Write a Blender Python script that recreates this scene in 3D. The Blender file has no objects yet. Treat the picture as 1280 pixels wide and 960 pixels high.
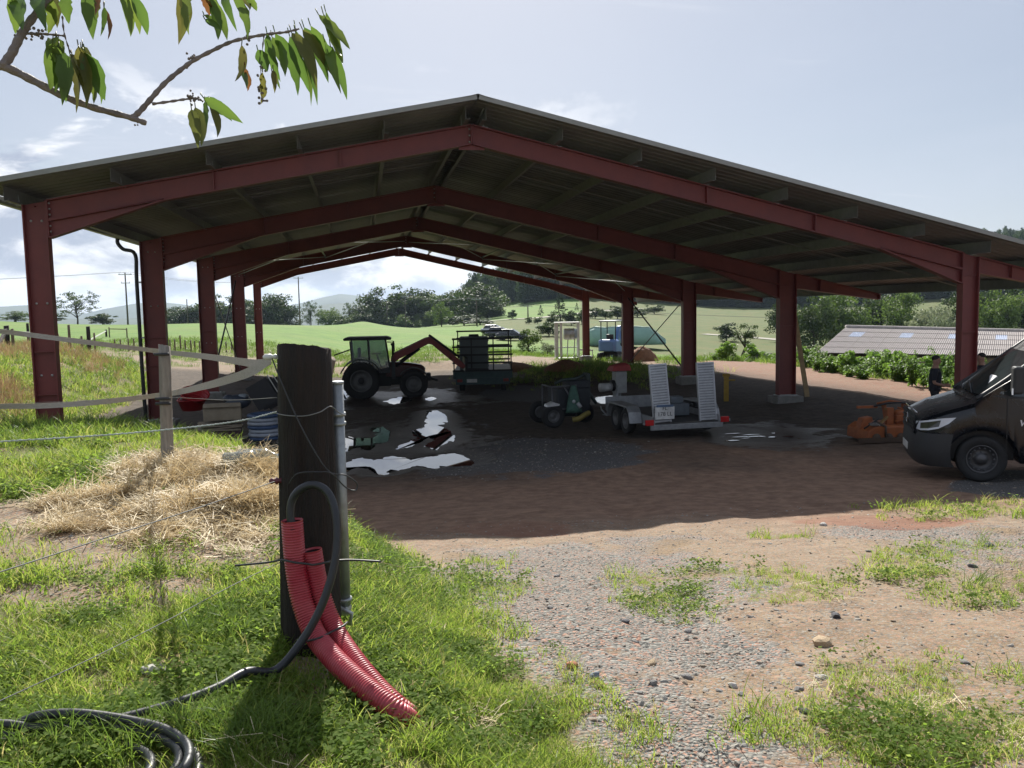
import bpy, math, random
import numpy as np
from mathutils import Vector, Matrix
random.seed(7)
rng = np.random.default_rng(11)
S = bpy.context.scene
COL = S.collection
# ------------------------------------------------------------------ camera
FPX, YAW, PITCH, ROLL = 1046.9, .1751, .0896, -.0186
def cam_rows():
    cy, sy = math.cos(YAW), math.sin(YAW); cp, sp = math.cos(PITCH), math.sin(PITCH)
    M = np.array([[1, 0, 0], [0, -sp, -cp], [0, cp, -sp]]) @ np.array([[cy, -sy, 0], [sy, cy, 0], [0, 0, 1]])
    cr, sr = math.cos(ROLL), math.sin(ROLL)
    return np.array([[cr, -sr, 0], [sr, cr, 0], [0, 0, 1]]) @ M
CM = cam_rows()
def ray(u, v): return CM.T @ np.array([(u - 640) / FPX, (v - 480) / FPX, 1.0])
def on_z(u, v, z): d = ray(u, v); return Vector(d * z / d[2])
def on_y(u, v, y): d = ray(u, v); return Vector(d * y / d[1])
def on_d(u, v, dist): return Vector(ray(u, v) * dist)
def to_px(P):
    q = CM @ np.array(P, float); return 640 + FPX * q[0] / q[2], 480 + FPX * q[1] / q[2], q[2]
cd = bpy.data.cameras.new('camera'); cam = bpy.data.objects.new('camera', cd); COL.objects.link(cam)
cd.sensor_width = 36; cd.lens = 36 * FPX / 1280; cd.clip_start = .05; cd.clip_end = 20000
mw = Matrix.Identity(4)
for i in range(3):
    mw[i][0] = CM[0][i]; mw[i][1] = -CM[1][i]; mw[i][2] = -CM[2][i]
cam.matrix_world = mw
S.camera = cam
# ------------------------------------------------------------------ light, sky
SUN_EL = math.radians(38.5); SUN_AZ = math.radians(6)      # azimuth from +Y towards +X
S.view_settings.view_transform = 'Standard'; S.view_settings.look = 'None'
S.view_settings.exposure = 0.85; S.view_settings.gamma = 1
W = bpy.data.worlds.new('World'); S.world = W; W.use_nodes = True
def build_world():
    nt = W.node_tree; nt.nodes.clear(); N = nt.nodes.new; L = nt.links.new
    out = N('ShaderNodeOutputWorld'); bg = N('ShaderNodeBackground'); bg.inputs[1].default_value = .043
    sky = N('ShaderNodeTexSky'); sky.sky_type = 'NISHITA'; sky.sun_disc = False
    sky.sun_elevation = SUN_EL; sky.sun_rotation = SUN_AZ; sky.dust_density = 1.6; sky.air_density = 1.0; sky.altitude = 500
    tc = N('ShaderNodeTexCoord'); sep = N('ShaderNodeSeparateXYZ'); L(tc.outputs['Generated'], sep.inputs[0])
    def math_(op, a, b=None, c=None):
        n = N('ShaderNodeMath'); n.operation = op
        for i, x in enumerate((a, b, c)):
            if x is None: continue
            if isinstance(x, (int, float)): n.inputs[i].default_value = x
            else: L(x, n.inputs[i])
        return n.outputs[0]
    def ramp(x, a, b):
        n = N('ShaderNodeMapRange'); n.interpolation_type = 'SMOOTHSTEP'; L(x, n.inputs[0])
        n.inputs[1].default_value = a; n.inputs[2].default_value = b; return n.outputs[0]
    def mix(f, a, b):
        n = N('ShaderNodeMix'); n.data_type = 'RGBA'
        if isinstance(f, (int, float)): n.inputs[0].default_value = f
        else: L(f, n.inputs[0])
        for i, x in ((6, a), (7, b)):
            if isinstance(x, tuple): n.inputs[i].default_value = (*x, 1)
            else: L(x, n.inputs[i])
        return n.outputs[2]
    z = math_('MAXIMUM', sep.outputs[2], .0)
    zz = math_('ADD', z, .10)
    px = math_('DIVIDE', sep.outputs[0], zz); py = math_('DIVIDE', sep.outputs[1], zz)
    cmb = N('ShaderNodeCombineXYZ'); L(px, cmb.inputs[0]); L(py, cmb.inputs[1])
    def noise(vec, scale, detail, rough=.55, dist=0):
        n = N('ShaderNodeTexNoise'); n.inputs['Scale'].default_value = scale; n.inputs['Detail'].default_value = detail
        n.inputs['Roughness'].default_value = rough; n.inputs['Distortion'].default_value = dist; L(vec, n.inputs['Vector']); return n.outputs[0]
    # thin high veil over the whole sky
    veil = ramp(noise(cmb.outputs[0], .55, 6, .55, .6), .25, .8)
    c = mix(math_('MULTIPLY_ADD', veil, .35, .42), sky.outputs[0], (8.5, 9.15, 10.7))
    # wisps
    mp = N('ShaderNodeMapping'); L(cmb.outputs[0], mp.inputs[0]); mp.inputs['Scale'].default_value = (.5, 2.2, 1); mp.inputs['Rotation'].default_value = (0, 0, .5)
    w = ramp(noise(mp.outputs[0], 1.5, 7, .6, .3), .60, .78)
    c = mix(math_('MULTIPLY', w, .35), c, (12.5, 12.6, 13.0))
    # heaped clouds standing along the low sky: sampled on azimuth and height
    az = math_('ARCTAN2', sep.outputs[0], sep.outputs[1])
    cv = N('ShaderNodeCombineXYZ'); L(az, cv.inputs[0]); L(math_('MULTIPLY', sep.outputs[2], 2.0), cv.inputs[1])
    n1 = noise(cv.outputs[0], 5.2, 8, .58, .25)
    shift = math_('SUBTRACT', n1, math_('MULTIPLY', z, 1.05))
    body = ramp(shift, .29, .36)
    cv2 = N('ShaderNodeVectorMath'); cv2.operation = 'ADD'; L(cv.outputs[0], cv2.inputs[0]); cv2.inputs[1].default_value = (.0, -.05, 0)
    n2 = noise(cv2.outputs[0], 5.2, 8, .58, .25)
    lit = ramp(math_('SUBTRACT', n2, n1), -.10, .06)
    ccol = mix(lit, (16.5, 16.5, 16.6), (5.8, 6.5, 8.2))
    low = math_('MULTIPLY', math_('SUBTRACT', 1.0, ramp(z, .16, .30)), math_('SUBTRACT', 1.0, ramp(az, .12, .40)))
    c = mix(math_('MULTIPLY', math_('MULTIPLY', body, low), .85), c, ccol)
    # pale band at the horizon
    c = mix(math_('MULTIPLY', math_('SUBTRACT', 1.0, ramp(z, .0, .07)), .35), c, (10.6, 11.0, 11.8))
    L(c, bg.inputs[0]); L(bg.outputs[0], out.inputs[0])
build_world()
ld = bpy.data.lights.new('sun', 'SUN'); sun = bpy.data.objects.new('sun', ld); COL.objects.link(sun)
ld.energy = 5.0; ld.angle = math.radians(.55); ld.color = (1, .96, .88)
sd = Vector((math.cos(SUN_EL) * math.sin(SUN_AZ), math.cos(SUN_EL) * math.cos(SUN_AZ), math.sin(SUN_EL)))
sun.rotation_euler = sd.to_track_quat('Z', 'Y').to_euler(); sun.location = sd * 60
# ------------------------------------------------------------------ materials
MATS = {}
def mat(name, col, rough=.7, metal=0.0, var=.25, scale=6.0, bump=0.0, bscale=40.0, col2=None, spec=.5, trans=0.0, stretch=(1, 1, 1), coat=0.0, sub=0.0):
    if name in MATS: return MATS[name]
    m = bpy.data.materials.new(name); MATS[name] = m; m.use_nodes = True
    nt = m.node_tree; N = nt.nodes.new; L = nt.links.new; b = nt.nodes['Principled BSDF']
    tc = N('ShaderNodeTexCoord'); mp = N('ShaderNodeMapping'); mp.inputs['Scale'].default_value = stretch; L(tc.outputs['Object'], mp.inputs[0])
    n = N('ShaderNodeTexNoise'); n.inputs['Scale'].default_value = scale; n.inputs['Detail'].default_value = 6; n.inputs['Roughness'].default_value = .65; L(mp.outputs[0], n.inputs['Vector'])
    r = N('ShaderNodeMapRange'); L(n.outputs[0], r.inputs[0]); r.inputs[1].default_value = .3; r.inputs[2].default_value = .7
    mx = N('ShaderNodeMix'); mx.data_type = 'RGBA'; L(r.outputs[0], mx.inputs[0])
    if col2 is None:
        mx.inputs[6].default_value = (*[c * (1 - var) for c in col], 1); mx.inputs[7].default_value = (*[min(1, c * (1 + var)) for c in col], 1)
    else:
        mx.inputs[6].default_value = (*col, 1); mx.inputs[7].default_value = (*col2, 1)
    L(mx.outputs[2], b.inputs['Base Color'])
    rr = N('ShaderNodeMapRange'); L(n.outputs[0], rr.inputs[0]); rr.inputs[3].default_value = max(.02, rough - .12); rr.inputs[4].default_value = min(1, rough + .12)
    L(rr.outputs[0], b.inputs['Roughness'])
    b.inputs['Metallic'].default_value = metal; b.inputs['Specular IOR Level'].default_value = spec
    b.inputs['Transmission Weight'].default_value = trans; b.inputs['Coat Weight'].default_value = coat
    if bump:
        n2 = N('ShaderNodeTexNoise'); n2.inputs['Scale'].default_value = bscale; n2.inputs['Detail'].default_value = 4; L(mp.outputs[0], n2.inputs['Vector'])
        bp = N('ShaderNodeBump'); bp.inputs['Strength'].default_value = bump; bp.inputs['Distance'].default_value = .02; L(n2.outputs[0], bp.inputs['Height']); L(bp.outputs[0], b.inputs['Normal'])
    return m
def leaf_mat(name, cols, trans=.35, rough=.55):
    if name in MATS: return MATS[name]
    m = bpy.data.materials.new(name); MATS[name] = m; m.use_nodes = True
    nt = m.node_tree; nt.nodes.clear(); N = nt.nodes.new; L = nt.links.new
    out = N('ShaderNodeOutputMaterial'); oi = N('ShaderNodeObjectInfo'); g = N('ShaderNodeNewGeometry')
    ad = N('ShaderNodeMath'); ad.operation = 'ADD'; L(oi.outputs['Random'], ad.inputs[0]); L(g.outputs['Random Per Island'], ad.inputs[1])
    ml = N('ShaderNodeMath'); ml.operation = 'MULTIPLY'; L(ad.outputs[0], ml.inputs[0]); ml.inputs[1].default_value = .5
    cr = N('ShaderNodeValToRGB'); L(ml.outputs[0], cr.inputs[0])
    e = cr.color_ramp.elements
    while len(e) < len(cols): e.new(.5)
    for i, c in enumerate(cols): e[i].position = i / (len(cols) - 1); e[i].color = (*c, 1)
    p = N('ShaderNodeBsdfPrincipled'); L(cr.outputs[0], p.inputs['Base Color']); p.inputs['Roughness'].default_value = rough; p.inputs['Specular IOR Level'].default_value = .3
    t = N('ShaderNodeBsdfTranslucent'); hs = N('ShaderNodeHueSaturation'); hs.inputs['Value'].default_value = 1.5; hs.inputs['Saturation'].default_value = 1.05; hs.inputs['Hue'].default_value = .495; L(cr.outputs[0], hs.inputs['Color']); L(hs.outputs[0], t.inputs[0])
    ms = N('ShaderNodeMixShader'); ms.inputs[0].default_value = trans; L(p.outputs[0], ms.inputs[1]); L(t.outputs[0], ms.inputs[2]); L(ms.outputs[0], out.inputs[0])
    return m
def glass_mat(name, col=(.6, .7, .7), rough=.03, alpha=.35):
    if name in MATS: return MATS[name]
    m = bpy.data.materials.new(name); MATS[name] = m; m.use_nodes = True
    nt = m.node_tree; nt.nodes.clear(); N = nt.nodes.new; L = nt.links.new
    out = N('ShaderNodeOutputMaterial'); gl = N('ShaderNodeBsdfGlossy'); gl.inputs['Roughness'].default_value = rough
    tr = N('ShaderNodeBsdfTransparent'); tr.inputs[0].default_value = (*col, 1); fr = N('ShaderNodeFresnel'); fr.inputs[0].default_value = 1.5
    ms = N('ShaderNodeMixShader'); L(fr.outputs[0], ms.inputs[0]); L(tr.outputs[0], ms.inputs[1]); L(gl.outputs[0], ms.inputs[2]); L(ms.outputs[0], out.inputs[0])
    return m
# ------------------------------------------------------------------ mesh helpers
class MB:
    def __init__(s): s.v = []; s.f = []; s.m = []; s.cur = 0; s.sm = []
    def add(s, vs, fs, smooth=False):
        b = len(s.v); s.v += [tuple(v) for v in vs]
        for f in fs: s.f.append(tuple(b + i for i in f)); s.m.append(s.cur); s.sm.append(smooth)
    def box(s, c, size, rot=None, taper=(1, 1)):
        hx, hy, hz = [a / 2 for a in size]; c = Vector(c)
        vs = []
        for z in (-hz, hz):
            tx, ty = (1, 1) if z < 0 else taper
            for x, y in ((-hx, -hy), (hx, -hy), (hx, hy), (-hx, hy)):
                p = Vector((x * tx, y * ty, z)); vs.append(c + (rot @ p if rot else p))
        s.add(vs, [(3, 2, 1, 0), (4, 5, 6, 7), (0, 1, 5, 4), (1, 2, 6, 5), (2, 3, 7, 6), (3, 0, 4, 7)])
    def bar(s, p0, p1, w, h, up=(0, 0, 1)):
        p0 = Vector(p0); p1 = Vector(p1); d = (p1 - p0); L = d.length; d.normalize(); up = Vector(up)
        if abs(d.dot(up)) > .98: up = Vector((0, 1, 0))
        sx = d.cross(up).normalized(); uz = sx.cross(d).normalized()
        R = Matrix((sx, d, uz)).transposed(); s.box((p0 + p1) / 2, (w, L, h), R)
    def tube(s, pts, r, n=8, cap=True, smooth=True):
        pts = [Vector(p) for p in pts]; rs = r if hasattr(r, '__len__') else [r] * len(pts)
        prev = None; vs = []; fs = []
        for i, p in enumerate(pts):
            t = (pts[min(i + 1, len(pts) - 1)] - pts[max(i - 1, 0)]).normalized()
            if prev is None:
                a = Vector((0, 0, 1)) if abs(t.z) < .9 else Vector((1, 0, 0)); u = t.cross(a).normalized()
            else: u = (prev - t * prev.dot(t)).normalized()
            prev = u; w = t.cross(u)
            for k in range(n):
                an = 2 * math.pi * k / n; vs.append(p + (u * math.cos(an) + w * math.sin(an)) * rs[i])
        for i in range(len(pts) - 1):
            for k in range(n): fs.append((i * n + k, i * n + (k + 1) % n, (i + 1) * n + (k + 1) % n, (i + 1) * n + k))
        if cap: fs.append(tuple(range(n - 1, -1, -1))); fs.append(tuple((len(pts) - 1) * n + k for k in range(n)))
        s.add(vs, fs, smooth)
    def lathe(s, prof, c, axis='z', n=24, smooth=True, closed=False, R=None):
        c = Vector(c); vs = []; fs = []
        for (r, h) in prof:
            for k in range(n):
                a = 2 * math.pi * k / n; x, y = r * math.cos(a), r * math.sin(a)
                p = {'z': Vector((x, y, h)), 'y': Vector((x, h, y)), 'x': Vector((h, x, y))}[axis]
                vs.append(c + (R @ p if R else p))
        m = len(prof)
        for i in range(m if closed else m - 1):
            j = (i + 1) % m
            for k in range(n): fs.append((i * n + k, i * n + (k + 1) % n, j * n + (k + 1) % n, j * n + k))
        s.add(vs, fs, smooth)
    def prism(s, poly, a, b, plane='xz'):
        n = len(poly); vs = []
        for d in (a, b):
            for (p, q) in poly:
                vs.append({'xz': (p, d, q), 'xy': (p, q, d), 'yz': (d, p, q)}[plane])
        fs = [tuple(range(n - 1, -1, -1)), tuple(range(n, 2 * n))] + [(i, (i + 1) % n, n + (i + 1) % n, n + i) for i in range(n)]
        s.add(vs, fs)
    def loft(s, secs, smooth=True, cap=True, closed=True):
        n = len(secs[0]); vs = [p for sec in secs for p in sec]; fs = []
        for i in range(len(secs) - 1):
            for k in range(n if closed else n - 1): fs.append((i * n + k, i * n + (k + 1) % n, (i + 1) * n + (k + 1) % n, (i + 1) * n + k))
        if cap: fs.append(tuple(range(n - 1, -1, -1))); fs.append(tuple((len(secs) - 1) * n + k for k in range(n)))
        s.add(vs, fs, smooth)
    def ball(s, c, r, n=12, m=8):
        rx, ry, rz = r if hasattr(r, '__len__') else (r, r, r); c = Vector(c); vs = []; fs = []
        for i in range(m + 1):
            t = math.pi * i / m
            for k in range(n):
                a = 2 * math.pi * k / n; vs.append(c + Vector((rx * math.sin(t) * math.cos(a), ry * math.sin(t) * math.sin(a), rz * math.cos(t))))
        for i in range(m):
            for k in range(n): fs.append((i * n + k, (i + 1) * n + k, (i + 1) * n + (k + 1) % n, i * n + (k + 1) % n))
        s.add(vs, fs, True)
    def mesh(s, name, mats):
        me = bpy.data.meshes.new(name); me.from_pydata(s.v, [], s.f); me.validate()
        if not isinstance(mats, (list, tuple)): mats = [mats]
        for m in mats: me.materials.append(m)
        if len(me.polygons) == len(s.m):
            if len(mats) > 1: me.polygons.foreach_set('material_index', s.m)
            me.polygons.foreach_set('use_smooth', s.sm)
        me.update(); return me
    def build(s, name, mats, parent=None, bevel=0.0, loc=None):
        o = bpy.data.objects.new(name, s.mesh(name, mats)); COL.objects.link(o)
        if parent: o.parent = parent
        if loc is not None: o.location = loc
        if bevel:
            b = o.modifiers.new('bevel', 'BEVEL'); b.width = bevel; b.segments = 2; b.limit_method = 'ANGLE'; b.angle_limit = .6
        return o
def fast_mesh(name, V, F, mats, smooth=False):
    V = np.asarray(V, np.float32); F = np.asarray(F, np.int32); k = F.shape[1]
    me = bpy.data.meshes.new(name); me.vertices.add(len(V)); me.vertices.foreach_set('co', V.ravel())
    me.loops.add(F.size); me.loops.foreach_set('vertex_index', F.ravel()); me.polygons.add(len(F))
    me.polygons.foreach_set('loop_start', np.arange(0, F.size, k, dtype=np.int32))
    try: me.polygons.foreach_set('loop_total', np.full(len(F), k, np.int32))
    except Exception: pass
    me.polygons.foreach_set('use_smooth', np.full(len(F), smooth)); me.update(calc_edges=True)
    for m in (mats if isinstance(mats, (list, tuple)) else [mats]): me.materials.append(m)
    return me
def obj(name, me, parent=None, loc=None):
    o = bpy.data.objects.new(name, me); COL.objects.link(o)
    if parent: o.parent = parent
    if loc is not None: o.location = loc
    return o
def tag(o, label=None, cat=None, group=None, kind=None):
    if label: o['label'] = label
    if cat: o['category'] = cat
    if group: o['group'] = group
    if kind: o['kind'] = kind
    return o
def thing(name, label, cat, loc=(0, 0, 0), rz=0, group=None):
    o = bpy.data.objects.new(name, None); COL.objects.link(o); o.location = loc; o.rotation_euler = (0, 0, rz)
    return tag(o, label, cat, group)
def copy_tree(o, parent=None):
    c = o.copy(); COL.objects.link(c)
    if parent: c.parent = parent
    for ch in list(o.children): copy_tree(ch, c)
    return c
def ease(x, a, b):
    t = np.clip((x - a) / (b - a), 0, 1); return t * t * (3 - 2 * t)
def lerp_pts(pts, n):
    """smooth curve through points"""
    P = [Vector(p) for p in pts]; out = []
    for i in range(len(P) - 1):
        p0 = P[max(i - 1, 0)]; p1 = P[i]; p2 = P[i + 1]; p3 = P[min(i + 2, len(P) - 1)]
        for k in range(n):
            t = k / n; out.append(.5 * ((2 * p1) + (p2 - p0) * t + (2 * p0 - 5 * p1 + 4 * p2 - p3) * t * t + (3 * p1 - p0 - 3 * p2 + p3) * t ** 3))
    out.append(P[-1]); return out
# ------------------------------------------------------------------ terrain
def vnoise(x, y, seed=0):
    xi = np.floor(x).astype(np.int64); yi = np.floor(y).astype(np.int64); fx = x - xi; fy = y - yi
    def h(a, b):
        n = (a * 374761393 + b * 668265263 + seed * 1442695041) & 0xffffffff
        n = ((n ^ (n >> 13)) * 1274126177) & 0xffffffff
        return ((n ^ (n >> 16)) & 0xffff) / 65535.0
    u = fx * fx * (3 - 2 * fx); v = fy * fy * (3 - 2 * fy)
    return (h(xi, yi) * (1 - u) + h(xi + 1, yi) * u) * (1 - v) + (h(xi, yi + 1) * (1 - u) + h(xi + 1, yi + 1) * u) * v
def fbm(x, y, sc, oct=4, seed=0):
    a = 0; amp = .5; tot = 0; x = np.asarray(x, float) / sc; y = np.asarray(y, float) / sc
    for i in range(oct):
        a = a + amp * vnoise(x + 17.3 * i, y - 9.1 * i, seed + i); tot += amp; amp *= .5; x = x * 2.03; y = y * 2.03
    return a / tot
CP = np.array([
 (0,-15,-1.5),(8,-15,-1.5),(-10,-15,-1.4),(0,0,-1.5),(4,0,-1.5),(12,0,-1.75),(1,3,-1.56),(4,3,-1.66),(10,4,-2.05),(2.6,7.7,-2.2),(8,7,-2.3),(14,8,-2.6),
 (9,11,-2.72),(1,12,-2.76),(5,12,-2.72),(0,17,-3.22),(6,18,-3.03),(13,17,-2.95),(18,16,-3.0),(-5,17,-2.98),(-6,24,-3.0),(1,25,-3.32),(12.8,24,-3.1),(16.5,24,-2.98),
 (17,34,-3.1),(19,22,-3.0),(21.5,20,-3.05),(21.5,28,-3.05),(22,36,-3.15),(23,46,-3.4),(28,20,-4.0),(31,30,-4.7),(33,42,-5.2),(40,50,-6.6),(60,60,-7.5),(0,34,-3.4),(6,34,-3.4),(12,34,-3.3),(-5,34,-3.2),(1,42,-3.3),(8,42,-3.3),
 (-5,46,-3.0),(4,50,-3.02),(10,50,-3.1),(15,48,-3.3),(0,60,-3.2),(0,80,-3.8),(18,62,-4),(20,80,-5),(50,118,-5.6),(-20,45,-1.8),(-30,70,-1.9),(-36,120,-1.7),
 (-62,200,-1.8),(-30,200,-2.3),(0,160,-3.0),(0,250,-3.0),(0,310,-5),(0,420,-14),(-100,320,-5),(-130,420,-14),(28,130,-3.6),(43,200,-2.1),(65,300,3.0),(80,370,8),
 (120,450,14),(60,450,2),(95,225,-2.6),(145,345,2.8),(190,450,14),(70,90,-7),(120,150,-4),(230,300,9),(320,480,26),(-400,0,-2),(400,0,-12),(0,-400,-2),(-300,400,-12),
 (500,500,30),(0,1000,-45),(1000,1000,45),(-1000,1000,-45),(1400,0,-10),(-1400,0,-10),(0,-1000,-3),(1400,1400,45),(-1400,1400,-60),(0,1500,-70),(0,3000,-90)], float)
def wrp(x): return np.arcsinh(np.asarray(x, float) / 10.0)
def tps_fit(P):
    n = len(P); X = np.stack([wrp(P[:, 0]), wrp(P[:, 1])], 1); d = np.linalg.norm(X[:, None] - X[None], axis=2)
    K = np.where(d > 0, d * d * np.log(d + 1e-12), 0) + np.eye(n) * .002; A = np.zeros((n + 3, n + 3)); A[:n, :n] = K
    Q = np.hstack([np.ones((n, 1)), X]); A[:n, n:] = Q; A[n:, :n] = Q.T
    return X, np.linalg.solve(A, np.concatenate([P[:, 2], [0, 0, 0]]))
TX, TW = tps_fit(CP)
def z_low(x, y):
    x = np.asarray(x, float); sh = x.shape; u = wrp(x).ravel(); v = wrp(y).ravel(); out = np.empty(len(u)); n = len(TX)
    for a in range(0, len(u), 40000):
        s = slice(a, a + 40000); d2 = (u[s, None] - TX[None, :, 0]) ** 2 + (v[s, None] - TX[None, :, 1]) ** 2
        k = np.where(d2 > 0, .5 * d2 * np.log(d2 + 1e-12), 0); out[s] = k @ TW[:n] + TW[n] + TW[n + 1] * u[s] + TW[n + 2] * v[s]
    return out.reshape(sh)
# polygon of the high ground on the left: paddock plateau and the bank beside the barn
HIGH = np.array([(1.6,-30),(1.35,-2),(.95,1.6),(.72,3.6),(.62,5.2),(.35,7.0),(-.25,9.0),(-1.2,10.8),(-2.4,11.9),(-4.2,12.2),(-6.0,12.3),(-7.2,14.5),(-7.3,20),(-7.4,27),(-8.0,35),(-11,44),(-20,52),(-45,60),(-400,70),(-400,-30)], float)
def poly_sd(x, y, P):
    x = np.asarray(x, float); y = np.asarray(y, float); best = np.full(x.shape, 1e9); ins = np.zeros(x.shape, bool); n = len(P)
    for i in range(n):
        ax, ay = P[i]; bx, by = P[(i + 1) % n]; ex, ey = bx - ax, by - ay
        t = np.clip(((x - ax) * ex + (y - ay) * ey) / (ex * ex + ey * ey), 0, 1)
        best = np.minimum(best, np.hypot(x - ax - t * ex, y - ay - t * ey))
        c = ((ay > y) != (by > y)) & (x < (bx - ax) * (y - ay) / (by - ay + 1e-12) + ax); ins ^= c
    return np.where(ins, best, -best)
PUDDLES = []
def pud(pts, z, name): PUDDLES.append((np.array([tuple(on_z(u, v, z))[:2] for u, v in pts]), z, name))
pud([(424,586),(436,576),(452,572),(470,574),(492,570),(512,574),(540,569),(566,566),(583,571),(592,579),(586,584),(560,583),(541,586),(520,583),(500,587),(480,594),(472,593),(462,586),(446,584),(430,591)], -3.27, 'wide')
pud([(486,556),(503,548),(520,549),(512,540),(531,533),(533,514),(546,513),(557,519),(560,527),(552,533),(564,540),(570,545),(566,552),(552,556),(545,563),(530,558),(543,550),(536,546),(520,556),(508,560),(494,562)], -3.27, 'forked')
pud([(430,566),(444,560),(462,563),(470,556),(484,552),(488,540),(478,534),(462,536),(470,544),(455,548),(438,545),(426,550)], -3.27, 'green')
pud([(432,500),(424,496),(420,480),(429,484),(437,492)], -3.3, 'wheel')
pud([(478,502),(492,498),(500,496),(516,497),(520,500),(505,503),(492,505)], -3.36, 'axle')
pud([(530,499),(540,496),(546,498),(538,501)], -3.37, 'small')
pud([(741,500),(748,496),(764,495),(790,496),(812,494),(826,497),(828,502),(812,504),(790,503),(770,505),(750,504)], -3.22, 'rear')
pud([(903,540),(925,532),(955,536),(985,545),(1005,550),(970,553),(935,552),(910,553)], -3.02, 'mud')
def patch(u, v, z, ru, rv):
    """an elliptical patch given by picture position, built on the ground plane at height z"""
    c = on_z(u, v, z); a = on_z(u + ru, v, z); b = on_z(u, v - rv, z)
    return c.x, c.y, a.x - c.x, a.y - c.y, b.x - c.x, b.y - c.y
def height(x, y, fine=True):
    x = np.asarray(x, float); y = np.asarray(y, float); z = z_low(x, y)
    sd = poly_sd(x, y, HIGH); w = 1.25 + 2.6 * ease(y, 13, 24) + 18 * ease(y, 40, 80)
    wob = (fbm(x, y, 1.3, 3, 5) - .5) * .5 * ease(np.hypot(x, y), 0, 6) * (1 - ease(y, 40, 60))
    zh = -1.34 + .05 * (fbm(x, y, 2.2, 3, 9) - .5) - .18 * ease(y, 24, 60) - .15 * ease(-x, 10, 60)
    m = ease(sd + wob, 0, w); z = z * (1 - m) + np.maximum(zh, z) * m
    if fine:
        near = 1 - ease(y, 60, 140)
        z = z + near * ((fbm(x, y, .9, 4, 21) - .5) * .07 + (fbm(x, y, .16, 3, 33) - .5) * .028)
        rutx = x - .25 * (y - 5)                       # wheel ruts down the track
        z = z - .05 * np.exp(-((rutx - 1.9) / .28) ** 2) * ease(y, 2, 5) * (1 - ease(y, 9, 13)) * (1 - m)
        mound = np.exp(-(((x - 10.5) / 3.2) ** 2 + ((y - 38) / 4) ** 2)) * .55 ; z = z + mound
        for u_, v_, h_, ru_, rv_ in ((235, 600, .13, 70, 12), (318, 604, .10, 45, 12), (305, 640, .09, 45, 16), (225, 645, .04, 60, 14)):
            pc = patch(u_, v_, -1.35, ru_, rv_); det = pc[2] * pc[5] - pc[3] * pc[4]; a_ = ((x - pc[0]) * pc[5] - (y - pc[1]) * pc[4]) / det; b_ = ((y - pc[1]) * pc[2] - (x - pc[0]) * pc[3]) / det
            z = z + h_ * np.exp(-(a_ * a_ + b_ * b_)) * (.7 + .6 * fbm(x, y, .3, 3, 66))
        z = z + .35 * np.exp(-(((x - 3.0) / 6) ** 2 + ((y - 46.5) / 1.6) ** 2)) * (.5 + fbm(x, y, 1.5, 3, 3))
    for P, lv, nm in PUDDLES:
        d = poly_sd(x, y, P); t = ease(d, -.9, .0); z = z * (1 - t) + np.where(d > 0, lv - .012, lv + .03 * np.clip(-d / .5, 0, 1)) * t
    return z
def H(x, y): return float(height(np.array([x]), np.array([y]))[0])
def axis(spec, lo, hi, c):
    """grid line positions: spec gives (distance from c, spacing), growing outward"""
    def side(lim):
        p = [0.0]
        while p[-1] < lim:
            d = p[-1]; s = np.interp(d, [a for a, _ in spec], [b for _, b in spec]); p.append(d + s)
        return p
    a = [c - d for d in side(c - lo)][::-1]; b = [c + d for d in side(hi - c)]
    return np.array(a[:-1] + b)
gx = axis([(0, .045), (3, .055), (8, .11), (14, .2), (30, .8), (100, 3), (400, 14), (2000, 80)], -2200, 2600, 1.0)
gy = axis([(0, .05), (4, .065), (10, .085), (18, .1), (26, .25), (45, .4), (80, 1.0), (200, 3), (600, 14), (3000, 90)], -60, 3300, 2.2)
GX, GY = np.meshgrid(gx, gy); GZ = height(GX, GY)
sdH = poly_sd(GX, GY, HIGH)
# ------- what covers the ground (masks for the material and the scatter)
def in_patch(x, y, p, soft=.35, amp=1.3):
    cx, cy, ax, ay, bx, by = p; det = ax * by - ay * bx
    s = ((x - cx) * by - (y - cy) * bx) / det; t = ((y - cy) * ax - (x - cx) * ay) / det
    return 1 - ease(np.hypot(s, t) + (fbm(x, y, .7, 5, 77) - .5) * amp, 1 - soft, 1 + soft)
GRASS_P = [patch(930,765,-1.95,120,40), patch(865,740,-2.0,60,16), patch(1160,900,-1.62,150,62), patch(1090,862,-1.7,70,22), patch(1240,735,-2.05,125,50), patch(1180,705,-2.15,70,18),
           patch(1240,640,-2.45,120,15), patch(1170,650,-2.4,60,10), patch(615,745,-1.95,40,40), patch(640,850,-1.65,70,50), patch(690,930,-1.55,80,50), patch(740,880,-1.62,26,14), patch(1020,925,-1.6,22,14),
           patch(975,672,-2.15,40,6)]
STRAW_P = [patch(235,604,-1.35,95,22), patch(300,640,-1.35,72,30), patch(165,640,-1.35,90,24), patch(330,600,-1.35,50,22)]
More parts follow.
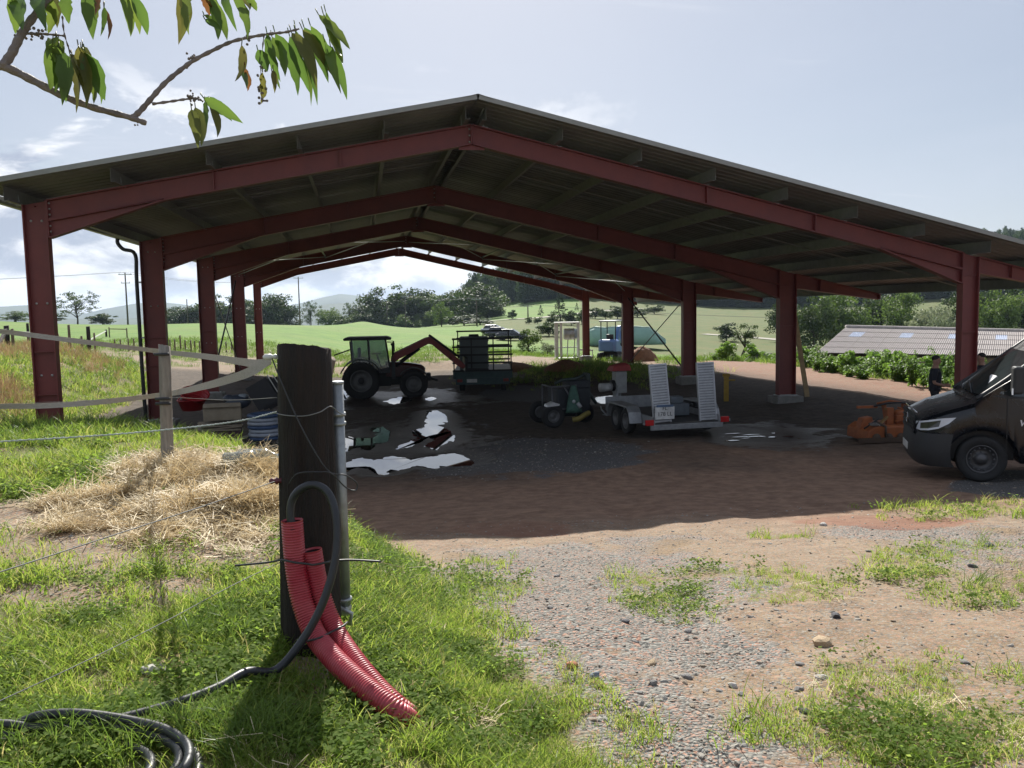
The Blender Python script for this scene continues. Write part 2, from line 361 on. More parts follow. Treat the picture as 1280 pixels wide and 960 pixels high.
def masks(x, y, sd):
    g = {}
    plateau = ease(sd, -.15, .5)
    n = fbm(x, y, .45, 4, 51)
    gr = plateau.copy()
    pt = np.zeros_like(x)
    for p in GRASS_P: pt = np.maximum(pt, in_patch(x, y, p, .5))
    pt = pt * (.35 + .65 * ease(fbm(x, y, .5, 4, 23), .35, .6)); g['patch'] = pt * (1 - plateau); gr = np.maximum(gr, pt)
    st = np.zeros_like(x)
    for p in STRAW_P: st = np.maximum(st, in_patch(x, y, p, .5, .7))
    heap = np.zeros_like(x)
    for p in [patch(240,600,-1.35,78,12), patch(322,606,-1.35,38,12), patch(315,640,-1.35,35,12)]: heap = np.maximum(heap, in_patch(x, y, p, .4, .5))
    g['heap'] = heap
    bare = np.zeros_like(x)
    for p in [patch(150,650,-1.35,170,32), patch(160,702,-1.35,190,20), patch(80,745,-1.35,90,14), patch(270,690,-1.35,120,24), patch(60,690,-1.35,90,30), patch(210,740,-1.35,130,18), patch(110,760,-1.35,90,12), patch(390,830,-1.36,50,30)]: bare = np.maximum(bare, in_patch(x, y, p, .5))
    inside = ease(y, 9.5, 13.5) * (1 - ease(y, 43, 46)) * (1 - plateau)
    # under the roof nothing green but a few tufts; sunlit verge on the right beyond the dirt strip
    verge = ease(x - 16.9 - .05 * (y - 20) + (fbm(x, y, 2, 3, 8) - .5) * 2, 2.2, 4.2) * ease(y, 12, 16)
    far = np.maximum(ease(y, 51, 58), ease(x, 20, 24) * ease(y, 14, 18))
    gr = np.maximum(gr, np.maximum(verge, far))
    gr = np.maximum(gr, np.exp(-(((x - 10.5) / 3.0) ** 2 + ((y - 38) / 3.2) ** 2)) * 1.2)
    back = ease(y, 42, 44) * (1 - ease(y, 50, 56)) * ease(fbm(x, y, 2.5, 3, 61), .42, .6) * .8
    gr = np.maximum(gr, back * (1 - plateau))
    g['turf'] = np.clip((gr - .75 * g['patch']) * (1 - .7 * st - .3 * heap) * (1 - .93 * bare), 0, 1)
    g['grass'] = np.clip(gr * (1 - .7 * st - .3 * heap) * (1 - .93 * bare), 0, 1); g['straw'] = np.clip(st, 0, 1)
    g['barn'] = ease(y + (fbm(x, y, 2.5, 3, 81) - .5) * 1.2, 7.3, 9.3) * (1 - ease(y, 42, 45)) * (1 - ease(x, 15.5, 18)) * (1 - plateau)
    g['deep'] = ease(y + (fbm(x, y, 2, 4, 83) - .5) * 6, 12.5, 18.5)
    grv = np.zeros_like(x)
    for p in [patch(660,565,-3.0,140,24), patch(1180,678,-2.25,170,20), patch(1290,598,-2.62,100,22), patch(660,490,-3.3,60,8)]: grv = np.maximum(grv, in_patch(x, y, p, .3, .6))
    track = (1 - plateau) * (1 - ease(y, 7.2, 8.6)) * ease(fbm(x, y, .9, 4, 91) * .8 + .04 + .22 * np.exp(-((x - 1.2 - .3 * (y - 4)) / 1.3) ** 2) - .30 * np.exp(-((x - 2.75 - .45 * (y - 4.6)) / .8) ** 2) - .16 * ease(y, 6.2, 7.4), .33, .58)
    g['gravel'] = np.clip(np.maximum(grv, track), 0, 1)
    red = np.zeros_like(x)
    for p in [patch(1080,652,-2.35,110,14), patch(1130,660,-2.3,70,10), patch(640,655,-2.25,80,18)]: red = np.maximum(red, in_patch(x, y, p, .5))
    g['red'] = np.maximum(red, .55 * ease(x, 14.5, 16.5) * ease(y, 14, 18) * (1 - ease(y, 46, 52)) * (x < 24))
    wet = np.zeros_like(x)
    for P, lv, nm in PUDDLES: wet = np.maximum(wet, ease(poly_sd(x, y, P), -1.1, .05))
    for p in [patch(960,545,-3.0,90,18), patch(500,545,-3.2,110,28), patch(500,498,-3.4,110,12)]: wet = np.maximum(wet, .8 * in_patch(x, y, p, .6))
    g['wet'] = wet
    g['field'] = np.maximum(ease(y, 60, 75) , np.maximum(ease(sd, 4, 9) * ease(y, 24, 34), ease(-x, 25, 60)))
    # the rough brownish pasture on the right-hand slope
    g['rough'] = ease(x - .255 * y, -2, 6) * ease(y, 84, 96)
    g['rough'] = np.maximum(g['rough'], ease(x - .13 * y, 0, 4) * ease(y, 100, 120) * (1 - ease(y, 185, 205)))
    g['dry'] = ease(sd, .5, 2.5) * ease(y, 13.5, 18) * (1 - ease(sd, 7, 12)) * (1 - ease(y, 42, 55)) * ease(fbm(x, y, 3, 3, 14), .45, .68)
    return g
GM = masks(GX, GY, sdH)
def ground_material():
    m = bpy.data.materials.new('ground'); m.use_nodes = True; nt = m.node_tree; N = nt.nodes.new; L = nt.links.new; b = nt.nodes['Principled BSDF']
    g = N('ShaderNodeNewGeometry'); pos = g.outputs['Position']
    def at(n): a = N('ShaderNodeAttribute'); a.attribute_name = n; return a.outputs['Fac']
    def noise(s, d=5, r=.6):
        n = N('ShaderNodeTexNoise'); n.inputs['Scale'].default_value = s; n.inputs['Detail'].default_value = d; n.inputs['Roughness'].default_value = r; L(pos, n.inputs['Vector']); return n.outputs[0]
    def M(op, a, c=None):
        n = N('ShaderNodeMath'); n.operation = op; n.use_clamp = False
        for i, x in enumerate((a, c)):
            if x is None: continue
            if isinstance(x, (int, float)): n.inputs[i].default_value = x
            else: L(x, n.inputs[i])
        return n.outputs[0]
    def rmp(x, a, c):
        n = N('ShaderNodeMapRange'); n.interpolation_type = 'SMOOTHSTEP'; L(x, n.inputs[0]); n.inputs[1].default_value = a; n.inputs[2].default_value = c; return n.outputs[0]
    def mix(f, a, c):
        n = N('ShaderNodeMix'); n.data_type = 'RGBA'
        if isinstance(f, (int, float)): n.inputs[0].default_value = f
        else: L(f, n.inputs[0])
        for i, x in ((6, a), (7, c)):
            if isinstance(x, tuple): n.inputs[i].default_value = (*x, 1)
            else: L(x, n.inputs[i])
        return n.outputs[2]
    nA, nB, nC, nD = noise(.9, 6), noise(5, 6, .65), noise(28, 5, .65), noise(.05, 4)
    def edge(a, k=.9): return rmp(M('ADD', a, M('MULTIPLY', M('SUBTRACT', nB, .5), k)), .35, .65)
    # dirt: tan, damp brown patches, pale dust
    dirt = mix(rmp(nB, .3, .7), (.175, .115, .072), (.30, .22, .145))
    dirt = mix(rmp(nA, .35, .7), dirt, (.235, .168, .105))
    dirt = mix(M('MULTIPLY', rmp(nC, .52, .68), .5), dirt, (.13, .09, .06))
    # gravel: crushed grey stone of two sizes
    def pebbles(sc):
        v = N('ShaderNodeTexVoronoi'); v.inputs['Scale'].default_value = sc; L(pos, v.inputs['Vector']); s = N('ShaderNodeSeparateColor'); L(v.outputs['Color'], s.inputs[0]); return v.outputs['Distance'], s.outputs[0], s.outputs[1]
    d1, r1, r1b = pebbles(52); d2, r2, r2b = pebbles(120)
    def stone(r, rb):
        c = mix(rmp(r, .0, 1.), (.095, .095, .088), (.28, .27, .24)); return mix(M('MULTIPLY', rmp(rb, .72, .8), .7), c, (.40, .20, .13))
    grav = mix(rmp(nB, .42, .58), stone(r1, r1b), stone(r2, r2b))
    grav = mix(rmp(nA, .50, .66), grav, dirt)
    c = mix(edge(at('gravel'), 1.2), mix(M('MULTIPLY', rmp(r2, .58, .64), .75), dirt, stone(r1, r1b)), grav)
    c = mix(M('MULTIPLY', edge(at('red')), .8), c, mix(nC, (.15, .06, .038), (.26, .13, .085)))
    barnc = mix(at('deep'), mix(rmp(nB, .3, .7), (.15, .085, .055), (.27, .165, .11)), mix(rmp(nB, .3, .7), (.026, .020, .016), (.066, .050, .039))); barnc = mix(edge(at('gravel'), 1.), barnc, mix(rmp(r2, 0, 1), (.04, .04, .04), (.14, .14, .145)))  # deep in the barn: dark wet mud and gravel, roof shade painted in
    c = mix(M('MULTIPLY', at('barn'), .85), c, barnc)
    c = mix(M('MULTIPLY', edge(at('wet')), .8), c, (.035, .026, .02))
    grs = mix(rmp(nB, .3, .7), (.09, .10, .03), (.17, .17, .06)); grs = mix(M('MULTIPLY', rmp(nA, .45, .65), .7), grs, (.20, .15, .08))
    fld = mix(rmp(noise(.35, 6, .7), .3, .7), (.072, .15, .02), (.125, .215, .032)); fld = mix(M('MULTIPLY', rmp(nD, .4, .65), .4), fld, (.16, .19, .055))
    rgh = mix(rmp(noise(.25, 6, .75), .35, .65), (.06, .09, .022), (.115, .105, .038))
    fld = mix(M('MULTIPLY', edge(at('rough'), .6), .85), fld, rgh)
    grs = mix(at('field'), grs, fld)
    dry = mix(rmp(nB, .3, .7), (.16, .115, .065), (.32, .23, .13)); grs = mix(M('MULTIPLY', edge(at('dry')), .8), grs, dry)
    c = mix(edge(at('turf'), 1.0), c, grs)
    c = mix(M('MULTIPLY', edge(at('straw'), 1.6), M('ADD', .35, M('MULTIPLY', at('heap'), .5))), c, mix(nC, (.17, .12, .07), (.42, .34, .21)))
    L(c, b.inputs['Base Color'])
    rg = N('ShaderNodeMapRange'); L(edge(at('wet')), rg.inputs[0]); rg.inputs[3].default_value = .95; rg.inputs[4].default_value = .42; L(rg.outputs[0], b.inputs['Roughness'])
    b.inputs['Specular IOR Level'].default_value = .25
    hgt = M('ADD', M('MULTIPLY', nC, .6), M('ADD', M('MULTIPLY', M('MULTIPLY', d1, at('gravel')), -.8), nB))
    bp = N('ShaderNodeBump'); bp.inputs['Strength'].default_value = .8; bp.inputs['Distance'].default_value = .03; L(hgt, bp.inputs['Height']); L(bp.outputs[0], b.inputs['Normal'])
    return m
def build_ground():
    ny, nx = GX.shape; V = np.stack([GX, GY, GZ], -1).reshape(-1, 3)
    i = np.arange(ny - 1)[:, None] * nx + np.arange(nx - 1)[None]; F = np.stack([i, i + 1, i + 1 + nx, i + nx], -1).reshape(-1, 4)
    me = fast_mesh('ground', V, F, ground_material(), True)
    for k, a in GM.items():
        at = me.attributes.new(k, 'FLOAT', 'POINT'); at.data.foreach_set('value', a.astype(np.float32).ravel())
    tag(obj('ground', me), kind='structure')
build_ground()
# puddles: sheets of standing water with ragged shores
wm = bpy.data.materials.new('puddle_water'); wm.use_nodes = True
_b = wm.node_tree.nodes['Principled BSDF']; _b.inputs['Base Color'].default_value = (.03, .022, .016, 1); _b.inputs['Roughness'].default_value = .015; _b.inputs['Specular IOR Level'].default_value = .9
_b.inputs['IOR'].default_value = 1.6
for P, lv, nm in PUDDLES:
    P3 = lerp_pts([Vector((a, b_, 0)) for a, b_ in list(P) + [P[0]]], 16)[:-1]; c = sum(P3, Vector()) / len(P3); mb = MB(); pts = []
    for k, p in enumerate(P3):
        d = (p - c); q_ = (float(fbm(np.array([p.x]), np.array([p.y]), .28, 4, 71)[0]) - .5, float(fbm(np.array([p.x]), np.array([p.y]), .28, 4, 72)[0]) - .5); pts.append((p.x + q_[0] * .45 + (random.random() - .5) * .03, p.y + q_[1] * .75 + (random.random() - .5) * .04, lv))
    if nm == 'mud':
        for k in range(18):
            q = c + Vector((random.uniform(-1.6, 1.6), random.uniform(-.75, .75), 0)); rx, ry = random.uniform(.06, .26), random.uniform(.03, .08)
            mb.add([(q.x + rx * math.cos(a) * random.uniform(.6, 1.2), q.y + ry * math.sin(a) * random.uniform(.6, 1.2), lv + .001 * k * .2) for a in np.linspace(0, 2 * math.pi, 11)[:-1]], [tuple(range(10))])
    else: mb.add(pts, [tuple(range(len(pts)))])
    tag(mb.build('puddle', wm), kind='structure')
# ------------------------------------------------------------------ the open barn
RED = mat('red_primer_steel', (.145, .025, .024), .5, 0, .18, 2.2, .05, 60, col2=(.20, .043, .036))
GALV = mat('galvanised_steel', (.36, .38, .38), .45, .6, .2, 8)
PURL = mat('purlin_steel', (.19, .19, .175), .55, .25, .2, 5)
SHEET = mat('roof_sheet_steel', (.20, .195, .185), .6, .1, .25, 1.5, stretch=(1, .3, 1))
CONC = mat('concrete', (.22, .215, .20), .9, 0, .25, 6, .3, 40)
DARKM = mat('black_plastic', (.02, .02, .022), .5, 0, .2, 10)
Y1, BAY = 16.43, 8.0; XL, XR, XRG = -5.86, 13.1, 2.2; ZRG = 3.54; PAD = -2.84; XT = 16.25
SL_L, SL_R = (ZRG - 2.0) / (XRG - XL), .2345
def raf_z(x): return ZRG - SL_L * (XRG - x) if x < XRG else ZRG - SL_R * (x - XRG)
barn = thing('open_barn', 'large open sided barn with red steel portal frames and grey sheet roof', 'barn', (XRG, Y1, PAD))
B0 = Vector(barn.location)
def bl(p): return Vector(p) - B0
def ibeam(mb, top, bot, y, fw=.24, tf=.022, tw=.014):
    """steel I section in the XZ plane: polylines of its two flanges"""
    n = len(top)
    for i in range(n - 1):
        a, b_, c, d = top[i], top[i + 1], bot[i + 1], bot[i]
        vs = [(p[0] - B0.x, y + s - B0.y, p[1] - B0.z) for s in (-tw / 2, tw / 2) for p in (a, b_, c, d)]
        mb.add(vs, [(0, 1, 2, 3), (7, 6, 5, 4), (0, 4, 5, 1), (2, 6, 7, 3), (1, 5, 6, 2), (3, 7, 4, 0)])
    for line in (top, bot):
        for i in range(n - 1):
            p, q = Vector((line[i][0], y, line[i][1])) - B0, Vector((line[i + 1][0], y, line[i + 1][1])) - B0
            mb.bar(p, q, fw, tf, (0, 0, 1) if abs((q - p).x) > abs((q - p).z) else (1, 0, 0))
def stiff(mb, x, z0, z1, y, w=.22):
    mb.box((x - B0.x, y - B0.y, (z0 + z1) / 2 - B0.z), (.02, w, abs(z1 - z0)))
BOLT_OR_HOLE = mat('pale_bolt_or_hole', (.6, .6, .58), .35, .8, .1)
frames = []
for fi in range(5):
    y = Y1 + BAY * fi; gable = fi in (0, 4); dc = .38 if gable else .54; dr = .36 if gable else .46; fw = .2 if gable else .26
    # left column
    gz = min(PAD, H(XL + .2, y)) ; zb = PAD - .02
    mb = MB(); ibeam(mb, [(XL, zb), (XL, raf_z(XL))], [(XL + dc, zb), (XL + dc, raf_z(XL + dc))], y, fw); stiff(mb, XL + dc / 2, raf_z(XL) - .02, raf_z(XL) - .04, y); 
    for hz in (-.62, -1.4): mb.box((XL + dc / 2 - B0.x, y - B0.y, hz - B0.z), (dc - .05, fw * .8, .014))
    c = mb.build('column', RED, barn)
    bb = MB()
    for hz in (1.72, .25, -1.05):  # pale discs stand for light showing through bolt holes in the web
        for s in (-.09, .09): bb.tube([(XL + dc / 2 + s - B0.x, y - .02 - B0.y, hz - B0.z), (XL + dc / 2 + s - B0.x, y - .006 - B0.y, hz - B0.z)], .022, 8)
    tag(bb.build('bolt_or_hole_row', BOLT_OR_HOLE, c), kind='stuff')
    pb = MB(); pb.box((XL + dc / 2 - B0.x, y - B0.y, zb - .02 - B0.z), (dc + .1, fw + .1, .03)); pb.build('base_plate', GALV, c)
    pd = MB(); pd.box((XL + dc / 2 - B0.x, y - B0.y, zb - .035 - .6 - B0.z), (dc + .35, fw + .4, 1.2)); pd.build('concrete_footing', CONC, barn, .02)
    # right column
    mb = MB(); zt = raf_z(XR) - .02; x0, x1 = XR - dc / 2, XR + dc / 2
    ibeam(mb, [(x0, zb), (x0, raf_z(x0))], [(x1, zb), (x1, raf_z(x1))], y, fw)
    for hz in (.55, -.7): mb.box((XR - B0.x, y - B0.y, hz - B0.z), (dc - .05, fw * .8, .014))
    c = mb.build('column', RED, barn)
    bb = MB()
    for k in range(6):
        for s in (-.06, .06): bb.tube([(x0 - .012 - B0.x, y + s - B0.y, .52 + k * .1 - B0.z), (x0 - .035 - B0.x, y + s - B0.y, .52 + k * .1 - B0.z)], .018, 6)
    tag(bb.build('bolt_or_hole_row', RED, c), kind='stuff')
    pb = MB(); pb.box((XR - B0.x, y - B0.y, zb - .02 - B0.z), (dc + .12, fw + .12, .03)); pb.build('base_plate', GALV, c)
    pd = MB(); pd.box((XR - B0.x, y - B0.y, zb - .035 - .75 - B0.z), (dc + .35, fw + .4, 1.5)); pd.build('concrete_footing', CONC, barn, .02)
    # rafters, deeper at the knee
    hd = .30 if gable else .42; hl = 2.0 if gable else 2.6
    xs = [XL + dc + .025, XL + dc + hl, XRG - .015]
    mb = MB(); ibeam(mb, [(x, raf_z(x)) for x in xs], [(xs[0], raf_z(xs[0]) - dr - hd), (xs[1], raf_z(xs[1]) - dr), (xs[2], raf_z(xs[2]) - dr)], y, fw)
    if gable or True: ibeam(mb, [(xs[0], raf_z(xs[0]) - dr + .02), (xs[1], raf_z(xs[1]) - dr + .02)], [(xs[0], raf_z(xs[0]) - dr), (xs[1], raf_z(xs[1]) - dr + .01)], y, fw)
    for x in (xs[0], xs[2], -2.6, -.3): stiff(mb, x, raf_z(x), raf_z(x) - dr - (hd if x == xs[0] else 0), y, fw)
    r = mb.build('rafter', RED, barn)
    bb = MB()
    for k in range(7):
        for s in (-.055, .055): bb.tube([(xs[0] + .014 - B0.x, y + s - B0.y, raf_z(xs[0]) - .05 - k * .1 - B0.z), (xs[0] + .04 - B0.x, y + s - B0.y, raf_z(xs[0]) - .05 - k * .1 - B0.z)], .018, 6)
    for k in range(3):
        for s in (-.06, .06): bb.tube([(xs[2] - .014 - B0.x, y + s - B0.y, raf_z(xs[2]) - .08 - k * .12 - B0.z), (xs[2] - .045 - B0.x, y + s - B0.y, raf_z(xs[2]) - .08 - k * .12 - B0.z)], .018, 6)
    tag(bb.build('bolt_or_hole_row', BOLT_OR_HOLE, r), kind='stuff')
    xs = [XRG + .015, x0 - hl, x0 - .025]
    mb = MB(); ibeam(mb, [(x, raf_z(x)) for x in xs], [(xs[0], raf_z(xs[0]) - dr), (xs[1], raf_z(xs[1]) - dr), (xs[2], raf_z(xs[2]) - dr - hd)], y, fw)
    ibeam(mb, [(xs[1], raf_z(xs[1]) - dr + .02), (xs[2], raf_z(xs[2]) - dr + .02)], [(xs[1], raf_z(xs[1]) - dr + .01), (xs[2], raf_z(xs[2]) - dr)], y, fw)
    for x in (xs[0], xs[2], 7.0, 9.4): stiff(mb, x, raf_z(x), raf_z(x) - dr - (hd if x == xs[2] else 0), y, fw)
    mb.box((XRG - B0.x, y - B0.y, ZRG - dr - .04 - B0.z), (.5, .016, .13))
    mb.build('rafter', RED, barn)
    # cantilever arm beyond the right-hand column
    xs = [x1 + .02, XT]
    mb = MB(); ibeam(mb, [(x, raf_z(x)) for x in xs], [(xs[0], raf_z(xs[0]) - dr * .95), (xs[1], raf_z(xs[1]) - .16)], y, fw * .9); stiff(mb, xs[0], raf_z(xs[0]), raf_z(xs[0]) - dr, y, fw); stiff(mb, xs[0] + .8, raf_z(xs[0] + .8), raf_z(xs[0] + .8) - dr * .8, y, fw); stiff(mb, XT, raf_z(XT), raf_z(XT) - .16, y, fw)
    mb.build('cantilever_arm', RED, barn)
# purlins with their cleats
PX = [-5.95, -4.22, -2.62, -1.04, .52, 2.02, 2.40, 3.86, 5.42, 6.94, 8.48, 10.02, 11.56, 13.12, 14.7, 16.25]
PD = .25; YB = Y1 + 4 * BAY
cl = MB(); cl.box((0, 0, .10), (.012, .12, .22)); cl.box((.05, 0, .006), (.11, .12, .012)); cl.bar((.03, 0, 0), (.0, 0, .2), .03, .02); cleat = cl.mesh('purlin_cleat', GALV)
for i, x in enumerate(PX):
    sl = SL_L if x < XRG else -SL_R; z0 = raf_z(x) + .015; mb = MB(); ya, yb = Y1 - .62 - B0.y, YB + .12 - B0.y; s = -1 if x < XRG else 1
    cx = x - B0.x; cz = z0 - B0.z; t = .008
    mb.box((cx, (ya + yb) / 2, cz + PD / 2), (t, yb - ya, PD))
    mb.box((cx - s * .036, (ya + yb) / 2, cz + .004), (.07, yb - ya, t)); mb.box((cx + s * .036, (ya + yb) / 2, cz + PD - .004 + .0), (.07, yb - ya, t))
    mb.box((cx - s * .070, (ya + yb) / 2, cz + .018), (t, yb - ya, .03))
    mb.build('purlin', PURL, barn)
    for fi in range(5): obj('purlin_cleat', cleat, barn, (cx + s * .012, Y1 + BAY * fi - B0.y, cz - .012))
    if i not in (0, 6, len(PX) - 1):
        for fi in range(4):        # thin sag struts between neighbouring purlins
            x2 = PX[i + 1] if i + 1 < len(PX) else x; yy = Y1 + BAY * (fi + .5) - B0.y
            st = MB(); st.bar((cx, yy, cz + .07), (x2 - B0.x, yy, raf_z(x2) + .07 - B0.z), .03, .03); st.build('sag_bar', PURL, barn)
# roof sheets: trapezoidal profile, ribs running down the slope
def sheet_mesh(L, w):
    mb = MB(); nr = 4; p = []; pw = w / nr
    for k in range(nr): b = k * pw; p += [(b, 0), (b + pw * .62, 0), (b + pw * .66, .014), (b + pw * .96, .014)]
    p.append((w - .008, 0.0)); n = len(p)
    vs = [(0, a, z) for a, z in p] + [(L, a, z) for a, z in p]; th = [(0, a, z + .006) for a, z in p] + [(L, a, z + .006) for a, z in p]
    mb.add(vs + th, [(k, k + 1, n + k + 1, n + k) for k in range(n - 1)] + [(2 * n + k, 3 * n + k, 3 * n + k + 1, 2 * n + k + 1) for k in range(n - 1)] +
           [(k, 2 * n + k, 2 * n + k + 1, k + 1) for k in range(n - 1)] + [(n + k, n + k + 1, 3 * n + k + 1, 3 * n + k) for k in range(n - 1)] + [(0, n, 3 * n, 2 * n), (n - 1, 3 * n - 1, 4 * n - 1, 2 * n - 1)])
    return mb.mesh('roof_sheet', SHEET)
YF = 15.42; NS = 30; wS = (YB + .25 - YF) / NS; off = .015 + PD + .004
XE_L, XE_R = -6.3, 16.6
aL, aR = math.atan(SL_L), math.atan(SL_R)
mL = sheet_mesh((XRG - XE_L) / math.cos(aL) - .02, wS); mR = sheet_mesh((XE_R - XRG) / math.cos(aR) - .02, wS)
for k in range(NS):
    y = YF + k * wS
    for me, x, an, sgn in ((mR, XRG + .01, aR, 1), (mL, XE_L, -aL, -1)):
        o = obj('roof_sheet', me, barn, (x - B0.x, y - B0.y, raf_z(x) + off - B0.z + (k % 2) * .0015)); o.rotation_euler = (0, an, 0)
mb = MB()
mb.prism([(XRG - .28 - B0.x, raf_z(XRG - .28) + off + .055 - B0.z), (XRG - B0.x, ZRG + off + .075 - B0.z), (XRG + .28 - B0.x, raf_z(XRG + .28) + off + .055 - B0.z), (XRG + .28 - B0.x, raf_z(XRG + .28) + off + .05 - B0.z), (XRG - B0.x, ZRG + off + .068 - B0.z), (XRG - .28 - B0.x, raf_z(XRG - .28) + off + .05 - B0.z)], YF - .03 - B0.y, YB + .28 - B0.y)
mb.build('ridge_cap', SHEET, barn)
for x0, x1 in ((XE_L, XRG - .02), (XRG + .02, XE_R)):
    for yy in (YF - .012, YB + .265):
        mb = MB(); mb.bar((x0 - B0.x, yy - B0.y, raf_z(x0) + off + .025 - B0.z), (x1 - B0.x, yy - B0.y, raf_z(x1) + off + .025 - B0.z), .016, .085); mb.build('verge_trim', mat('verge_steel', (.27, .27, .25), .6, .2, .1), barn)
# gutters at both eaves, downpipe beside the second left column
def gutter(x, z):
    p = [(-.07, .06), (-.07, -.02), (-.05, -.06), (.05, -.06), (.07, -.02), (.07, .06), (.06, .06), (.06, -.01), (.04, -.05), (-.04, -.05), (-.06, -.01), (-.06, .06)]
    mb = MB(); mb.prism([(x + a - B0.x, z + b - B0.z) for a, b in p], YF + .2 - B0.y, YB + .2 - B0.y); return mb.build('gutter', GALV, barn)
gutter(XE_L - .085, raf_z(XE_L) + off - .06); gutter(XE_R + .085, raf_z(XE_R) + off - .06)
yd = Y1 + BAY - .22; zg = raf_z(XE_L) + off - .12
mb = MB(); mb.tube([bl(p) for p in lerp_pts([(XE_L - .08, yd, zg), (XE_L - .08, yd, zg - .12), (XE_L + .05, yd, zg - .28), (XL - .10, yd, zg - .42), (XL - .10, yd, zg - 1.2), (XL - .09, yd, -1.6), (XL - .07, yd, -2.9)], 5)], .05, 10); mb.build('downpipe', DARKM, barn)
for z in (.9, -.6, -2.2):
    mb = MB(); mb.box(bl((XL - .06, yd + .05, z)), (.12, .14, .04)); mb.build('pipe_clip', GALV, barn)
# wind bracing: crossed rods in the side walls and in the roof of the third bay
def rod(a, b, r=.022, name='brace_rod'): mb = MB(); mb.tube([bl(a), bl(b)], r, 6); mb.build(name, GALV if r < .03 else DARKM, barn)
for x in (XR, XL + .25):
    ya, yb = Y1 + 2 * BAY, Y1 + 3 * BAY; zt = raf_z(x) - .55
    rod((x - .03, ya + .2, PAD + .1), (x - .03, yb - .2, zt), .035); rod((x + .05, ya + .2, zt), (x + .05, yb - .2, PAD + .1), .022)
for xa, xb in ((-5.5, -1.6), (-1.6, 2.1), (2.3, 5.8), (5.8, 9.4), (9.4, 12.9)):
    ya, yb = Y1 + 2 * BAY + .15, Y1 + 3 * BAY - .15
    rod((xa, ya, raf_z(xa) - .25), (xb, yb, raf_z(xb) - .25), .018); rod((xb, ya, raf_z(xb) - .29), (xa, yb, raf_z(xa) - .29), .018)
for x in (-1.6, 5.8, 9.4):
    rod((x, Y1 + 2 * BAY, raf_z(x) - .2), (x, Y1 + 3 * BAY, raf_z(x) - .2), .04, 'tie_post')
# knee struts from rafter to ridge purlins
for fi in range(5):
    y = Y1 + BAY * fi
    for s in (-1, 1):
        rod((XRG + .1 * s, y - .02, ZRG - .0), (XRG + .18 * s, y - .5, ZRG + .22), .016, 'ridge_strut')
        if fi < 4: rod((XRG + .12 * s, y + .1, ZRG - .3), (XRG + .19 * s, y + 1.1, ZRG + .05), .02, 'ridge_strut')
# ------------------------------------------------------------------ scatter by geometry nodes
def scatter(name, pts, rots, scales, idx, sources, mat_name=None):
    """one object that carries many small pieces nobody could count"""
    src = bpy.data.collections.new(name + '_kinds')
    for s in sources: src.objects.link(s)
    me = bpy.data.meshes.new(name); me.vertices.add(len(pts)); me.vertices.foreach_set('co', np.asarray(pts, np.float32).ravel())
    a = me.attributes.new('rot', 'FLOAT_VECTOR', 'POINT'); a.data.foreach_set('vector', np.asarray(rots, np.float32).ravel())
    a = me.attributes.new('siz', 'FLOAT_VECTOR', 'POINT'); sc = np.asarray(scales, np.float32); sc = sc if sc.ndim == 2 else np.repeat(sc[:, None], 3, 1); a.data.foreach_set('vector', sc.ravel())
    a = me.attributes.new('idx', 'INT', 'POINT'); a.data.foreach_set('value', np.asarray(idx, np.int32))
    o = obj(name, me); tag(o, kind='stuff')
    ng = bpy.data.node_groups.new(name, 'GeometryNodeTree'); ng.interface.new_socket('Geometry', in_out='INPUT', socket_type='NodeSocketGeometry'); ng.interface.new_socket('Geometry', in_out='OUTPUT', socket_type='NodeSocketGeometry')
    N = ng.nodes.new; L = ng.links.new; gi = N('NodeGroupInput'); go = N('NodeGroupOutput'); ip = N('GeometryNodeInstanceOnPoints'); ci = N('GeometryNodeCollectionInfo')
    ci.inputs['Collection'].default_value = src; ci.inputs['Separate Children'].default_value = True; ci.inputs['Reset Children'].default_value = True
    def na(n, t): x = N('GeometryNodeInputNamedAttribute'); x.data_type = t; x.inputs['Name'].default_value = n; return x.outputs[0]
    L(gi.outputs[0], ip.inputs['Points']); L(ci.outputs[0], ip.inputs['Instance']); ip.inputs['Pick Instance'].default_value = True
    L(na('idx', 'INT'), ip.inputs['Instance Index']); L(na('rot', 'FLOAT_VECTOR'), ip.inputs['Rotation']); L(na('siz', 'FLOAT_VECTOR'), ip.inputs['Scale']); L(ip.outputs[0], go.inputs[0])
    md = o.modifiers.new('scatter', 'NODES'); md.node_group = ng
    return o
def loose(name, me): return bpy.data.objects.new(name, me)
def polar(n, r0, r1, a0=-50, a1=58, p=0.0):
    """random ground points, densest near the camera's own standing place"""
    t = rng.random(n); r = r0 * (r1 / r0) ** t; a = np.radians(rng.uniform(a0, a1, n)) ; return r * np.sin(a), r * np.cos(a), r
def blades(n, h, spread, w, bend, seed, lean=.5):
    r = random.Random(seed); V = []; F = []
    for k in range(n):
        a = r.uniform(0, 6.283); d = r.random() ** .7 * spread; x, y = d * math.cos(a), d * math.sin(a); hh = h * r.uniform(.5, 1.1); b = r.uniform(0, 6.283); bx, by = math.cos(b), math.sin(b); bd = bend * r.uniform(.3, 1.2) * hh; ww = w * r.uniform(.6, 1.2); sx, sy = -by * ww / 2, bx * ww / 2
        if r.random() < .4: sx, sy = bx * ww / 2, by * ww / 2
        i = len(V)
        for t, q in ((0, 1), (.4, .9), (.75, .6), (1, .05)):
            ox, oy = bx * bd * t * t, by * bd * t * t; z = hh * (t - .25 * bend * t * t)
            V += [(x + ox - sx * q, y + oy - sy * q, z), (x + ox + sx * q, y + oy + sy * q, z)]
        for t in range(3): F.append((i + 2 * t, i + 2 * t + 1, i + 2 * t + 3, i + 2 * t + 2))
    return V, F
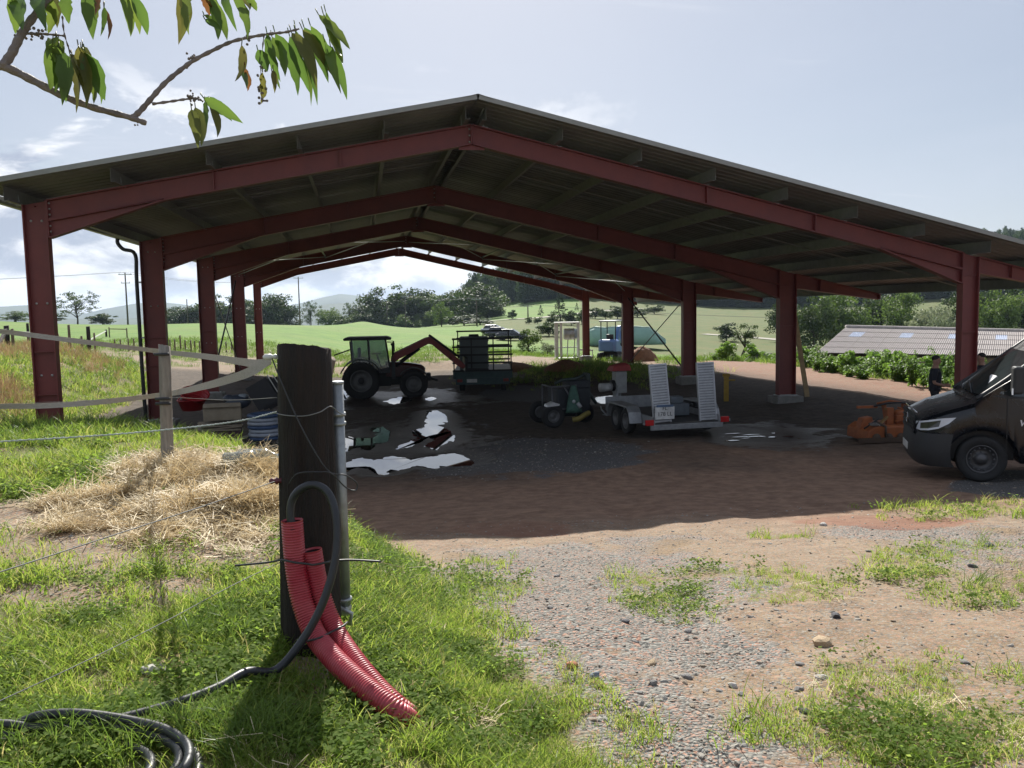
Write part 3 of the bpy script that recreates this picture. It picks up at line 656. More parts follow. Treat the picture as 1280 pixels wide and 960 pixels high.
def herb(n, h, spread, seed):
    r = random.Random(seed); V = []; F = []
    for k in range(n):
        a = r.uniform(0, 6.283); d = r.random() ** .6 * spread; c = Vector((d * math.cos(a), d * math.sin(a), h * r.uniform(.3, 1))); b = r.uniform(0, 6.283); tl = r.uniform(.1, .9); s = r.uniform(.5, 1.1) * .017
        u = Vector((math.cos(b) * math.cos(tl), math.sin(b) * math.cos(tl), math.sin(tl) * r.choice((-.5, 1)))) * s; w = Vector((-math.sin(b), math.cos(b), r.uniform(-.4, .4))) * s * .55
        i = len(V); V += [c, c + u * .6 + w, c + u * 1.3, c + u * .6 - w]; F.append((i, i + 1, i + 2, i + 3))
    return V, F
GRASS = leaf_mat('grass_blades', [(.095, .15, .025), (.135, .21, .034), (.18, .26, .047), (.25, .29, .07), (.36, .31, .14)], .6, .5)
LUSH = leaf_mat('long_grass_blades', [(.07, .12, .025), (.11, .18, .035), (.17, .25, .055)], .45, .45)
HERB = leaf_mat('herb_leaves', [(.085, .14, .025), (.125, .20, .035), (.165, .245, .05), (.23, .28, .08)], .62, .85)
STRAWM = leaf_mat('straw_stalks', [(.32, .24, .13), (.48, .38, .22), (.62, .52, .33), (.70, .62, .44)], .2, .6)
DRYM = leaf_mat('dry_grass', [(.16, .10, .055), (.26, .17, .09), (.36, .26, .14), (.20, .19, .07)], .3, .7)
short = [loose('grass_tuft', fast_mesh('grass_tuft', *blades(9, .055, .05, .006, .7, 100 + k), GRASS)) for k in range(4)] + [loose('grass_tuft', fast_mesh('grass_tuft', *blades(10, .12, .07, .005, .9, 140 + k), GRASS)) for k in range(2)]
longg = [loose('long_grass_tuft', fast_mesh('long_grass_tuft', *blades(14, .26, .07, .007, .8, 200 + k), LUSH)) for k in range(3)]
herbs = [loose('herb_tuft', fast_mesh('herb_tuft', *herb(16, .06, .07, 300 + k), HERB)) for k in range(3)]
dryt = [loose('dry_tuft', fast_mesh('dry_tuft', *blades(16, .75, .18, .012, .55, 400 + k), DRYM)) for k in range(3)]
meadow = [loose('meadow_tuft', fast_mesh('meadow_tuft', *blades(22, .22, .28, .016, .7, 450 + k), LUSH)) for k in range(3)]
def gmask(x, y):
    """look the ground masks up on the grid"""
    i = np.clip(np.searchsorted(gx, x), 1, len(gx) - 1); j = np.clip(np.searchsorted(gy, y), 1, len(gy) - 1)
    i = np.where(np.abs(gx[i - 1] - x) < np.abs(gx[i] - x), i - 1, i); j = np.where(np.abs(gy[j - 1] - y) < np.abs(gy[j] - y), j - 1, j)
    return {k: a[j, i] for k, a in GM.items()}, GZ[j, i], sdH[j, i]
def gz(x, y):
    i = np.clip(np.searchsorted(gx, x) - 1, 0, len(gx) - 2); j = np.clip(np.searchsorted(gy, y) - 1, 0, len(gy) - 2)
    u = (x - gx[i]) / (gx[i + 1] - gx[i]); v = (y - gy[j]) / (gy[j + 1] - gy[j])
    return (GZ[j, i] * (1 - u) + GZ[j, i + 1] * u) * (1 - v) + (GZ[j + 1, i] * (1 - u) + GZ[j + 1, i + 1] * u) * v
def rot_rand(n, tilt=.15): return np.stack([rng.normal(0, tilt, n), rng.normal(0, tilt, n), rng.uniform(0, 6.283, n)], 1)
def put(name, n, r0, r1, sources, keep, size, tilt=.15, sink=.0, **kw):
    x, y, r = polar(n, r0, r1, **kw); m, _, sd = gmask(x, y); k = keep(x, y, r, m, sd) > rng.random(n); x, y, r = x[k], y[k], r[k]; z = gz(x, y) - sink
    s = size(x, y, r); return scatter(name, np.stack([x, y, z], 1), rot_rand(len(x), tilt), s, rng.integers(0, len(sources), len(x)), sources)
notbarn = lambda x, y: 1.0
# short turf: clumpy, thin over the straw and the bare soil
put('grass', 230000, 1.7, 45, short, lambda x, y, r, m, sd: m['grass'] * (1 - m['straw']) * (1 - m['dry'] * .8) * np.clip(.10 + 1.3 * ease(fbm(x, y, .35, 4, 3), .36, .66), 0, 1) * (y < 60), lambda x, y, r: (.40 + .8 * fbm(x, y, .6, 3, 4) + .45 * rng.random(len(x)) * rng.random(len(x))) * np.clip(r / 6, .9, 3.2) * (1 - .72 * gmask(x, y)[0]['patch']))
put('clover', 90000, 1.7, 12, herbs, lambda x, y, r, m, sd: m['grass'] * (1 - .7 * m['patch']) * (1 - m['straw']) * ease(fbm(x, y, .45, 4, 41) + .16 * np.exp(-((x + .1 - .0 * y) / .7) ** 2), .54, .70), lambda x, y, r: (.6 + .7 * rng.random(len(x))) * np.clip(r / 5, .9, 1.6))
# longer tufts: round the post, along the hose, along the lip of the bank
def tall(x, y, r, m, sd):
    k = np.zeros_like(x)
    for (u, v, z, ru, rv, w) in ((265, 800, -1.36, 50, 30, .6), (440, 740, -1.4, 40, 40, .3), (540, 780, -1.6, 40, 40, .12), (290, 935, -1.36, 90, 30, .45), (60, 955, -1.36, 90, 25, .3), (520, 700, -1.75, 60, 60, .3), (480, 640, -2.1, 60, 50, .35), (1250, 760, -2.0, 40, 30, .35), (1200, 690, -2.2, 90, 10, .25)):
        k = np.maximum(k, w * in_patch(x, y, patch(u, v, z, ru, rv), .6))
    lip = .6 * np.exp(-((y - 11.0) / .9) ** 2) * (x < -.6) * (x > -9)
    return np.maximum(k, lip) * m['grass'] * (1 - m['straw'])
put('long_grass', 45000, 1.7, 16, longg, tall, lambda x, y, r: (.4 + .55 * rng.random(len(x))) * np.clip(r / 8, .8, 1.2), .2)
put('meadow_grass', 60000, 10, 90, meadow, lambda x, y, r, m, sd: np.where((sd > .2) & (y > 9), .55, 0) * (1 - m['dry'] * .7) + m['grass'] * (y > 41) * (y < 75) * .5 + m['grass'] * (x > 17) * (y > 12) * (y < 60) * .6 + m['grass'] * (y > 33) * (y < 43) * (x > 6) * .8, lambda x, y, r: (.5 + .8 * rng.random(len(x))) * np.clip(r / 30, .7, 1.6), .2)
put('dry_grass', 60000, 12, 60, dryt, lambda x, y, r, m, sd: m['dry'] * .85, lambda x, y, r: (.45 + .6 * rng.random(len(x))), .25)
# straw: loose stalks lying every way, heaped in places
def stalks(n, seed):
    r = random.Random(seed); V = []; F = []
    for k in range(n):
        c = Vector((r.gauss(0, .06), r.gauss(0, .06), abs(r.gauss(0, .012)))); a = r.uniform(0, 6.283); l = r.uniform(.04, .13); e = r.gauss(0, .22); u = Vector((math.cos(a), math.sin(a), e)) * l; w = Vector((-math.sin(a), math.cos(a), 0)) * .002; m = c + Vector((0, 0, r.uniform(-.008, .012)))
        i = len(V); V += [c - u - w, c - u + w, m + w, m - w, c + u + w, c + u - w]; F += [(i, i + 1, i + 2, i + 3), (i + 3, i + 2, i + 4, i + 5)]
    return V, F
straws = [loose('straw_wisp', fast_mesh('straw_wisp', *stalks(26, 500 + k), STRAWM)) for k in range(4)]
put('straw', 90000, 3.2, 11, straws, lambda x, y, r, m, sd: m['straw'] * np.clip(.07 + 1.0 * ease(fbm(x, y, .4, 4, 19) + .22 * m['heap'], .50, .68), 0, 1), lambda x, y, r: .7 + .6 * rng.random(len(x)), .35, a0=-42, a1=10)
put('dead_stems', 26000, 1.8, 14, straws, lambda x, y, r, m, sd: m['grass'] * (1 - m['patch']) * .3 * ease(fbm(x, y, .7, 3, 87), .45, .7), lambda x, y, r: .3 + .4 * rng.random(len(x)), .4)
# gravel: crushed stone
def rock_mesh(seed, n=7, m=5):
    r = random.Random(seed); mb = MB(); mb.ball((0, 0, 0), (1, .75, .5), n, m); cuts = [(Vector((r.gauss(0, 1), r.gauss(0, 1), r.gauss(0, .8))).normalized(), r.uniform(.38, .62)) for _ in range(9)]
    V = []
    for v in mb.v:
        v = Vector(v)
        for d, l in cuts:
            q = v.dot(d)
            if q > l: v = v - d * (q - l)
        V.append(v)
    mb.v = V; mb.sm = [False] * len(mb.f); return mb
ROCKM = leaf_mat('crushed_stone', [(.10, .10, .10), (.19, .19, .18), (.27, .26, .235), (.24, .19, .14), (.33, .32, .295), (.46, .45, .42)], .0, .85)
rocks = [loose('gravel_stone', rock_mesh(600 + k).mesh('gravel_stone', ROCKM)) for k in range(6)]
put('gravel', 150000, 1.8, 24, rocks, lambda x, y, r, m, sd: (m['gravel'] * .5 * (.3 + ease(fbm(x, y, .5, 3, 29), .3, .65)) + .20 * (y < 9.0) * ease(fbm(x, y, .6, 3, 37), .3, .7)) * (1 - .9 * m['grass']) * (x < 22), lambda x, y, r: (lambda s: np.stack([s, s * .85, s * .5], 1))((.005 + .014 * rng.random(len(x)) ** 4 + .006 * rng.random(len(x))) * np.clip(r / 8, .85, 2.2)), .3, .0)
put('rubble', 8000, 1.9, 12, rocks, lambda x, y, r, m, sd: (.35 + .65 * m['gravel']) * (1 - .95 * m['grass']) * (y < 9.6), lambda x, y, r: np.stack([s_ := .008 + .020 * rng.random(len(x)) ** 2, s_ * .8, s_ * .55], 1), .3, -.002)
# single larger stones on the track
STONE = {k: mat('stone_' + k, c, .9, 0, .3, 14, .4, 60) for k, c in dict(grey=(.22, .21, .20), dark=(.09, .09, .10), pale=(.45, .43, .40), tan=(.40, .30, .19), orange=(.42, .17, .09), blue=(.20, .23, .27)).items()}
sm = [rock_mesh(700 + k, 10, 7).mesh('stone', STONE['grey']) for k in range(5)]
ST = [(1027, 807, .13, 'tan', 'large tan boulder half sunk between the two grass patches on the track'), (1045, 772, .085, 'dark', 'dark pointed stone at the right end of the long grass patch on the track'), (1030, 657, .085, 'pale', 'white block of stone at the edge of the barn roof shadow'),
      (1025, 849, .07, 'pale', 'flat pale stone at the top corner of the front right grass patch'), (782, 778, .06, 'dark', 'dark grey stone alone on the left half of the gravel track'), (715, 834, .07, 'orange', 'flat orange brick fragment beside the left grass verge'),
      (742, 847, .06, 'blue', 'blue grey slate piece lying beside the orange fragment'), (1235, 683, .09, 'dark', 'dark stone on the grey gravel strip near the right edge'), (1007, 893, .055, 'dark', 'thin dark stone left of the front right grass patch'), (815, 832, .06, 'tan', 'pale tan flat stone in the middle of the gravel'),
      (1215, 709, .09, 'dark', 'dark lump of stone lying in the bright grass at right'), (917, 859, .055, 'pale', 'small white flat stone in the middle foreground gravel'), (860, 848, .055, 'grey', ''), (926, 869, .05, 'grey', ''), (696, 721, .055, 'grey', ''), (688, 761, .05, 'grey', ''), (998, 863, .05, 'grey', ''), (999, 831, .05, 'grey', ''),
      (1181, 850, .05, 'grey', ''), (1205, 830, .05, 'grey', ''), (860, 791, .055, 'grey', ''), (815, 855, .05, 'grey', ''), (960, 729, .05, 'grey', ''), (722, 876, .045, 'grey', ''), (1085, 690, .06, 'grey', ''), (845, 760, .045, 'grey', '')]
def hit(u, v):
    """where the line of sight meets the ground"""
    d = ray(u, v); t = np.concatenate([np.arange(1.5, 30, .02), np.arange(30, 400, .5)]); x, y, z = d[0] * t, d[1] * t, d[2] * t; k = np.argmax(z < gz(x, y)); return Vector((x[k], y[k], float(gz(x[k:k + 1], y[k:k + 1])[0])))
SMALL = ['small grey stone just above the pale flat stone mid gravel', 'small grey stone touching the white flat stone mid foreground', 'small grey stone near the left verge below the shadow edge', 'small grey stone at the left verge above the grassy tuft', 'small grey stone level with the tan boulder, left of the dark thin one', 'small grey stone directly left of the large tan boulder', 'small grey stone at the back edge of the front right grass patch', 'small grey stone on the tan soil between the two right grass patches', 'small grey stone right of the lone dark stone on the left gravel', 'small grey stone close below the pale tan flat stone', 'small grey stone behind the long grass patch on the track', 'small grey stone beside the left verge near the blue slate', 'small grey stone on the tan dirt below the grey gravel strip', 'small grey stone at the left tip of the long grass patch']
for i, (u, v, s, k, lb) in enumerate(ST):
    s *= .62 if s < .12 else .62; p = hit(u, v); me = sm[i % 5]
    if k != 'grey': me = me.copy(); me.materials[0] = STONE[k]
    o = obj('stone', me, None, p + Vector((0, 0, s * .12))); o.scale = (s, s * .9, s * random.uniform(.55, .9)); o.rotation_euler = (random.uniform(-.3, .3), random.uniform(-.3, .3), random.uniform(0, 6))
    tag(o, lb or SMALL.pop(0), 'stone', 'stones lying on the gravel track')
# ------------------------------------------------------------------ the thick post and what hangs on it
WOODD = mat('creosoted_wood', (.007, .006, .005), .85, 0, .5, 5, .9, 30, stretch=(9, 9, .7), col2=(.028, .016, .011))
WOODG = mat('grey_weathered_wood', (.16, .14, .12), .9, 0, .4, 6, .6, 40, stretch=(6, 6, .6), col2=(.34, .31, .27))
WOODB = mat('brown_wood', (.12, .085, .06), .9, 0, .4, 6, .6, 40, stretch=(6, 6, .6), col2=(.24, .18, .13))
def log_mesh(r0, r1, h, seed, n=36, sec=14, crack=True):
    r = random.Random(seed); mb = MB(); secs = []; ph = [r.uniform(0, 6.28) for _ in range(5)]; cr = [(r.uniform(0, 6.28), r.uniform(.04, .09), r.uniform(.06, .14)) for _ in range(6)]
    for s in range(sec + 1):
        t = s / sec; ring = []
        for k in range(n):
            a = 2 * math.pi * k / n; R = (r0 + (r1 - r0) * t) * (1 + .02 * math.sin(2 * a + ph[0]) + .015 * math.sin(3 * a + ph[1] + 2 * t) + .01 * math.sin(7 * a + ph[2]))
            if crack:
                for c, w, d in cr:
                    q = (a - c - .15 * math.sin(3 * t + c) + math.pi) % (2 * math.pi) - math.pi; R *= 1 - d * math.exp(-(q / w) ** 2)
            ring.append((R * math.cos(a), R * math.sin(a), t * h + (0 if s < sec else .012 * math.sin(a + 1) + r.uniform(-.004, .004))))
        secs.append(ring)
    mb.loft(secs); return mb
pb_ = on_z(389, 800, -1.34); pt_ = on_d(380, 434, 3.43)
post = log_mesh(.122, .106, (pt_ - pb_).length + .12, 3).build('fence_post', WOODD); post.location = pb_ - (pt_ - pb_).normalized() * .12
post.rotation_euler = (pt_ - pb_).to_track_quat('Z', 'Y').to_euler()
tag(post, 'thick dark timber post carrying the red conduits in the foreground', 'post')
q0, q1 = hit(356, 655), on_d(404, 446, 5.3)
p2 = log_mesh(.062, .058, (q1 - q0).length + .1, 8, 18, 8).build('fence_post', WOODB); p2.location = q0 - Vector((0, 0, .1)); p2.rotation_euler = (q1 - q0).to_track_quat('Z', 'Y').to_euler()
tag(p2, 'brown post mostly hidden right behind the thick dark post', 'post')
t0, t1 = on_d(431, 764, 3.62), on_d(421, 478, 3.5)
tube_ = thing('steel_tube', 'grey galvanised steel tube fixed upright along the right side of the thick post', 'tube', t0)
mb = MB(); mb.tube([Vector(), t1 - t0], .0265, 20); mb.build('pipe', mat('dull_zinc', (.30, .32, .33), .5, .7, .25, 12, .1), tube_)
mb = MB(); mb.tube([(t1 - t0) * .995, (t1 - t0) * 1.004], .029, 20); mb.build('end_cap', GALV, tube_)
for f_ in (.82, .86, .05): mb = MB(); mb.tube([(t1 - t0) * f_, (t1 - t0) * (f_ + .012)], .033, 16); mb.build('clamp', GALV, tube_)
mb = MB(); mb.ball((t1 - t0) * .015, (.03, .03, .035), 10, 6); mb.tube([Vector((-.02, -.03, .03)), Vector((.03, -.035, .0)), Vector((.02, -.03, -.05))], .009, 8); mb.build('fixing_bolt', GALV, tube_)
# red corrugated conduits
CONDUIT = mat('red_corrugated_plastic', (.36, .018, .038), .42, 0, .18, 10, .06, 60, spec=.5, col2=(.44, .075, .085))
def corrugated(name, px, ds, rad, label):
    P = [on_d(u, v, d) for (u, v), d in zip(px, ds)]; C = lerp_pts(P, 16); cum = [0]
    for a, b_ in zip(C, C[1:]): cum.append(cum[-1] + (b_ - a).length)
    Ltot = cum[-1]; pitch = .0105; nseg = int(Ltot / pitch); pts = []; rs = []
    def at(s):
        k = max(0, min(len(C) - 2, int(np.searchsorted(cum, s)) - 1)); t = (s - cum[k]) / (cum[k + 1] - cum[k] + 1e-9); return C[k].lerp(C[k + 1], t)
    for k in range(nseg):
        for f_, r in ((0, 1), (.5, 1), (.58, .90), (.92, .90)): pts.append(at((k + f_) * pitch)); rs.append(rad * r)
    t = thing(name, label, 'conduit', C[-1]); mb = MB(); mb.tube([p - C[-1] for p in pts], rs, 22, cap=False); mb.build('corrugated_sleeve', CONDUIT, t)
    mb = MB(); d = (C[0] - C[1]).normalized(); mb.tube([C[0] - C[-1] - d * .01, C[3] - C[-1]], rad * .86, 20, cap=False); mb.tube([C[3] - C[-1], C[4] - C[-1]], rad * .8, 20); mb.build('dark_inside', DARKM, t); return t  # black ring and disc stand for the shade inside the open end
corrugated('conduit', [(365, 650), (369, 700), (377, 748), (392, 790), (416, 822), (452, 856), (494, 889), (520, 908)], [3.22, 3.23, 3.22, 3.18, 3.09, 2.985, 2.90, 2.97], .0415, 'red corrugated conduit, the taller left one, open end near the hose arch')
corrugated('conduit', [(390, 687), (397, 728), (408, 764), (424, 797), (447, 830), (474, 862), (500, 886), (522, 902)], [3.25, 3.26, 3.25, 3.21, 3.10, 3.01, 2.95, 3.02], .0385, 'red corrugated conduit, the shorter right one with a grey scuff low down')
HOSE = mat('black_hose_rubber', (.018, .02, .024), .42, 0, .25, 20, .05, 90)
hp = [(366, 662, 3.2), (363, 645, 3.2), (365, 626, 3.2), (375, 612, 3.19), (392, 606, 3.18), (409, 615, 3.17), (419, 640, 3.15), (421, 680, 3.13), (414, 722, 3.11), (398, 766, 3.09), (374, 806, 3.07), (344, 838, 3.04), (310, 861, 3.0), (276, 878, 2.95), (235, 893, 2.9), (190, 906, 2.86), (140, 916, 2.82), (80, 921, 2.78), (20, 926, 2.74), (-60, 938, 2.66)]
H0 = [on_d(*p) for p in hp]
for k in range(12, len(H0) - 1): H0[k] = hit(hp[k][0], hp[k][1] + 6) + Vector((0, 0, max(.03, .075 - .006 * (k - 12))))
c0 = on_z(50, 1012, -1.36); loops = []
for k in range(100):
    a = 2 * math.pi * k / 26 + 1.9; R = .36 + .022 * math.sin(k * .31) + .045 * (k // 26); x, y = c0.x - .08 + R * 1.05 * math.cos(a), c0.y + R * .78 * math.sin(a); loops.append(Vector((x, y, float(gz(np.array([x]), np.array([y]))[0]) + .03 + .022 * ((k // 26) % 3) + .012 * math.sin(k * .5))))
hose = thing('hose', 'long black hose arching out of the red conduit to a coil in the grass', 'hose', H0[0]); mb = MB(); mb.tube([p - H0[0] for p in lerp_pts(H0, 8)], .0155, 14); mb.build('arched_length', HOSE, hose)
mb = MB(); mb.tube([p - H0[0] for p in lerp_pts(loops, 3)], .015, 12); mb.build('coiled_length', HOSE, hose)
def wire(name, label, cat, px, r, m, n=8, group=None):
    P = lerp_pts([on_d(*p) for p in px], n); mb = MB(); mb.tube([p - P[0] for p in P], r, 6); return tag(mb.build(name, m, None, loc=P[0]), label, cat, group)
WIREM = mat('steel_wire', (.20, .20, .195), .7, .3, .2); BLKW = mat('black_wire', (.03, .03, .032), .5, 0, .2); ROPE = mat('white_green_rope', (.42, .47, .43), .8, 0, .35, 60)
wire('cable_tie', 'black cable tie strapping both red conduits to the post, long tails sticking out', 'cable tie', [(294, 707, 3.3), (335, 703, 3.25), (352, 700, 3.19), (368, 703, 3.165), (385, 705, 3.19), (392, 706, 3.2), (408, 703, 3.21), (418, 701, 3.27), (440, 700, 3.3), (476, 702, 3.3)], .0042, BLKW)
wire('cable_tie', 'black tie binding the two red conduits together low down', 'cable tie', [(372, 800, 3.24), (384, 801, 3.13), (400, 797, 3.12), (414, 790, 3.17), (428, 783, 3.19), (434, 778, 3.25)], .0045, BLKW)
wire('wire_loop', 'thin pale wire wrapped round the thick post and the steel tube', 'wire', [(343, 516, 3.42), (356, 519, 3.32), (380, 520, 3.29), (400, 515, 3.31), (413, 508, 3.36), (424, 516, 3.42), (432, 519, 3.5)], .0022, WIREM)
wire('wire_loop', 'dark wire running diagonally down the thick post into a loose loop', 'wire', [(340, 448, 3.4), (352, 478, 3.33), (370, 520, 3.285), (392, 562, 3.27), (412, 590, 3.29), (432, 594, 3.36), (446, 604, 3.4), (444, 613, 3.4), (432, 609, 3.38), (414, 592, 3.29), (398, 590, 3.26), (372, 592, 3.27), (362, 604, 3.29)], .003, BLKW)
def fence_wire(label, px, r, m, twist=False):
    t = thing('fence_wire', label, 'wire', on_d(*px[0])); P = lerp_pts([on_d(*p) for p in px], 12); mb = MB(); mb.tube([p - P[0] for p in P], r, 6); mb.build('strand', m, t)
    if twist:
        mb = MB(); Q = []
        for k, p in enumerate(lerp_pts(P, 4)): Q.append(p - P[0] + Vector((0, math.cos(k * 1.7), math.sin(k * 1.7))) * r * 1.2)
        mb.tube(Q, r * .7, 5); mb.build('twisted_strand', m, t)
    return t
fw1 = fence_wire('upper bare wire sloping down to the left across the straw', [(346, 601, 3.38), (250, 634, 2.95), (120, 676, 2.55), (0, 715, 2.27), (-120, 752, 2.05)], .0019, WIREM)
mb = MB(); mb.lathe([(.006, -.03), (.014, -.02), (.008, -.01), (.016, 0), (.008, .01), (.014, .02), (.006, .03)], (0, 0, 0), 'x', 12); mb.build('insulator', mat('dark_red_insulator', (.12, .02, .03), .4), fw1)
fence_wire('lower slack wire drooping to the left just above the grass', [(352, 702, 3.36), (290, 732, 3.0), (210, 775, 2.7), (110, 825, 2.4), (0, 876, 2.17), (-110, 925, 1.98)], .0014, WIREM)
fence_wire('twisted white and green rope strung to the left at post mid height', [(346, 515, 3.4), (300, 526, 3.3), (230, 535, 3.2), (130, 544, 3.1), (0, 552, 3.0), (-100, 558, 2.9)], .0026, ROPE, True)
wire('fence_wire', 'thin grey wire stretched left from the slim post below its top', 'wire', [(346, 497, 3.45), (280, 500, 5.2), (212, 497, 7.5), (120, 500, 7.3), (0, 505, 7.1), (-60, 507, 7)], .0015, WIREM)
# electric fence tapes
TAPE = mat('faded_fence_tape', (.34, .31, .28), .85, 0, .25, 30, .2, 200, stretch=(1, 1, 8))
def tape(label, px, w):
    P = lerp_pts([on_d(*p) for p in px], 10); mb = MB(); n = len(P); V = []
    for k, p in enumerate(P):
        tw = .25 * math.sin(k * .25); V += [p - P[0] + Vector((0, math.sin(tw), math.cos(tw))) * w / 2, p - P[0] - Vector((0, math.sin(tw), math.cos(tw))) * w / 2]
    mb.add(V + [Vector(v) + Vector((.0, .0025, 0)) for v in V], [(2 * k, 2 * k + 1, 2 * k + 3, 2 * k + 2) for k in range(n - 1)] + [(2 * n + 2 * k + 2, 2 * n + 2 * k + 3, 2 * n + 2 * k + 1, 2 * n + 2 * k) for k in range(n - 1)] + [(2 * k, 2 * k + 2, 2 * n + 2 * k + 2, 2 * n + 2 * k) for k in range(n - 1)] + [(2 * k + 3, 2 * k + 1, 2 * n + 2 * k + 1, 2 * n + 2 * k + 3) for k in range(n - 1)])
    return tag(mb.build('fence_tape', TAPE, None, loc=P[0]), label, 'fence tape', 'fence tapes at the slim post')
tape('wide grey fence tape, the lower one rising to the thick post', [(339, 447, 3.42), (318, 462, 3.7), (290, 473, 4.3), (250, 484, 5.6), (206, 493, 7.45), (130, 502, 7.3), (60, 507, 7.15), (0, 508, 7.05), (-80, 508, 6.9)], .046)
tape('wide grey fence tape, the upper one tied at the slim post top', [(339, 449, 3.46), (325, 455, 3.8), (300, 452, 4.6), (260, 446, 5.9), (206, 440, 7.45), (110, 428, 7.2), (40, 419, 7.1), (0, 414, 7.0), (-80, 404, 6.9)], .042)
mb = MB(); mb.lathe([(.004, -.03), (.012, -.02), (.012, .0), (.007, .01), (.012, .02), (.004, .03)], (0, 0, 0), 'x', 12); mb.tube([(.0, 0, 0), (.05, .0, -.012)], .005, 6); tag(mb.build('insulator', mat('white_insulator', (.62, .62, .6), .4), None, loc=on_d(338, 446, 3.4)), 'white insulator knob where both fence tapes end', 'insulator')
s0 = hit(209, 582); s1 = on_d(205, 432, (CM @ np.array(s0))[2] - .02)
sp = thing('fence_post', 'slim grey weathered post standing in the grass beside the straw', 'post', s0); mb = log_mesh(.052, .047, (s1 - s0).length + .15, 5, 16, 8); o_ = mb.build('timber', WOODG, sp); o_.location = (0, 0, -.15); o_.rotation_euler = (s1 - s0).to_track_quat('Z', 'Y').to_euler()
for f_ in (.93, .52, .56): mb = MB(); mb.tube([(s1 - s0) * f_ + Vector((-.07, -.03, 0)), (s1 - s0) * f_ + Vector((.05, -.06, 0))], .012, 8); mb.build('tape_holder', DARKM, sp)
# clear plastic bottles lying in the grass by the straw
PLAST = mat('clear_plastic', (.62, .68, .66), .08, 0, .05, trans=.75)
for k, (u, v, an, lb) in enumerate([(302, 580, .3, 'clear plastic bottle at the left of three lying in the grass'), (320, 576, -.2, 'clear plastic bottle in the middle of three lying in the grass'), (336, 572, .9, 'clear plastic bottle at the right of three, next to the thick post')]):
    p = hit(u, v + 4); t = thing('bottle', lb, 'bottle', p + Vector((0, 0, .062)), an, 'bottles in the grass'); mb = MB(); R = .062
    mb.lathe([(0, -.14), (R * .8, -.14), (R, -.12), (R * .94, -.05), (R, -.03), (R * .94, .03), (R, .05), (R * .9, .10), (.016, .165), (.016, .185)], (0, 0, 0), 'x', 18); mb.build('bottle_body', PLAST, t)
    mb = MB(); mb.tube([(.18, 0, 0), (.205, 0, 0)], .019, 12); mb.build('cap', mat('pale_cap', (.55, .6, .62), .5), t)
# pale flat stone in the turf
p = hit(194, 840); o = obj('stone', sm[2].copy(), None, p + Vector((0, 0, .01))); o.data.materials[0] = STONE['pale']; o.scale = (.07, .05, .03); tag(o, 'pale flat stone lying in the turf left of the thick post', 'stone')
# ------------------------------------------------------------------ cherry branch hanging into the view
BARK = mat('cherry_bark', (.12, .095, .085), .7, 0, .35, 30, .4, 120, col2=(.24, .205, .19))
D0 = 1.32
def dpx(u, v, k=0): return on_d(u, v, D0 + .0004 * (u - 150) + k)
cb = thing('cherry_branch', 'cherry tree branch with drooping green leaves hanging in from above', 'branch', dpx(3, 83))
C0 = Vector(cb.location)
def limb(name, px, r, n=6, knobs=()):
    P = lerp_pts([dpx(*p) - C0 for p in px], n); m = len(P); mb = MB(); mb.tube(P, [.78 * (r[0] + (r[1] - r[0]) * k / (m - 1)) + .0006 * math.sin(k * 1.9) for k in range(m)], 10)
    for k in knobs:
        c = P[int(k * (m - 1))]
        for j in range(7): mb.ball(c + Vector((random.gauss(0, .004), random.gauss(0, .003), random.gauss(0, .005))), random.uniform(.0014, .0028), 6, 4)
    return mb.build(name, BARK, cb)
limb('limb', [(-90, 60), (-40, 78), (3, 83), (40, 100), (75, 118), (115, 134), (160, 146), (183, 154)], (.0095, .0055), 6, (.95,))
limb('limb', [(3, 83), (14, 68), (24, 48), (33, 33), (48, 14), (66, -6), (95, -40)], (.009, .0062), 6, (.4,))
limb('limb', [(166, 147), (176, 138), (190, 122), (206, 104), (225, 88), (243, 75), (268, 62), (290, 52), (315, 46), (340, 42), (358, 40), (374, 36)], (.006, .0022), 6, (.45, .72))
limb('twig', [(190, 130), (212, 127), (232, 124), (246, 123), (254, 127)], (.0028, .002), 6, (.6, .75))
limb('twig', [(30, 42), (45, 42), (62, 43), (82, 45)], (.003, .002), 6, (.3, .5))
limb('twig', [(78, 20), (80, 40), (86, 60), (92, 70)], (.0016, .0012), 6); limb('twig', [(330, 44), (328, 62), (326, 90), (328, 128)], (.0014, .001), 6, (.5, .7, .85, .95))
limb('twig', [(95, -40), (140, -26), (200, -20), (260, -22), (330, -20)], (.0045, .003), 6)
LEAFM = leaf_mat('cherry_leaf', [(.05, .10, .025), (.075, .135, .03), (.11, .165, .035), (.16, .18, .045)], .42, .4)
LEAFY = leaf_mat('cherry_leaf_yellowing', [(.07, .10, .025), (.115, .11, .03), (.09, .125, .03)], .4, .45)
LEAFB = leaf_mat('cherry_leaf_brown', [(.10, .06, .03), (.17, .08, .03)], .4, .6)
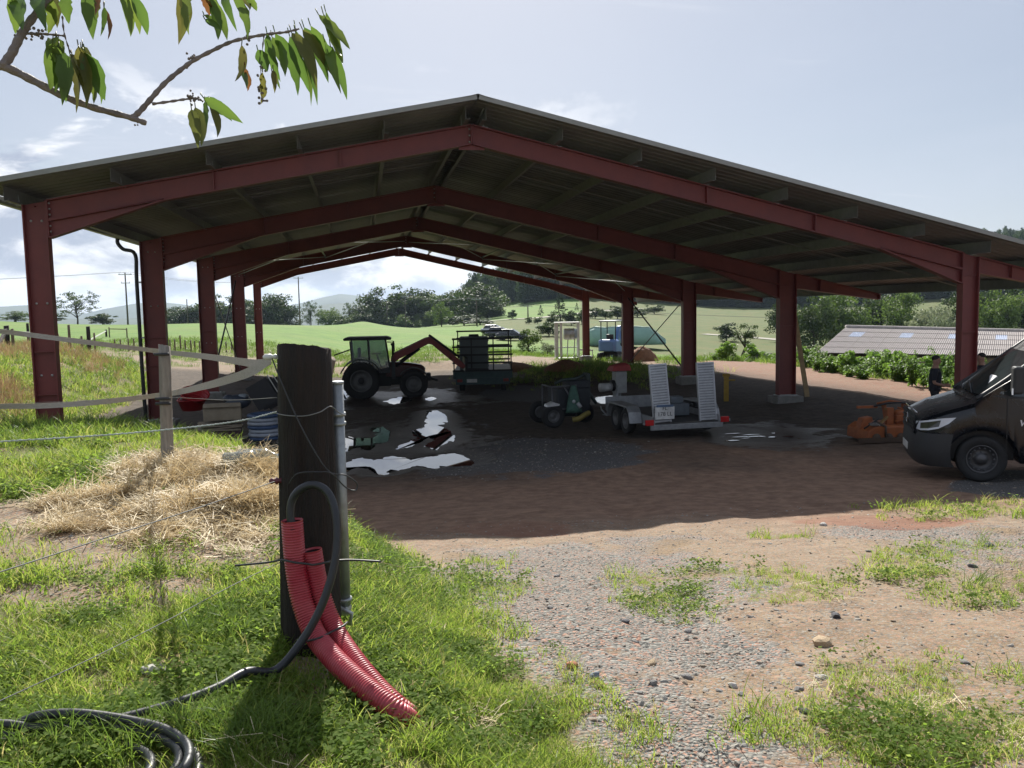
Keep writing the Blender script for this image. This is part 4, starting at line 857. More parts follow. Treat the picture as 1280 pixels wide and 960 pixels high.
def leaf(b, t, w, m=LEAFM, ragged=.14):
    r = random; B, T = dpx(*b, r.uniform(-.03, .03)) - C0, dpx(*t, r.uniform(-.05, .03)) - C0; ax = T - B; L_ = ax.length; ax.normalize(); fwd = Vector((CM[2])) ; sd_ = ax.cross(fwd).normalized(); tw = r.uniform(-.7, .7); sd_ = (sd_ * math.cos(tw) + fwd * math.sin(tw)).normalized(); nr = ax.cross(sd_); W_ = w * D0 / FPX * .54; V = []; F = []; n = 9; cv = r.uniform(-.15, .15)
    for k in range(n + 1):
        s = k / n; ww = W_ * max(.02, math.sin(math.pi * min(1, s ** .8)) ** .8) * (1 - .35 * s); c = B + ax * L_ * s + nr * L_ * cv * 4 * s * (1 - s) + sd_ * L_ * .06 * math.sin(3 * s)
        e1 = 1 - ragged * r.random() * .7; e2 = 1 - ragged * r.random() * .7; wv = .2 * ww * math.sin(k * 2.4 + w)
        V += [c - sd_ * ww * e1 + nr * (ww * .35 + wv), c - sd_ * ww * .5 + nr * ww * .14, c, c + sd_ * ww * .5 + nr * ww * .14, c + sd_ * ww * e2 + nr * (ww * .35 - wv)]
    for k in range(n):
        for j in range(4): F.append((k * 5 + j, k * 5 + j + 1, k * 5 + j + 6, k * 5 + j + 5))
    mb = MB(); mb.add(V, F, True); mb.tube([B, B - ax * L_ * .1 + Vector((0, 0, .004))], .0009, 5); mb.build('leaf', m, cb)
Gn, Yl, Br = LEAFM, LEAFY, LEAFB
for a in [((398, 18), (437, 62), 17), ((404, 17), (428, 80), 15), ((380, 34), (410, 104), 20), ((388, 32), (416, 97), 15), ((413, 58), (426, 118), 18), ((362, 45), (388, 118), 20), ((370, 43), (396, 132), 14), ((344, 42), (372, 120), 25), ((340, 46), (356, 96), 18),
          ((302, 56), (293, 102), 14, Yl, .5), ((306, 84), (309, 114), 12, Br, .5), ((322, 62), (334, 90), 20, Gn, .4), ((328, 90), (326, 130), 14, Yl, .8), ((340, 90), (350, 112), 9, Gn, .5), ((244, 134), (251, 183), 17, Yl), ((254, 122), (290, 152), 17), ((262, 128), (271, 172), 11, Yl),
          ((21, -4), (28, 38), 26), ((45, -8), (58, 40), 22, Gn, .2), ((66, 0), (60, 42), 20, Gn, .2), ((82, -6), (86, 30), 20), ((108, -8), (116, 50), 24, Gn, .2), ((122, -4), (118, 20), 12, Br, .4), ((130, 10), (134, 50), 8, Br, .7), ((154, -6), (163, 46), 15), ((166, -6), (184, 44), 17),
          ((228, -8), (226, 50), 18, Yl, .3), ((240, -8), (236, 44), 22), ((254, -4), (261, 20), 16, Br, .3), ((264, -8), (272, 50), 17), ((256, 24), (277, 38), 10), ((280, -6), (296, 40), 14), ((292, -8), (309, 50), 17), ((308, -4), (321, 14), 12),
          ((66, 54), (62, 112), 26), ((80, 66), (82, 128), 24, Gn, .2), ((90, 72), (95, 142), 20, Yl, .2), ((98, 58), (113, 110), 22, Yl), ((106, 68), (131, 126), 28), ((74, 62), (77, 132), 18), ((100, 66), (117, 130), 26), ((70, 46), (68, 78), 18)]:
    leaf(*a)
    if random.random() < .7: j1, j2 = random.uniform(-7, 7), random.uniform(-14, 14); leaf((a[0][0] + j1, a[0][1] + random.uniform(-6, 3)), (a[1][0] + j2, a[1][1] + random.uniform(-14, 8)), a[2] * random.uniform(.7, 1.05), random.choice((Gn, Gn, Yl)), .2)
# ------------------------------------------------------------------ far hills, forest, trees
def ridge(name, D, depth, prof, base, mat_, seed, step=4):
    us = np.arange(-500, 1800, step); vs = np.interp(us, [p[0] for p in prof], [p[1] for p in prof]); V = []; F = []; R_ = 9
    for i, (u, v) in enumerate(zip(us, vs)):
        d = ray(u, v); d = d / math.hypot(d[0], d[1]); top = d[2] * D + D * .0022 * (float(fbm(np.array([u]), np.array([seed * 7.]), 60, 4, seed)[0]) - .5)
        for k in range(R_ + 3):
            t = k / R_; 
            if k <= R_: dist = D - depth * (1 - t); z = base + (top - base) * (t ** 1.3) * (1 - .22 * math.sin(math.pi * t) * float(vnoise(np.array([u / 37.]), np.array([k * .9]), seed)[0]))
            else: dist = D + depth * .4 * (k - R_); z = top - (top - base) * .4 * (k - R_)
            V.append((d[0] * dist, d[1] * dist, z))
    n = R_ + 3
    for i in range(len(us) - 1):
        for k in range(n - 1): F.append((i * n + k, (i + 1) * n + k, (i + 1) * n + k + 1, i * n + k + 1))
    return tag(obj(name, fast_mesh(name, V, F, mat_, True)), kind='structure')
HILLM = mat('wooded_hillside', (.022, .04, .026), 1, 0, .3, .006, col2=(.05, .075, .04))
ridge('hills', 3200, 1500, [(-500, 372), (-200, 376), (0, 383), (40, 381), (70, 386), (105, 392), (130, 386), (165, 380), (200, 377), (235, 381), (262, 392), (300, 397), (350, 385), (380, 378), (405, 371), (425, 367), (445, 369), (470, 375), (500, 380), (560, 388), (640, 392), (1800, 392)], -130, HILLM, 3)
ridge('hills', 2000, 900, [(-500, 392), (0, 397), (120, 399), (200, 397), (330, 394), (380, 386), (410, 380), (440, 379), (480, 384), (520, 390), (600, 394), (1800, 396)], -110, HILLM, 5)
# ------- trees
CROWN = leaf_mat('oak_foliage', [(.022, .040, .012), (.040, .068, .018), (.065, .098, .026)], .3, .6)
CROWN2 = leaf_mat('light_foliage', [(.05, .085, .02), (.08, .13, .03), (.12, .175, .045)], .35, .6)
CROWN3 = leaf_mat('willow_foliage', [(.10, .13, .07), (.16, .19, .11), (.22, .24, .15)], .3, .6)
CONIF = leaf_mat('conifer_needles', [(.016, .032, .014), (.028, .05, .02), (.042, .066, .026)], .2, .7)
WEED = leaf_mat('weed_leaves', [(.075, .14, .025), (.12, .21, .04), (.18, .28, .06)], .5, .5)
TRUNK = mat('tree_bark', (.07, .055, .042), .9, 0, .35, 8, .5, 30)
def crown_mesh(name, m, seed, n=2600, leaf=.035, shape='round', gaps=.0, clumps=46):
    r = np.random.default_rng(seed); C = []
    for k in range(clumps):
        if shape == 'cone':
            t = r.random() ** .8; a = r.uniform(0, 6.28); R = .46 * (1 - t) ** .85 + .02; C.append((R * math.cos(a) * r.uniform(.5, 1), R * math.sin(a) * r.uniform(.5, 1), .08 + .9 * t, .05 + .06 * (1 - t)))
        else:
            d = r.normal(0, 1, 3); d /= np.linalg.norm(d); q = r.uniform(.55, 1) if k > clumps // 3 else r.uniform(0, .6)
            lo, hi = (-.05, 1.0) if shape == 'bush' else (.02, 1.0) if shape != 'airy' else (.10, 1.0)
            C.append((d[0] * q * .43, d[1] * q * .43, (lo + hi) / 2 + d[2] * q * (hi - lo) / 2 * .86, r.uniform(.08, .16) if shape != 'airy' else r.uniform(.035, .08)))
    C = np.array(C); w = C[:, 3] ** 2; k = r.choice(len(C), n, p=w / w.sum()); dv = r.normal(0, 1, (n, 3)); dv /= np.linalg.norm(dv, axis=1)[:, None]; rad = r.random(n) ** .4
    P = C[k, :3] + dv * (rad * C[k, 3])[:, None] * np.array([1.15, 1.15, .8 if shape != 'cone' else .5]); P[:, 2] = np.maximum(P[:, 2], .02)
    a = r.normal(0, 1, (n, 3)); a = a * .6 + dv; a /= np.linalg.norm(a, axis=1)[:, None]; b = np.cross(a, r.normal(0, 1, (n, 3))); b /= np.linalg.norm(b, axis=1)[:, None]; c = np.cross(a, b); s = (leaf * r.uniform(.6, 1.3, n))[:, None]
    V = np.stack([P - b * s * .5, P + c * s * .38 + a * s * .1, P + b * s * .62, P - c * s * .38 + a * s * .1], 1).reshape(-1, 3); F = np.arange(n * 4).reshape(-1, 4)
    return fast_mesh(name, V, F, m), C
def trunk_mesh(C, seed, h0=.0, r0=.028, shape='round'):
    r = random.Random(seed); mb = MB(); top = .8 if shape == 'cone' else .62; pts = [(r.uniform(-.015, .015) * k, r.uniform(-.015, .015) * k, h0 - .02 + (top + .02) * k / 5) for k in range(6)]
    mb.tube(pts, [r0 * (1 - .14 * k) for k in range(6)], 8)
    if shape != 'cone':
        for c in C[:: max(1, len(C) // 14)]:
            z0 = min(top, max(.12, c[2] * .55)); mb.tube([(0, 0, z0), ((c[0]) * .5, c[1] * .5, (z0 + c[2]) / 2 + .02), (c[0], c[1], c[2])], [r0 * .42, r0 * .26, r0 * .08], 5)
    return mb.mesh('trunk', TRUNK)
def kind(name, m, seeds, **kw):
    out = []; sh = kw.get('shape', 'round')
    for s in seeds: c, C = crown_mesh('crown', m, s, **kw); out.append((c, trunk_mesh(C, s, shape=sh, r0=.016 if sh == 'airy' else .026)))
    return out
KINDS_ = dict(broad=kind('broad', CROWN, (1, 2, 3), n=5000, clumps=64, leaf=.04), light=kind('light', CROWN2, (4, 5), n=5000, clumps=64, leaf=.04), airy=kind('airy', CROWN, (6,), n=2300, shape='airy', leaf=.026, clumps=60), conifer=kind('conifer', CONIF, (7, 8), n=2200, shape='cone', clumps=70),
              willow=kind('willow', CROWN3, (9,), n=5000, clumps=64, leaf=.04), bush=kind('bush', CROWN, (10, 11), n=2200, shape='bush', leaf=.06, clumps=34), lbush=kind('lbush', CROWN2, (12, 13), n=1700, shape='bush', leaf=.05, clumps=34), pbush=kind('pbush', CROWN3, (14,), n=1500, shape='bush', leaf=.05, clumps=30))
# groups
G1, G2, G3 = 'trees along the far edge of the field', 'trees beyond the shed on the right', 'bushes on the far slope'
cnt = 0
def tree(k, u, vb, vt, wpx, D, label, cat=None, group=None, name=None, z=None):
    """a tree whose foot is seen at (u, vb), D metres off; its size follows from how tall it looks"""
    global cnt; cnt += 1; b = on_d(u, vb, D); gzz = float(gz(np.array([b.x]), np.array([b.y]))[0]); t_ = on_d(u, vt, D); h = t_.z - gzz; b.z = gzz - .05; w = wpx * D / FPX * (1.65 if group == G1 and k != 'airy' else 1.12 if k != 'airy' else 1)
    cm, tm = KINDS_[k][cnt % len(KINDS_[k])]; bush = 'bush' in k
    r = thing(name or ('bush' if bush else 'conifer' if k == 'conifer' else 'tree'), label, cat or ('bush' if bush else 'tree'), b, cnt * 2.4, group); obj('crown', cm, r); obj('trunk', tm, r); r.scale = (w, w, h); return r
tree('airy', 97, 405, 358, 74, 170, 'sparse tall tree on the skyline between the first two left columns')
tree('lbush', 20, 404, 388, 60, 180, 'low scrub at the far left on the skyline'); tree('bush', 128, 404, 390, 36, 175, 'small dark bush right of the sparse tree'); tree('bush', 60, 403, 391, 40, 185, 'low bush just left of the sparse tree')
for (k, u, vt, w, D, lb) in [('broad', 214, 381, 30, 240, 'small dark tree just right of the second left column'), ('broad', 232, 378, 34, 235, 'rounded dark tree between the second and third left columns'), ('broad', 278, 366, 44, 240, 'tall dark tree right of the third left column'), ('light', 262, 376, 30, 250, 'lighter tree behind the third left column'),
                             ('broad', 335, 360, 46, 240, 'broad dark tree beside the fifth left column'), ('light', 308, 372, 36, 250, 'tree seen between the fourth and fifth left columns'), ('broad', 356, 374, 34, 250, 'dark tree behind the pole in the field'), ('airy', 388, 370, 34, 245, 'open crowned tree right of the tall pole'),
                             ('light', 412, 381, 24, 255, 'pale thin tree in front of the far hills'), ('airy', 437, 373, 26, 250, 'upright tree in front of the highest far hill'), ('broad', 461, 377, 30, 255, 'small round tree left of the big clump'), ('broad', 490, 354, 52, 250, 'tallest dark tree at the left of the big clump above the tractor'),
                             ('broad', 520, 356, 50, 255, 'dark tree in the middle of the big clump above the tractor'), ('light', 545, 366, 40, 250, 'lighter tree at the right of the big clump'), ('broad', 568, 362, 38, 245, 'dark tree behind the round green bush'), ('broad', 592, 350, 56, 225, 'large tree left of the sloping meadow'), ('light', 610, 362, 34, 240, 'tree at the left foot of the forest hill')]:
    tree(k, u, 402, vt, w, D, lb, None, G1)
tree('lbush', 552, 406, 376, 28, 190, 'round green bush standing in front of the field trees'); tree('bush', 580, 408, 392, 44, 180, 'low dark hedge bush at the field corner'); tree('bush', 600, 408, 396, 40, 175, 'low bush left of the parked cars')
tree('conifer', 700, 402, 368, 30, 165, 'dark pointed tree standing alone on the slope behind the white frame'); tree('conifer', 676, 393, 381, 9, 210, 'tiny pointed tree on the bright meadow'); tree('conifer', 721, 390, 378, 6, 230, 'thin small tree high on the bright meadow')
for (k, u, vb, vt, w, D, lb) in [('bush', 690, 401, 389, 18, 160, 'dark round bush left of the lone pointed tree'), ('bush', 714, 400, 386, 22, 160, 'dark bush right of the lone pointed tree'), ('bush', 672, 401, 394, 12, 165, 'small dark bush in the middle of the slope'), ('bush', 661, 401, 395, 11, 165, 'small dark bush left of its neighbour on the slope'),
                                 ('bush', 727, 396, 382, 16, 165, 'dark bush just left of the fifth right column'), ('bush', 744, 392, 383, 22, 190, 'low dark bush above the green sheeted clamp'), ('bush', 757, 395, 382, 20, 185, 'round dark bush left of the fourth right column'), ('bush', 772, 394, 380, 26, 190, 'dark bush half behind the fourth right column'),
                                 ('bush', 797, 392, 380, 26, 200, 'dark bush right of the fourth right column'), ('bush', 686, 413, 400, 32, 120, 'low dark thicket left of the white frame'), ('bush', 818, 388, 378, 26, 220, 'bush far up the slope between two right columns'), ('bush', 908, 413, 401, 34, 130, 'dark low bush alone on the pasture right of the third right column'), ('bush', 640, 392, 384, 14, 200, 'bush at the left end of the pale lane')]:
    tree(k, u, vb, vt, w, D, lb, None, G3)
tree('lbush', 661, 445, 405, 34, 62, 'bright green bush between the loaded trailer and the white frame'); tree('pbush', 684, 446, 424, 26, 60, 'greyish weedy bush at the foot of the white frame')
for (k, u, vt, w, D, lb) in [('broad', 1018, 366, 60, 105, 'dark green tree just right of the second right column'), ('light', 1050, 362, 70, 110, 'light green tree left of the pale willow'), ('broad', 1090, 358, 74, 118, 'large dark tree above the left end of the shed roof'), ('light', 1128, 360, 60, 110, 'green tree behind the middle of the shed roof'),
                             ('willow', 1165, 372, 62, 92, 'pale grey willow above the shed roof'), ('pbush', 1078, 396, 50, 70, 'pale grey shrub at the left end of the shed roof ridge'), ('willow', 1180, 385, 50, 88, 'low pale willow left of the first right column'), ('broad', 1216, 350, 74, 120, 'tall dark tree behind the first right column'),
                             ('light', 1244, 352, 66, 105, 'green tree right of the first right column'), ('broad', 1275, 350, 80, 110, 'dark tree at the far right edge above the van'), ('broad', 1315, 345, 80, 112, 'dark tree partly beyond the right edge'), ('broad', 985, 372, 50, 130, 'tree hidden mostly by the second right column')]:
    tree(k, u, 440, vt, w, D, lb, None, G2)
# small leaning tree on the sunlit pasture
lt_ = on_d(923, 459, 56); lt_.z = H(lt_.x, lt_.y); lt = thing('tree', 'small leaning tree with a bent bare trunk on the sunlit pasture', 'tree', lt_); c_, C_ = crown_mesh('crown', CROWN, 77, n=1300, shape='bush', leaf=.045, clumps=26); o = obj('crown', c_, lt); o.scale = (2.3, 2.0, 1.7); o.location = (.55, 0, 1.15)
mb = MB(); mb.tube([(0, 0, -.1), (.25, 0, .6), (.5, 0, 1.2), (.5, .1, 1.9), (.8, 0, 2.5)], [.13, .11, .09, .06, .03], 8); mb.tube([(.5, 0, 1.2), (.05, .1, 1.9), (-.2, 0, 2.4)], [.07, .05, .02], 6); mb.tube([(.5, 0.1, 1.9), (1.2, 0, 2.3)], [.04, .015], 6); mb.build('trunk', TRUNK, lt)
# forest on the hill: one mass
pts = []; 
for k in range(4200):
    u = rng.uniform(590, 1330); D = 296 + 250 * rng.random() ** 1.7; lo = np.interp(u, [590, 640, 700, 760, 840, 1000, 1300], [352, 358, 372, 380, 374, 370, 366])
    d = ray(u, lo); dd = d / math.hypot(d[0], d[1]); x, y = dd[0] * D, dd[1] * D; pts.append((x, y))
pts = np.array(pts); zz = gz(pts[:, 0], pts[:, 1]); mid = (np.hypot(pts[:, 0], pts[:, 1]) > np.where(pts[:, 0] / pts[:, 1] < .195, 330, 298)) 
pts, zz = pts[mid], zz[mid]; nF = len(pts); fs = [loose('forest_tree', KINDS_['conifer'][0][0]), loose('forest_tree', KINDS_['broad'][0][0]), loose('forest_tree', KINDS_['broad'][1][0])]
hgt = rng.uniform(11, 17, nF); scatter('forest', np.stack([pts[:, 0], pts[:, 1], zz - .6], 1), rot_rand(nF, .02), np.stack([hgt * .55, hgt * .55, hgt], 1), rng.integers(0, 3, nF), fs)
uu = np.concatenate([rng.uniform(195, 350, 50), rng.uniform(425, 620, 70)]); hp_ = []
for u in uu: d_ = ray(u, 400); D = rng.uniform(236, 262); hp_.append((d_[0] * D, d_[1] * D))
hp_ = np.array(hp_); hh_ = rng.uniform(2.0, 5.0, len(hp_)); scatter('hedgerow', np.stack([hp_[:, 0], hp_[:, 1], gz(hp_[:, 0], hp_[:, 1]) - .3], 1), rot_rand(len(hp_), .05), np.stack([hh_ * 1.7, hh_ * 1.7, hh_], 1), rng.integers(0, 2, len(hp_)), [loose('hedge_bush', KINDS_['bush'][0][0]), loose('hedge_bush', KINDS_['lbush'][0][0])])
# ------- lane and poles
def strip(name, px, w, m, lift=.05):
    P = lerp_pts([hit(u, v) for u, v in px], 8); V = []; n = len(P)
    for i, p in enumerate(P):
        t = (P[min(i + 1, n - 1)] - P[max(0, i - 1)]); t.z = 0; t.normalize(); s = Vector((-t.y, t.x, 0)) * w / 2
        for q in (p - s, p, p + s): V.append((q.x, q.y, float(gz(np.array([q.x]), np.array([q.y]))[0]) + lift))
    F = [(3 * i + j, 3 * i + j + 1, 3 * i + j + 4, 3 * i + j + 3) for i in range(n - 1) for j in range(2)]
    return tag(obj(name, fast_mesh(name, V, F, m)), kind='structure')
LANE = mat('pale_lane_gravel', (.30, .28, .23), .95, 0, .2, 2)
strip('lane', [(560, 403), (600, 402), (632, 400), (668, 398), (700, 395), (735, 391), (770, 388), (800, 386)], 3.2, LANE, .12)
strip('path', [(880, 418), (920, 421), (960, 424), (1000, 428)], 2.4, LANE, .08)
POLEM = mat('grey_pole_wood', (.10, .085, .07), .9, 0, .3, 4); 
def upole(u, vb, vt, D, label, arms=1):
    b = on_d(u, vb, D); b.z = float(gz(np.array([b.x]), np.array([b.y]))[0]) - .1; h = on_d(u, vt, D).z - b.z; t = thing('utility_pole', label, 'utility pole', b, .2); mb = MB(); mb.tube([(0, 0, 0), (0, 0, h)], [.17, .11], 10); mb.build('pole', POLEM, t); ins = MB()
    for k in range(arms):
        mb = MB(); z = h - .35 - k * 1.5; mb.box((0, -.12, z), (2.2 - .7 * k, .1, .12)); mb.build('crossarm', GALV, t)
        for x in (-.95, 0, .95): s = MB(); s.lathe([(0, 0), (.06, .02), (.03, .1), (.06, .14), (.03, .22), (0, .24)], (x * (1 - .3 * k), -.12, z + .06), 'z', 8); s.build('insulator', GALV, t)
    return b + Vector((0, 0, h - .1))
u1 = upole(160, 405, 341, 150, 'tall utility pole with two crossarms between the first left columns', 2); u2 = upole(375, 402, 346, 190, 'tall utility pole behind the thick post top', 1); u3 = upole(507, 402, 369, 230, 'utility pole in front of the big tree clump', 1); u0 = upole(484, 402, 376, 240, 'thin pole left of the big tree clump', 0)
u4 = upole(596, 404, 372, 170, 'utility pole left of the loaded trailer racks', 1); u5 = upole(660, 396, 381, 190, 'dark pole on the bright meadow', 1); u6 = upole(235, 405, 374, 200, 'slim pole beside the second left column', 0)
def span(a, b, sag, label):
    n = 14; P = [a.lerp(b, k / n) - Vector((0, 0, sag * 4 * (k / n) * (1 - k / n))) for k in range(n + 1)]; mb = MB(); mb.tube([p - a for p in P], .022, 5); tag(mb.build('power_line', WIREM, None, loc=a), label, 'power line', 'overhead power lines')
for s in (-.9, .9):
    o_ = Vector((s, 0, .2)); w_ = 'left' if s < 0 else 'right'
    span(u1 + o_, u2 + o_, 1.6, f'overhead line from the tall left pole to the pole behind the post, {w_} conductor'); span(u4 + o_, u5 + o_, 1.2, f'overhead line crossing in front of the forest hill, {w_} conductor'); span(u3 + o_, u4 + o_, 1.0, f'overhead line across the big tree clump, {w_} conductor'); span(u5 + o_, u5 + Vector((170, 20, -4)) + o_, 3, f'overhead line running right over the pasture, {w_} conductor')
    span(u1 + o_, u1 + Vector((-120, 10, 0)) + o_, 1.6, f'overhead line leaving the tall left pole towards the left, {w_} conductor')
# ------- paddock fence on the left bank
FG = 'posts of the paddock fence on the bank'
PL = ['thick dark fence post at the far left edge carrying the white rail', 'slender post just right of the thick dark post at far left', 'thick dark fence post where the white far left rail ends', 'slender post just right of the thick post where the white rail ends', 'slender post touching the right side of the first left column', 'tallest slender post right of the first left column', 'short slender post between the tall slender one and the thick dark one', 'thick dark post in the middle between the first two left columns', 'slender post just right of the thick dark post between the columns', 'stubby dark gate post at the far end of the second white rail', 'slender left post of the brown topped field gate', 'slender right post of the brown topped field gate',
 'thin stake, leftmost of four small ones left of the second left column', 'thin stake, second of four small ones left of the second left column', 'thin stake, third of four small ones left of the second left column', 'thin stake nearest the second left column on its left side', 'thin stake nearest the second left column on its right side', 'thin stake, second to the right of the second left column', 'tallest thin stake between the second and third left columns', 'thin stake, fourth to the right of the second left column', 'thin stake, third to the left of the third left column', 'thin stake, second to the left of the third left column', 'thin stake touching the left side of the third left column', 'thin stake just right of the third left column', 'thin stake just left of the fourth left column']
for i, (u, vb, vt, r, m) in enumerate([(10, 438, 407, .12, WOODD), (17, 438, 411, .07, WOODB), (36, 430, 404, .11, WOODD), (42, 430, 410, .06, WOODB), (73, 439, 417, .07, WOODB), (88, 441, 406, .06, WOODB), (103, 441, 420, .07, WOODB), (112, 441, 408, .12, WOODD), (119, 439, 416, .06, WOODB), (133, 421, 412, .10, WOODD), (137, 422, 409, .06, WOODB), (159, 423, 410, .06, WOODB),
                                    (144, 439, 424, .045, WOODB), (151, 439, 424, .045, WOODB), (161, 440, 423, .045, WOODB), (168, 440, 423, .045, WOODB), (213, 440, 424, .05, WOODB), (219, 440, 424, .05, WOODB), (226, 440, 419, .05, WOODB), (232, 440, 425, .05, WOODB), (239, 440, 425, .05, WOODB), (244, 441, 426, .05, WOODB), (250, 441, 426, .05, WOODB), (283, 441, 427, .05, WOODB), (290, 441, 427, .05, WOODB)]):
    p = hit(u, vb); D = (CM @ np.array(p))[2]; h = on_d(u, vt, D).z - p.z; o = log_mesh(r, r * .9, h + .2, 40 + i, 10, 4, False).build('fence_post', m, None, loc=p - Vector((0, 0, .2)))
    nb = 'far left edge' if u < 50 else 'first left column' if u < 125 else 'second left column' if u < 200 else 'third left column'
    tag(o, PL[i], 'fence post', FG)
def rail(a, b_, z, r, m, lb):
    p, q = hit(*a), hit(*b_); mb = MB(); mb.bar(Vector((0, 0, z)), q - p + Vector((0, 0, z)), .03, r); tag(mb.build('fence_rail', m, None, loc=p), lb, 'fence rail')
PALE = mat('white_rail_paint', (.6, .6, .58), .6); rail((0, 439), (40, 430), .85, .12, PALE, 'white rail at the far left on the bank fence'); rail((106, 441), (133, 421), .55, .09, PALE, 'white rail behind the first left column'); rail((137, 422), (159, 423), .8, .08, WOODB, 'brown top rail of the field gate')
mb = MB(); pa = hit(-6, 442); mb.bar((0, 0, 0), hit(10, 438) - pa + Vector((0, 0, .95)), .12, .12); tag(mb.build('fence_brace', WOODD, None, loc=pa), 'dark diagonal timber brace at the far left fence end', 'brace')
# ------- shed roof down the slope on the right
SHEDR = mat('weathered_shed_tiles', (.20, .175, .168), .85, 0, .2, 2, .15, 30, col2=(.31, .275, .265)); SKYL = mat('skylight_panel', (.42, .47, .60), .25, 0, .1)
A, B_, C, D_ = on_d(1057, 411, 48), on_d(1420, 419, 52), on_d(1420, 466, 44), on_d(1020, 441, 41)
C = Vector((D_ + (B_ - A))) ; shed = thing('farm_shed', 'long low shed with brown tiled roof and pale skylights down the slope', 'shed', D_ - Vector((0, 0, 2.6))); So = Vector(shed.location)
ex, ey = (B_ - A) / 26, (A - D_) / 5; nrm = ex.cross(ey).normalized()
SKY_AT = {(1, 3), (5, 3), (9, 3), (13, 3), (17, 3)}
pm = {}
for i in range(26):
    for j in range(5):
        key = (i, j) in SKY_AT
        if key not in pm:
            mb = MB(); n = 6; V = []
            for jj in (0, 1.06):
                for k in range(n * 2 + 1): V.append(ex * (k / (2 * n)) * .995 + ey * jj + nrm * (.03 * (k % 2)))
            m_ = 2 * n + 1; W2 = [Vector(v) - nrm * .015 for v in V]; mb.add(V + W2, [(k, k + 1, m_ + k + 1, m_ + k) for k in range(m_ - 1)] + [(2 * m_ + k + 1, 2 * m_ + k, k, k + 1)[::-1] for k in range(m_ - 1)] + [(3 * m_ + k, 3 * m_ + k + 1, m_ + k + 1, m_ + k) for k in range(m_ - 1)]); pm[key] = mb.mesh('roof_sheet', SKYL if key else SHEDR)
        o = obj('skylight' if key else 'roof_sheet', pm[key], shed, D_ + ex * i + ey * j + nrm * (.02 * (j) + .004 * (i % 2)) - So)
mb = MB(); mb.tube([A - So + nrm * .12, B_ - So + nrm * .12], .11, 8); mb.build('ridge_cap', mat('pale_ridge', (.42, .38, .35), .8), shed)
mb = MB(); wt = [D_ + ex * .5 + ey * .4, D_ + ex * 25.5 + ey * .4]; dz = Vector((0, 0, -.25)); dn = Vector((0, 0, -3.2)); mb.add([wt[0] + dz - So, wt[1] + dz - So, wt[1] + dn - So, wt[0] + dn - So, wt[0] + ey * 4.6 + dz - So, wt[0] + ey * 4.6 + dn - So, wt[1] + ey * 4.6 + dz - So, wt[1] + ey * 4.6 + dn - So], [(0, 1, 2, 3), (4, 0, 3, 5), (1, 6, 7, 2), (6, 4, 5, 7)]); mb.build('wall', mat('shed_wall', (.26, .18, .13), .9), shed)
mb = MB(); R2 = -(ey.copy()); R2 = Vector((-ey.x, -ey.y, ey.z)); 
bk = [A - So, B_ - So, B_ - So + Vector((ey.x * 5, ey.y * 5, -ey.z * 5)), A - So + Vector((ey.x * 5, ey.y * 5, -ey.z * 5))]; mb.add([p - nrm * .02 for p in bk] + [p - nrm * .1 for p in bk], [(0, 1, 2, 3), (7, 6, 5, 4), (0, 4, 5, 1), (1, 5, 6, 2), (2, 6, 7, 3), (3, 7, 4, 0)]); mb.build('rear_roof', SHEDR, shed)
# ------- weeds and saplings along the right-hand verge
def sapling(p, h, w, seed, label, m=WEED, n=420):
    r = np.random.default_rng(seed); mb = MB(); V = []; F = []
    ns = 7
    for s in range(ns):
        a = r.uniform(0, 6.28); bx, by = math.cos(a) * w * r.uniform(.1, .5), math.sin(a) * w * r.uniform(.1, .5); hh = h * r.uniform(.5, 1); P = [Vector((bx * .25 * t + bx * .75 * t * t, by * .25 * t + by * .75 * t * t, hh * t)) for t in np.linspace(0, 1, 5)]; mb.tube(P, [.012, .01, .008, .006, .003], 5)
        for k in range(n // ns):
            t = r.uniform(.12, 1) ** .8; i = min(3, int(t * 4)); c = P[i].lerp(P[i + 1], t * 4 - i); b = r.uniform(0, 6.28); L_ = r.uniform(.1, .24) * (1.15 - .5 * t); el = r.uniform(-.5, .5); u = Vector((math.cos(b) * math.cos(el), math.sin(b) * math.cos(el), math.sin(el))) * L_; sd = Vector((-math.sin(b), math.cos(b), r.uniform(-.3, .3))) * L_ * .22; o_ = len(V); mid = c + u * .5 + Vector((0, 0, .02)); tip = c + u - Vector((0, 0, L_ * .25)); V += [c, mid + sd, tip, mid - sd]; F.append((o_, o_ + 1, o_ + 2, o_ + 3))
    t = thing('sapling' if h > 1.2 else 'weed', label, 'plant', p, 0, 'weeds and saplings along the right verge'); obj('leaves', fast_mesh('leaves', V, F, m), t); mb.build('stem', mat('green_stem', (.12, .14, .05), .7), t); return t
vs_ = [(1022, 470, 440, .9), (1042, 474, 446, .8), (1060, 474, 442, .9), (1078, 478, 452, .8), (1098, 476, 428, 1.3), (1118, 480, 447, .9), (1136, 482, 450, .9), (1140, 478, 425, .7), (1158, 487, 446, .9), (1182, 488, 436, 1.2), (1195, 490, 446, .9), (1028, 462, 416, 1.1), (1070, 466, 440, 1.1), (1110, 470, 432, 1.0), (1200, 484, 452, 1.2), (1008, 462, 430, .9), (1240, 492, 440, 1.2), (1262, 490, 445, 1.1), (1170, 474, 440, 1.2), (1130, 470, 438, 1.2), (1052, 464, 436, 1.3)]
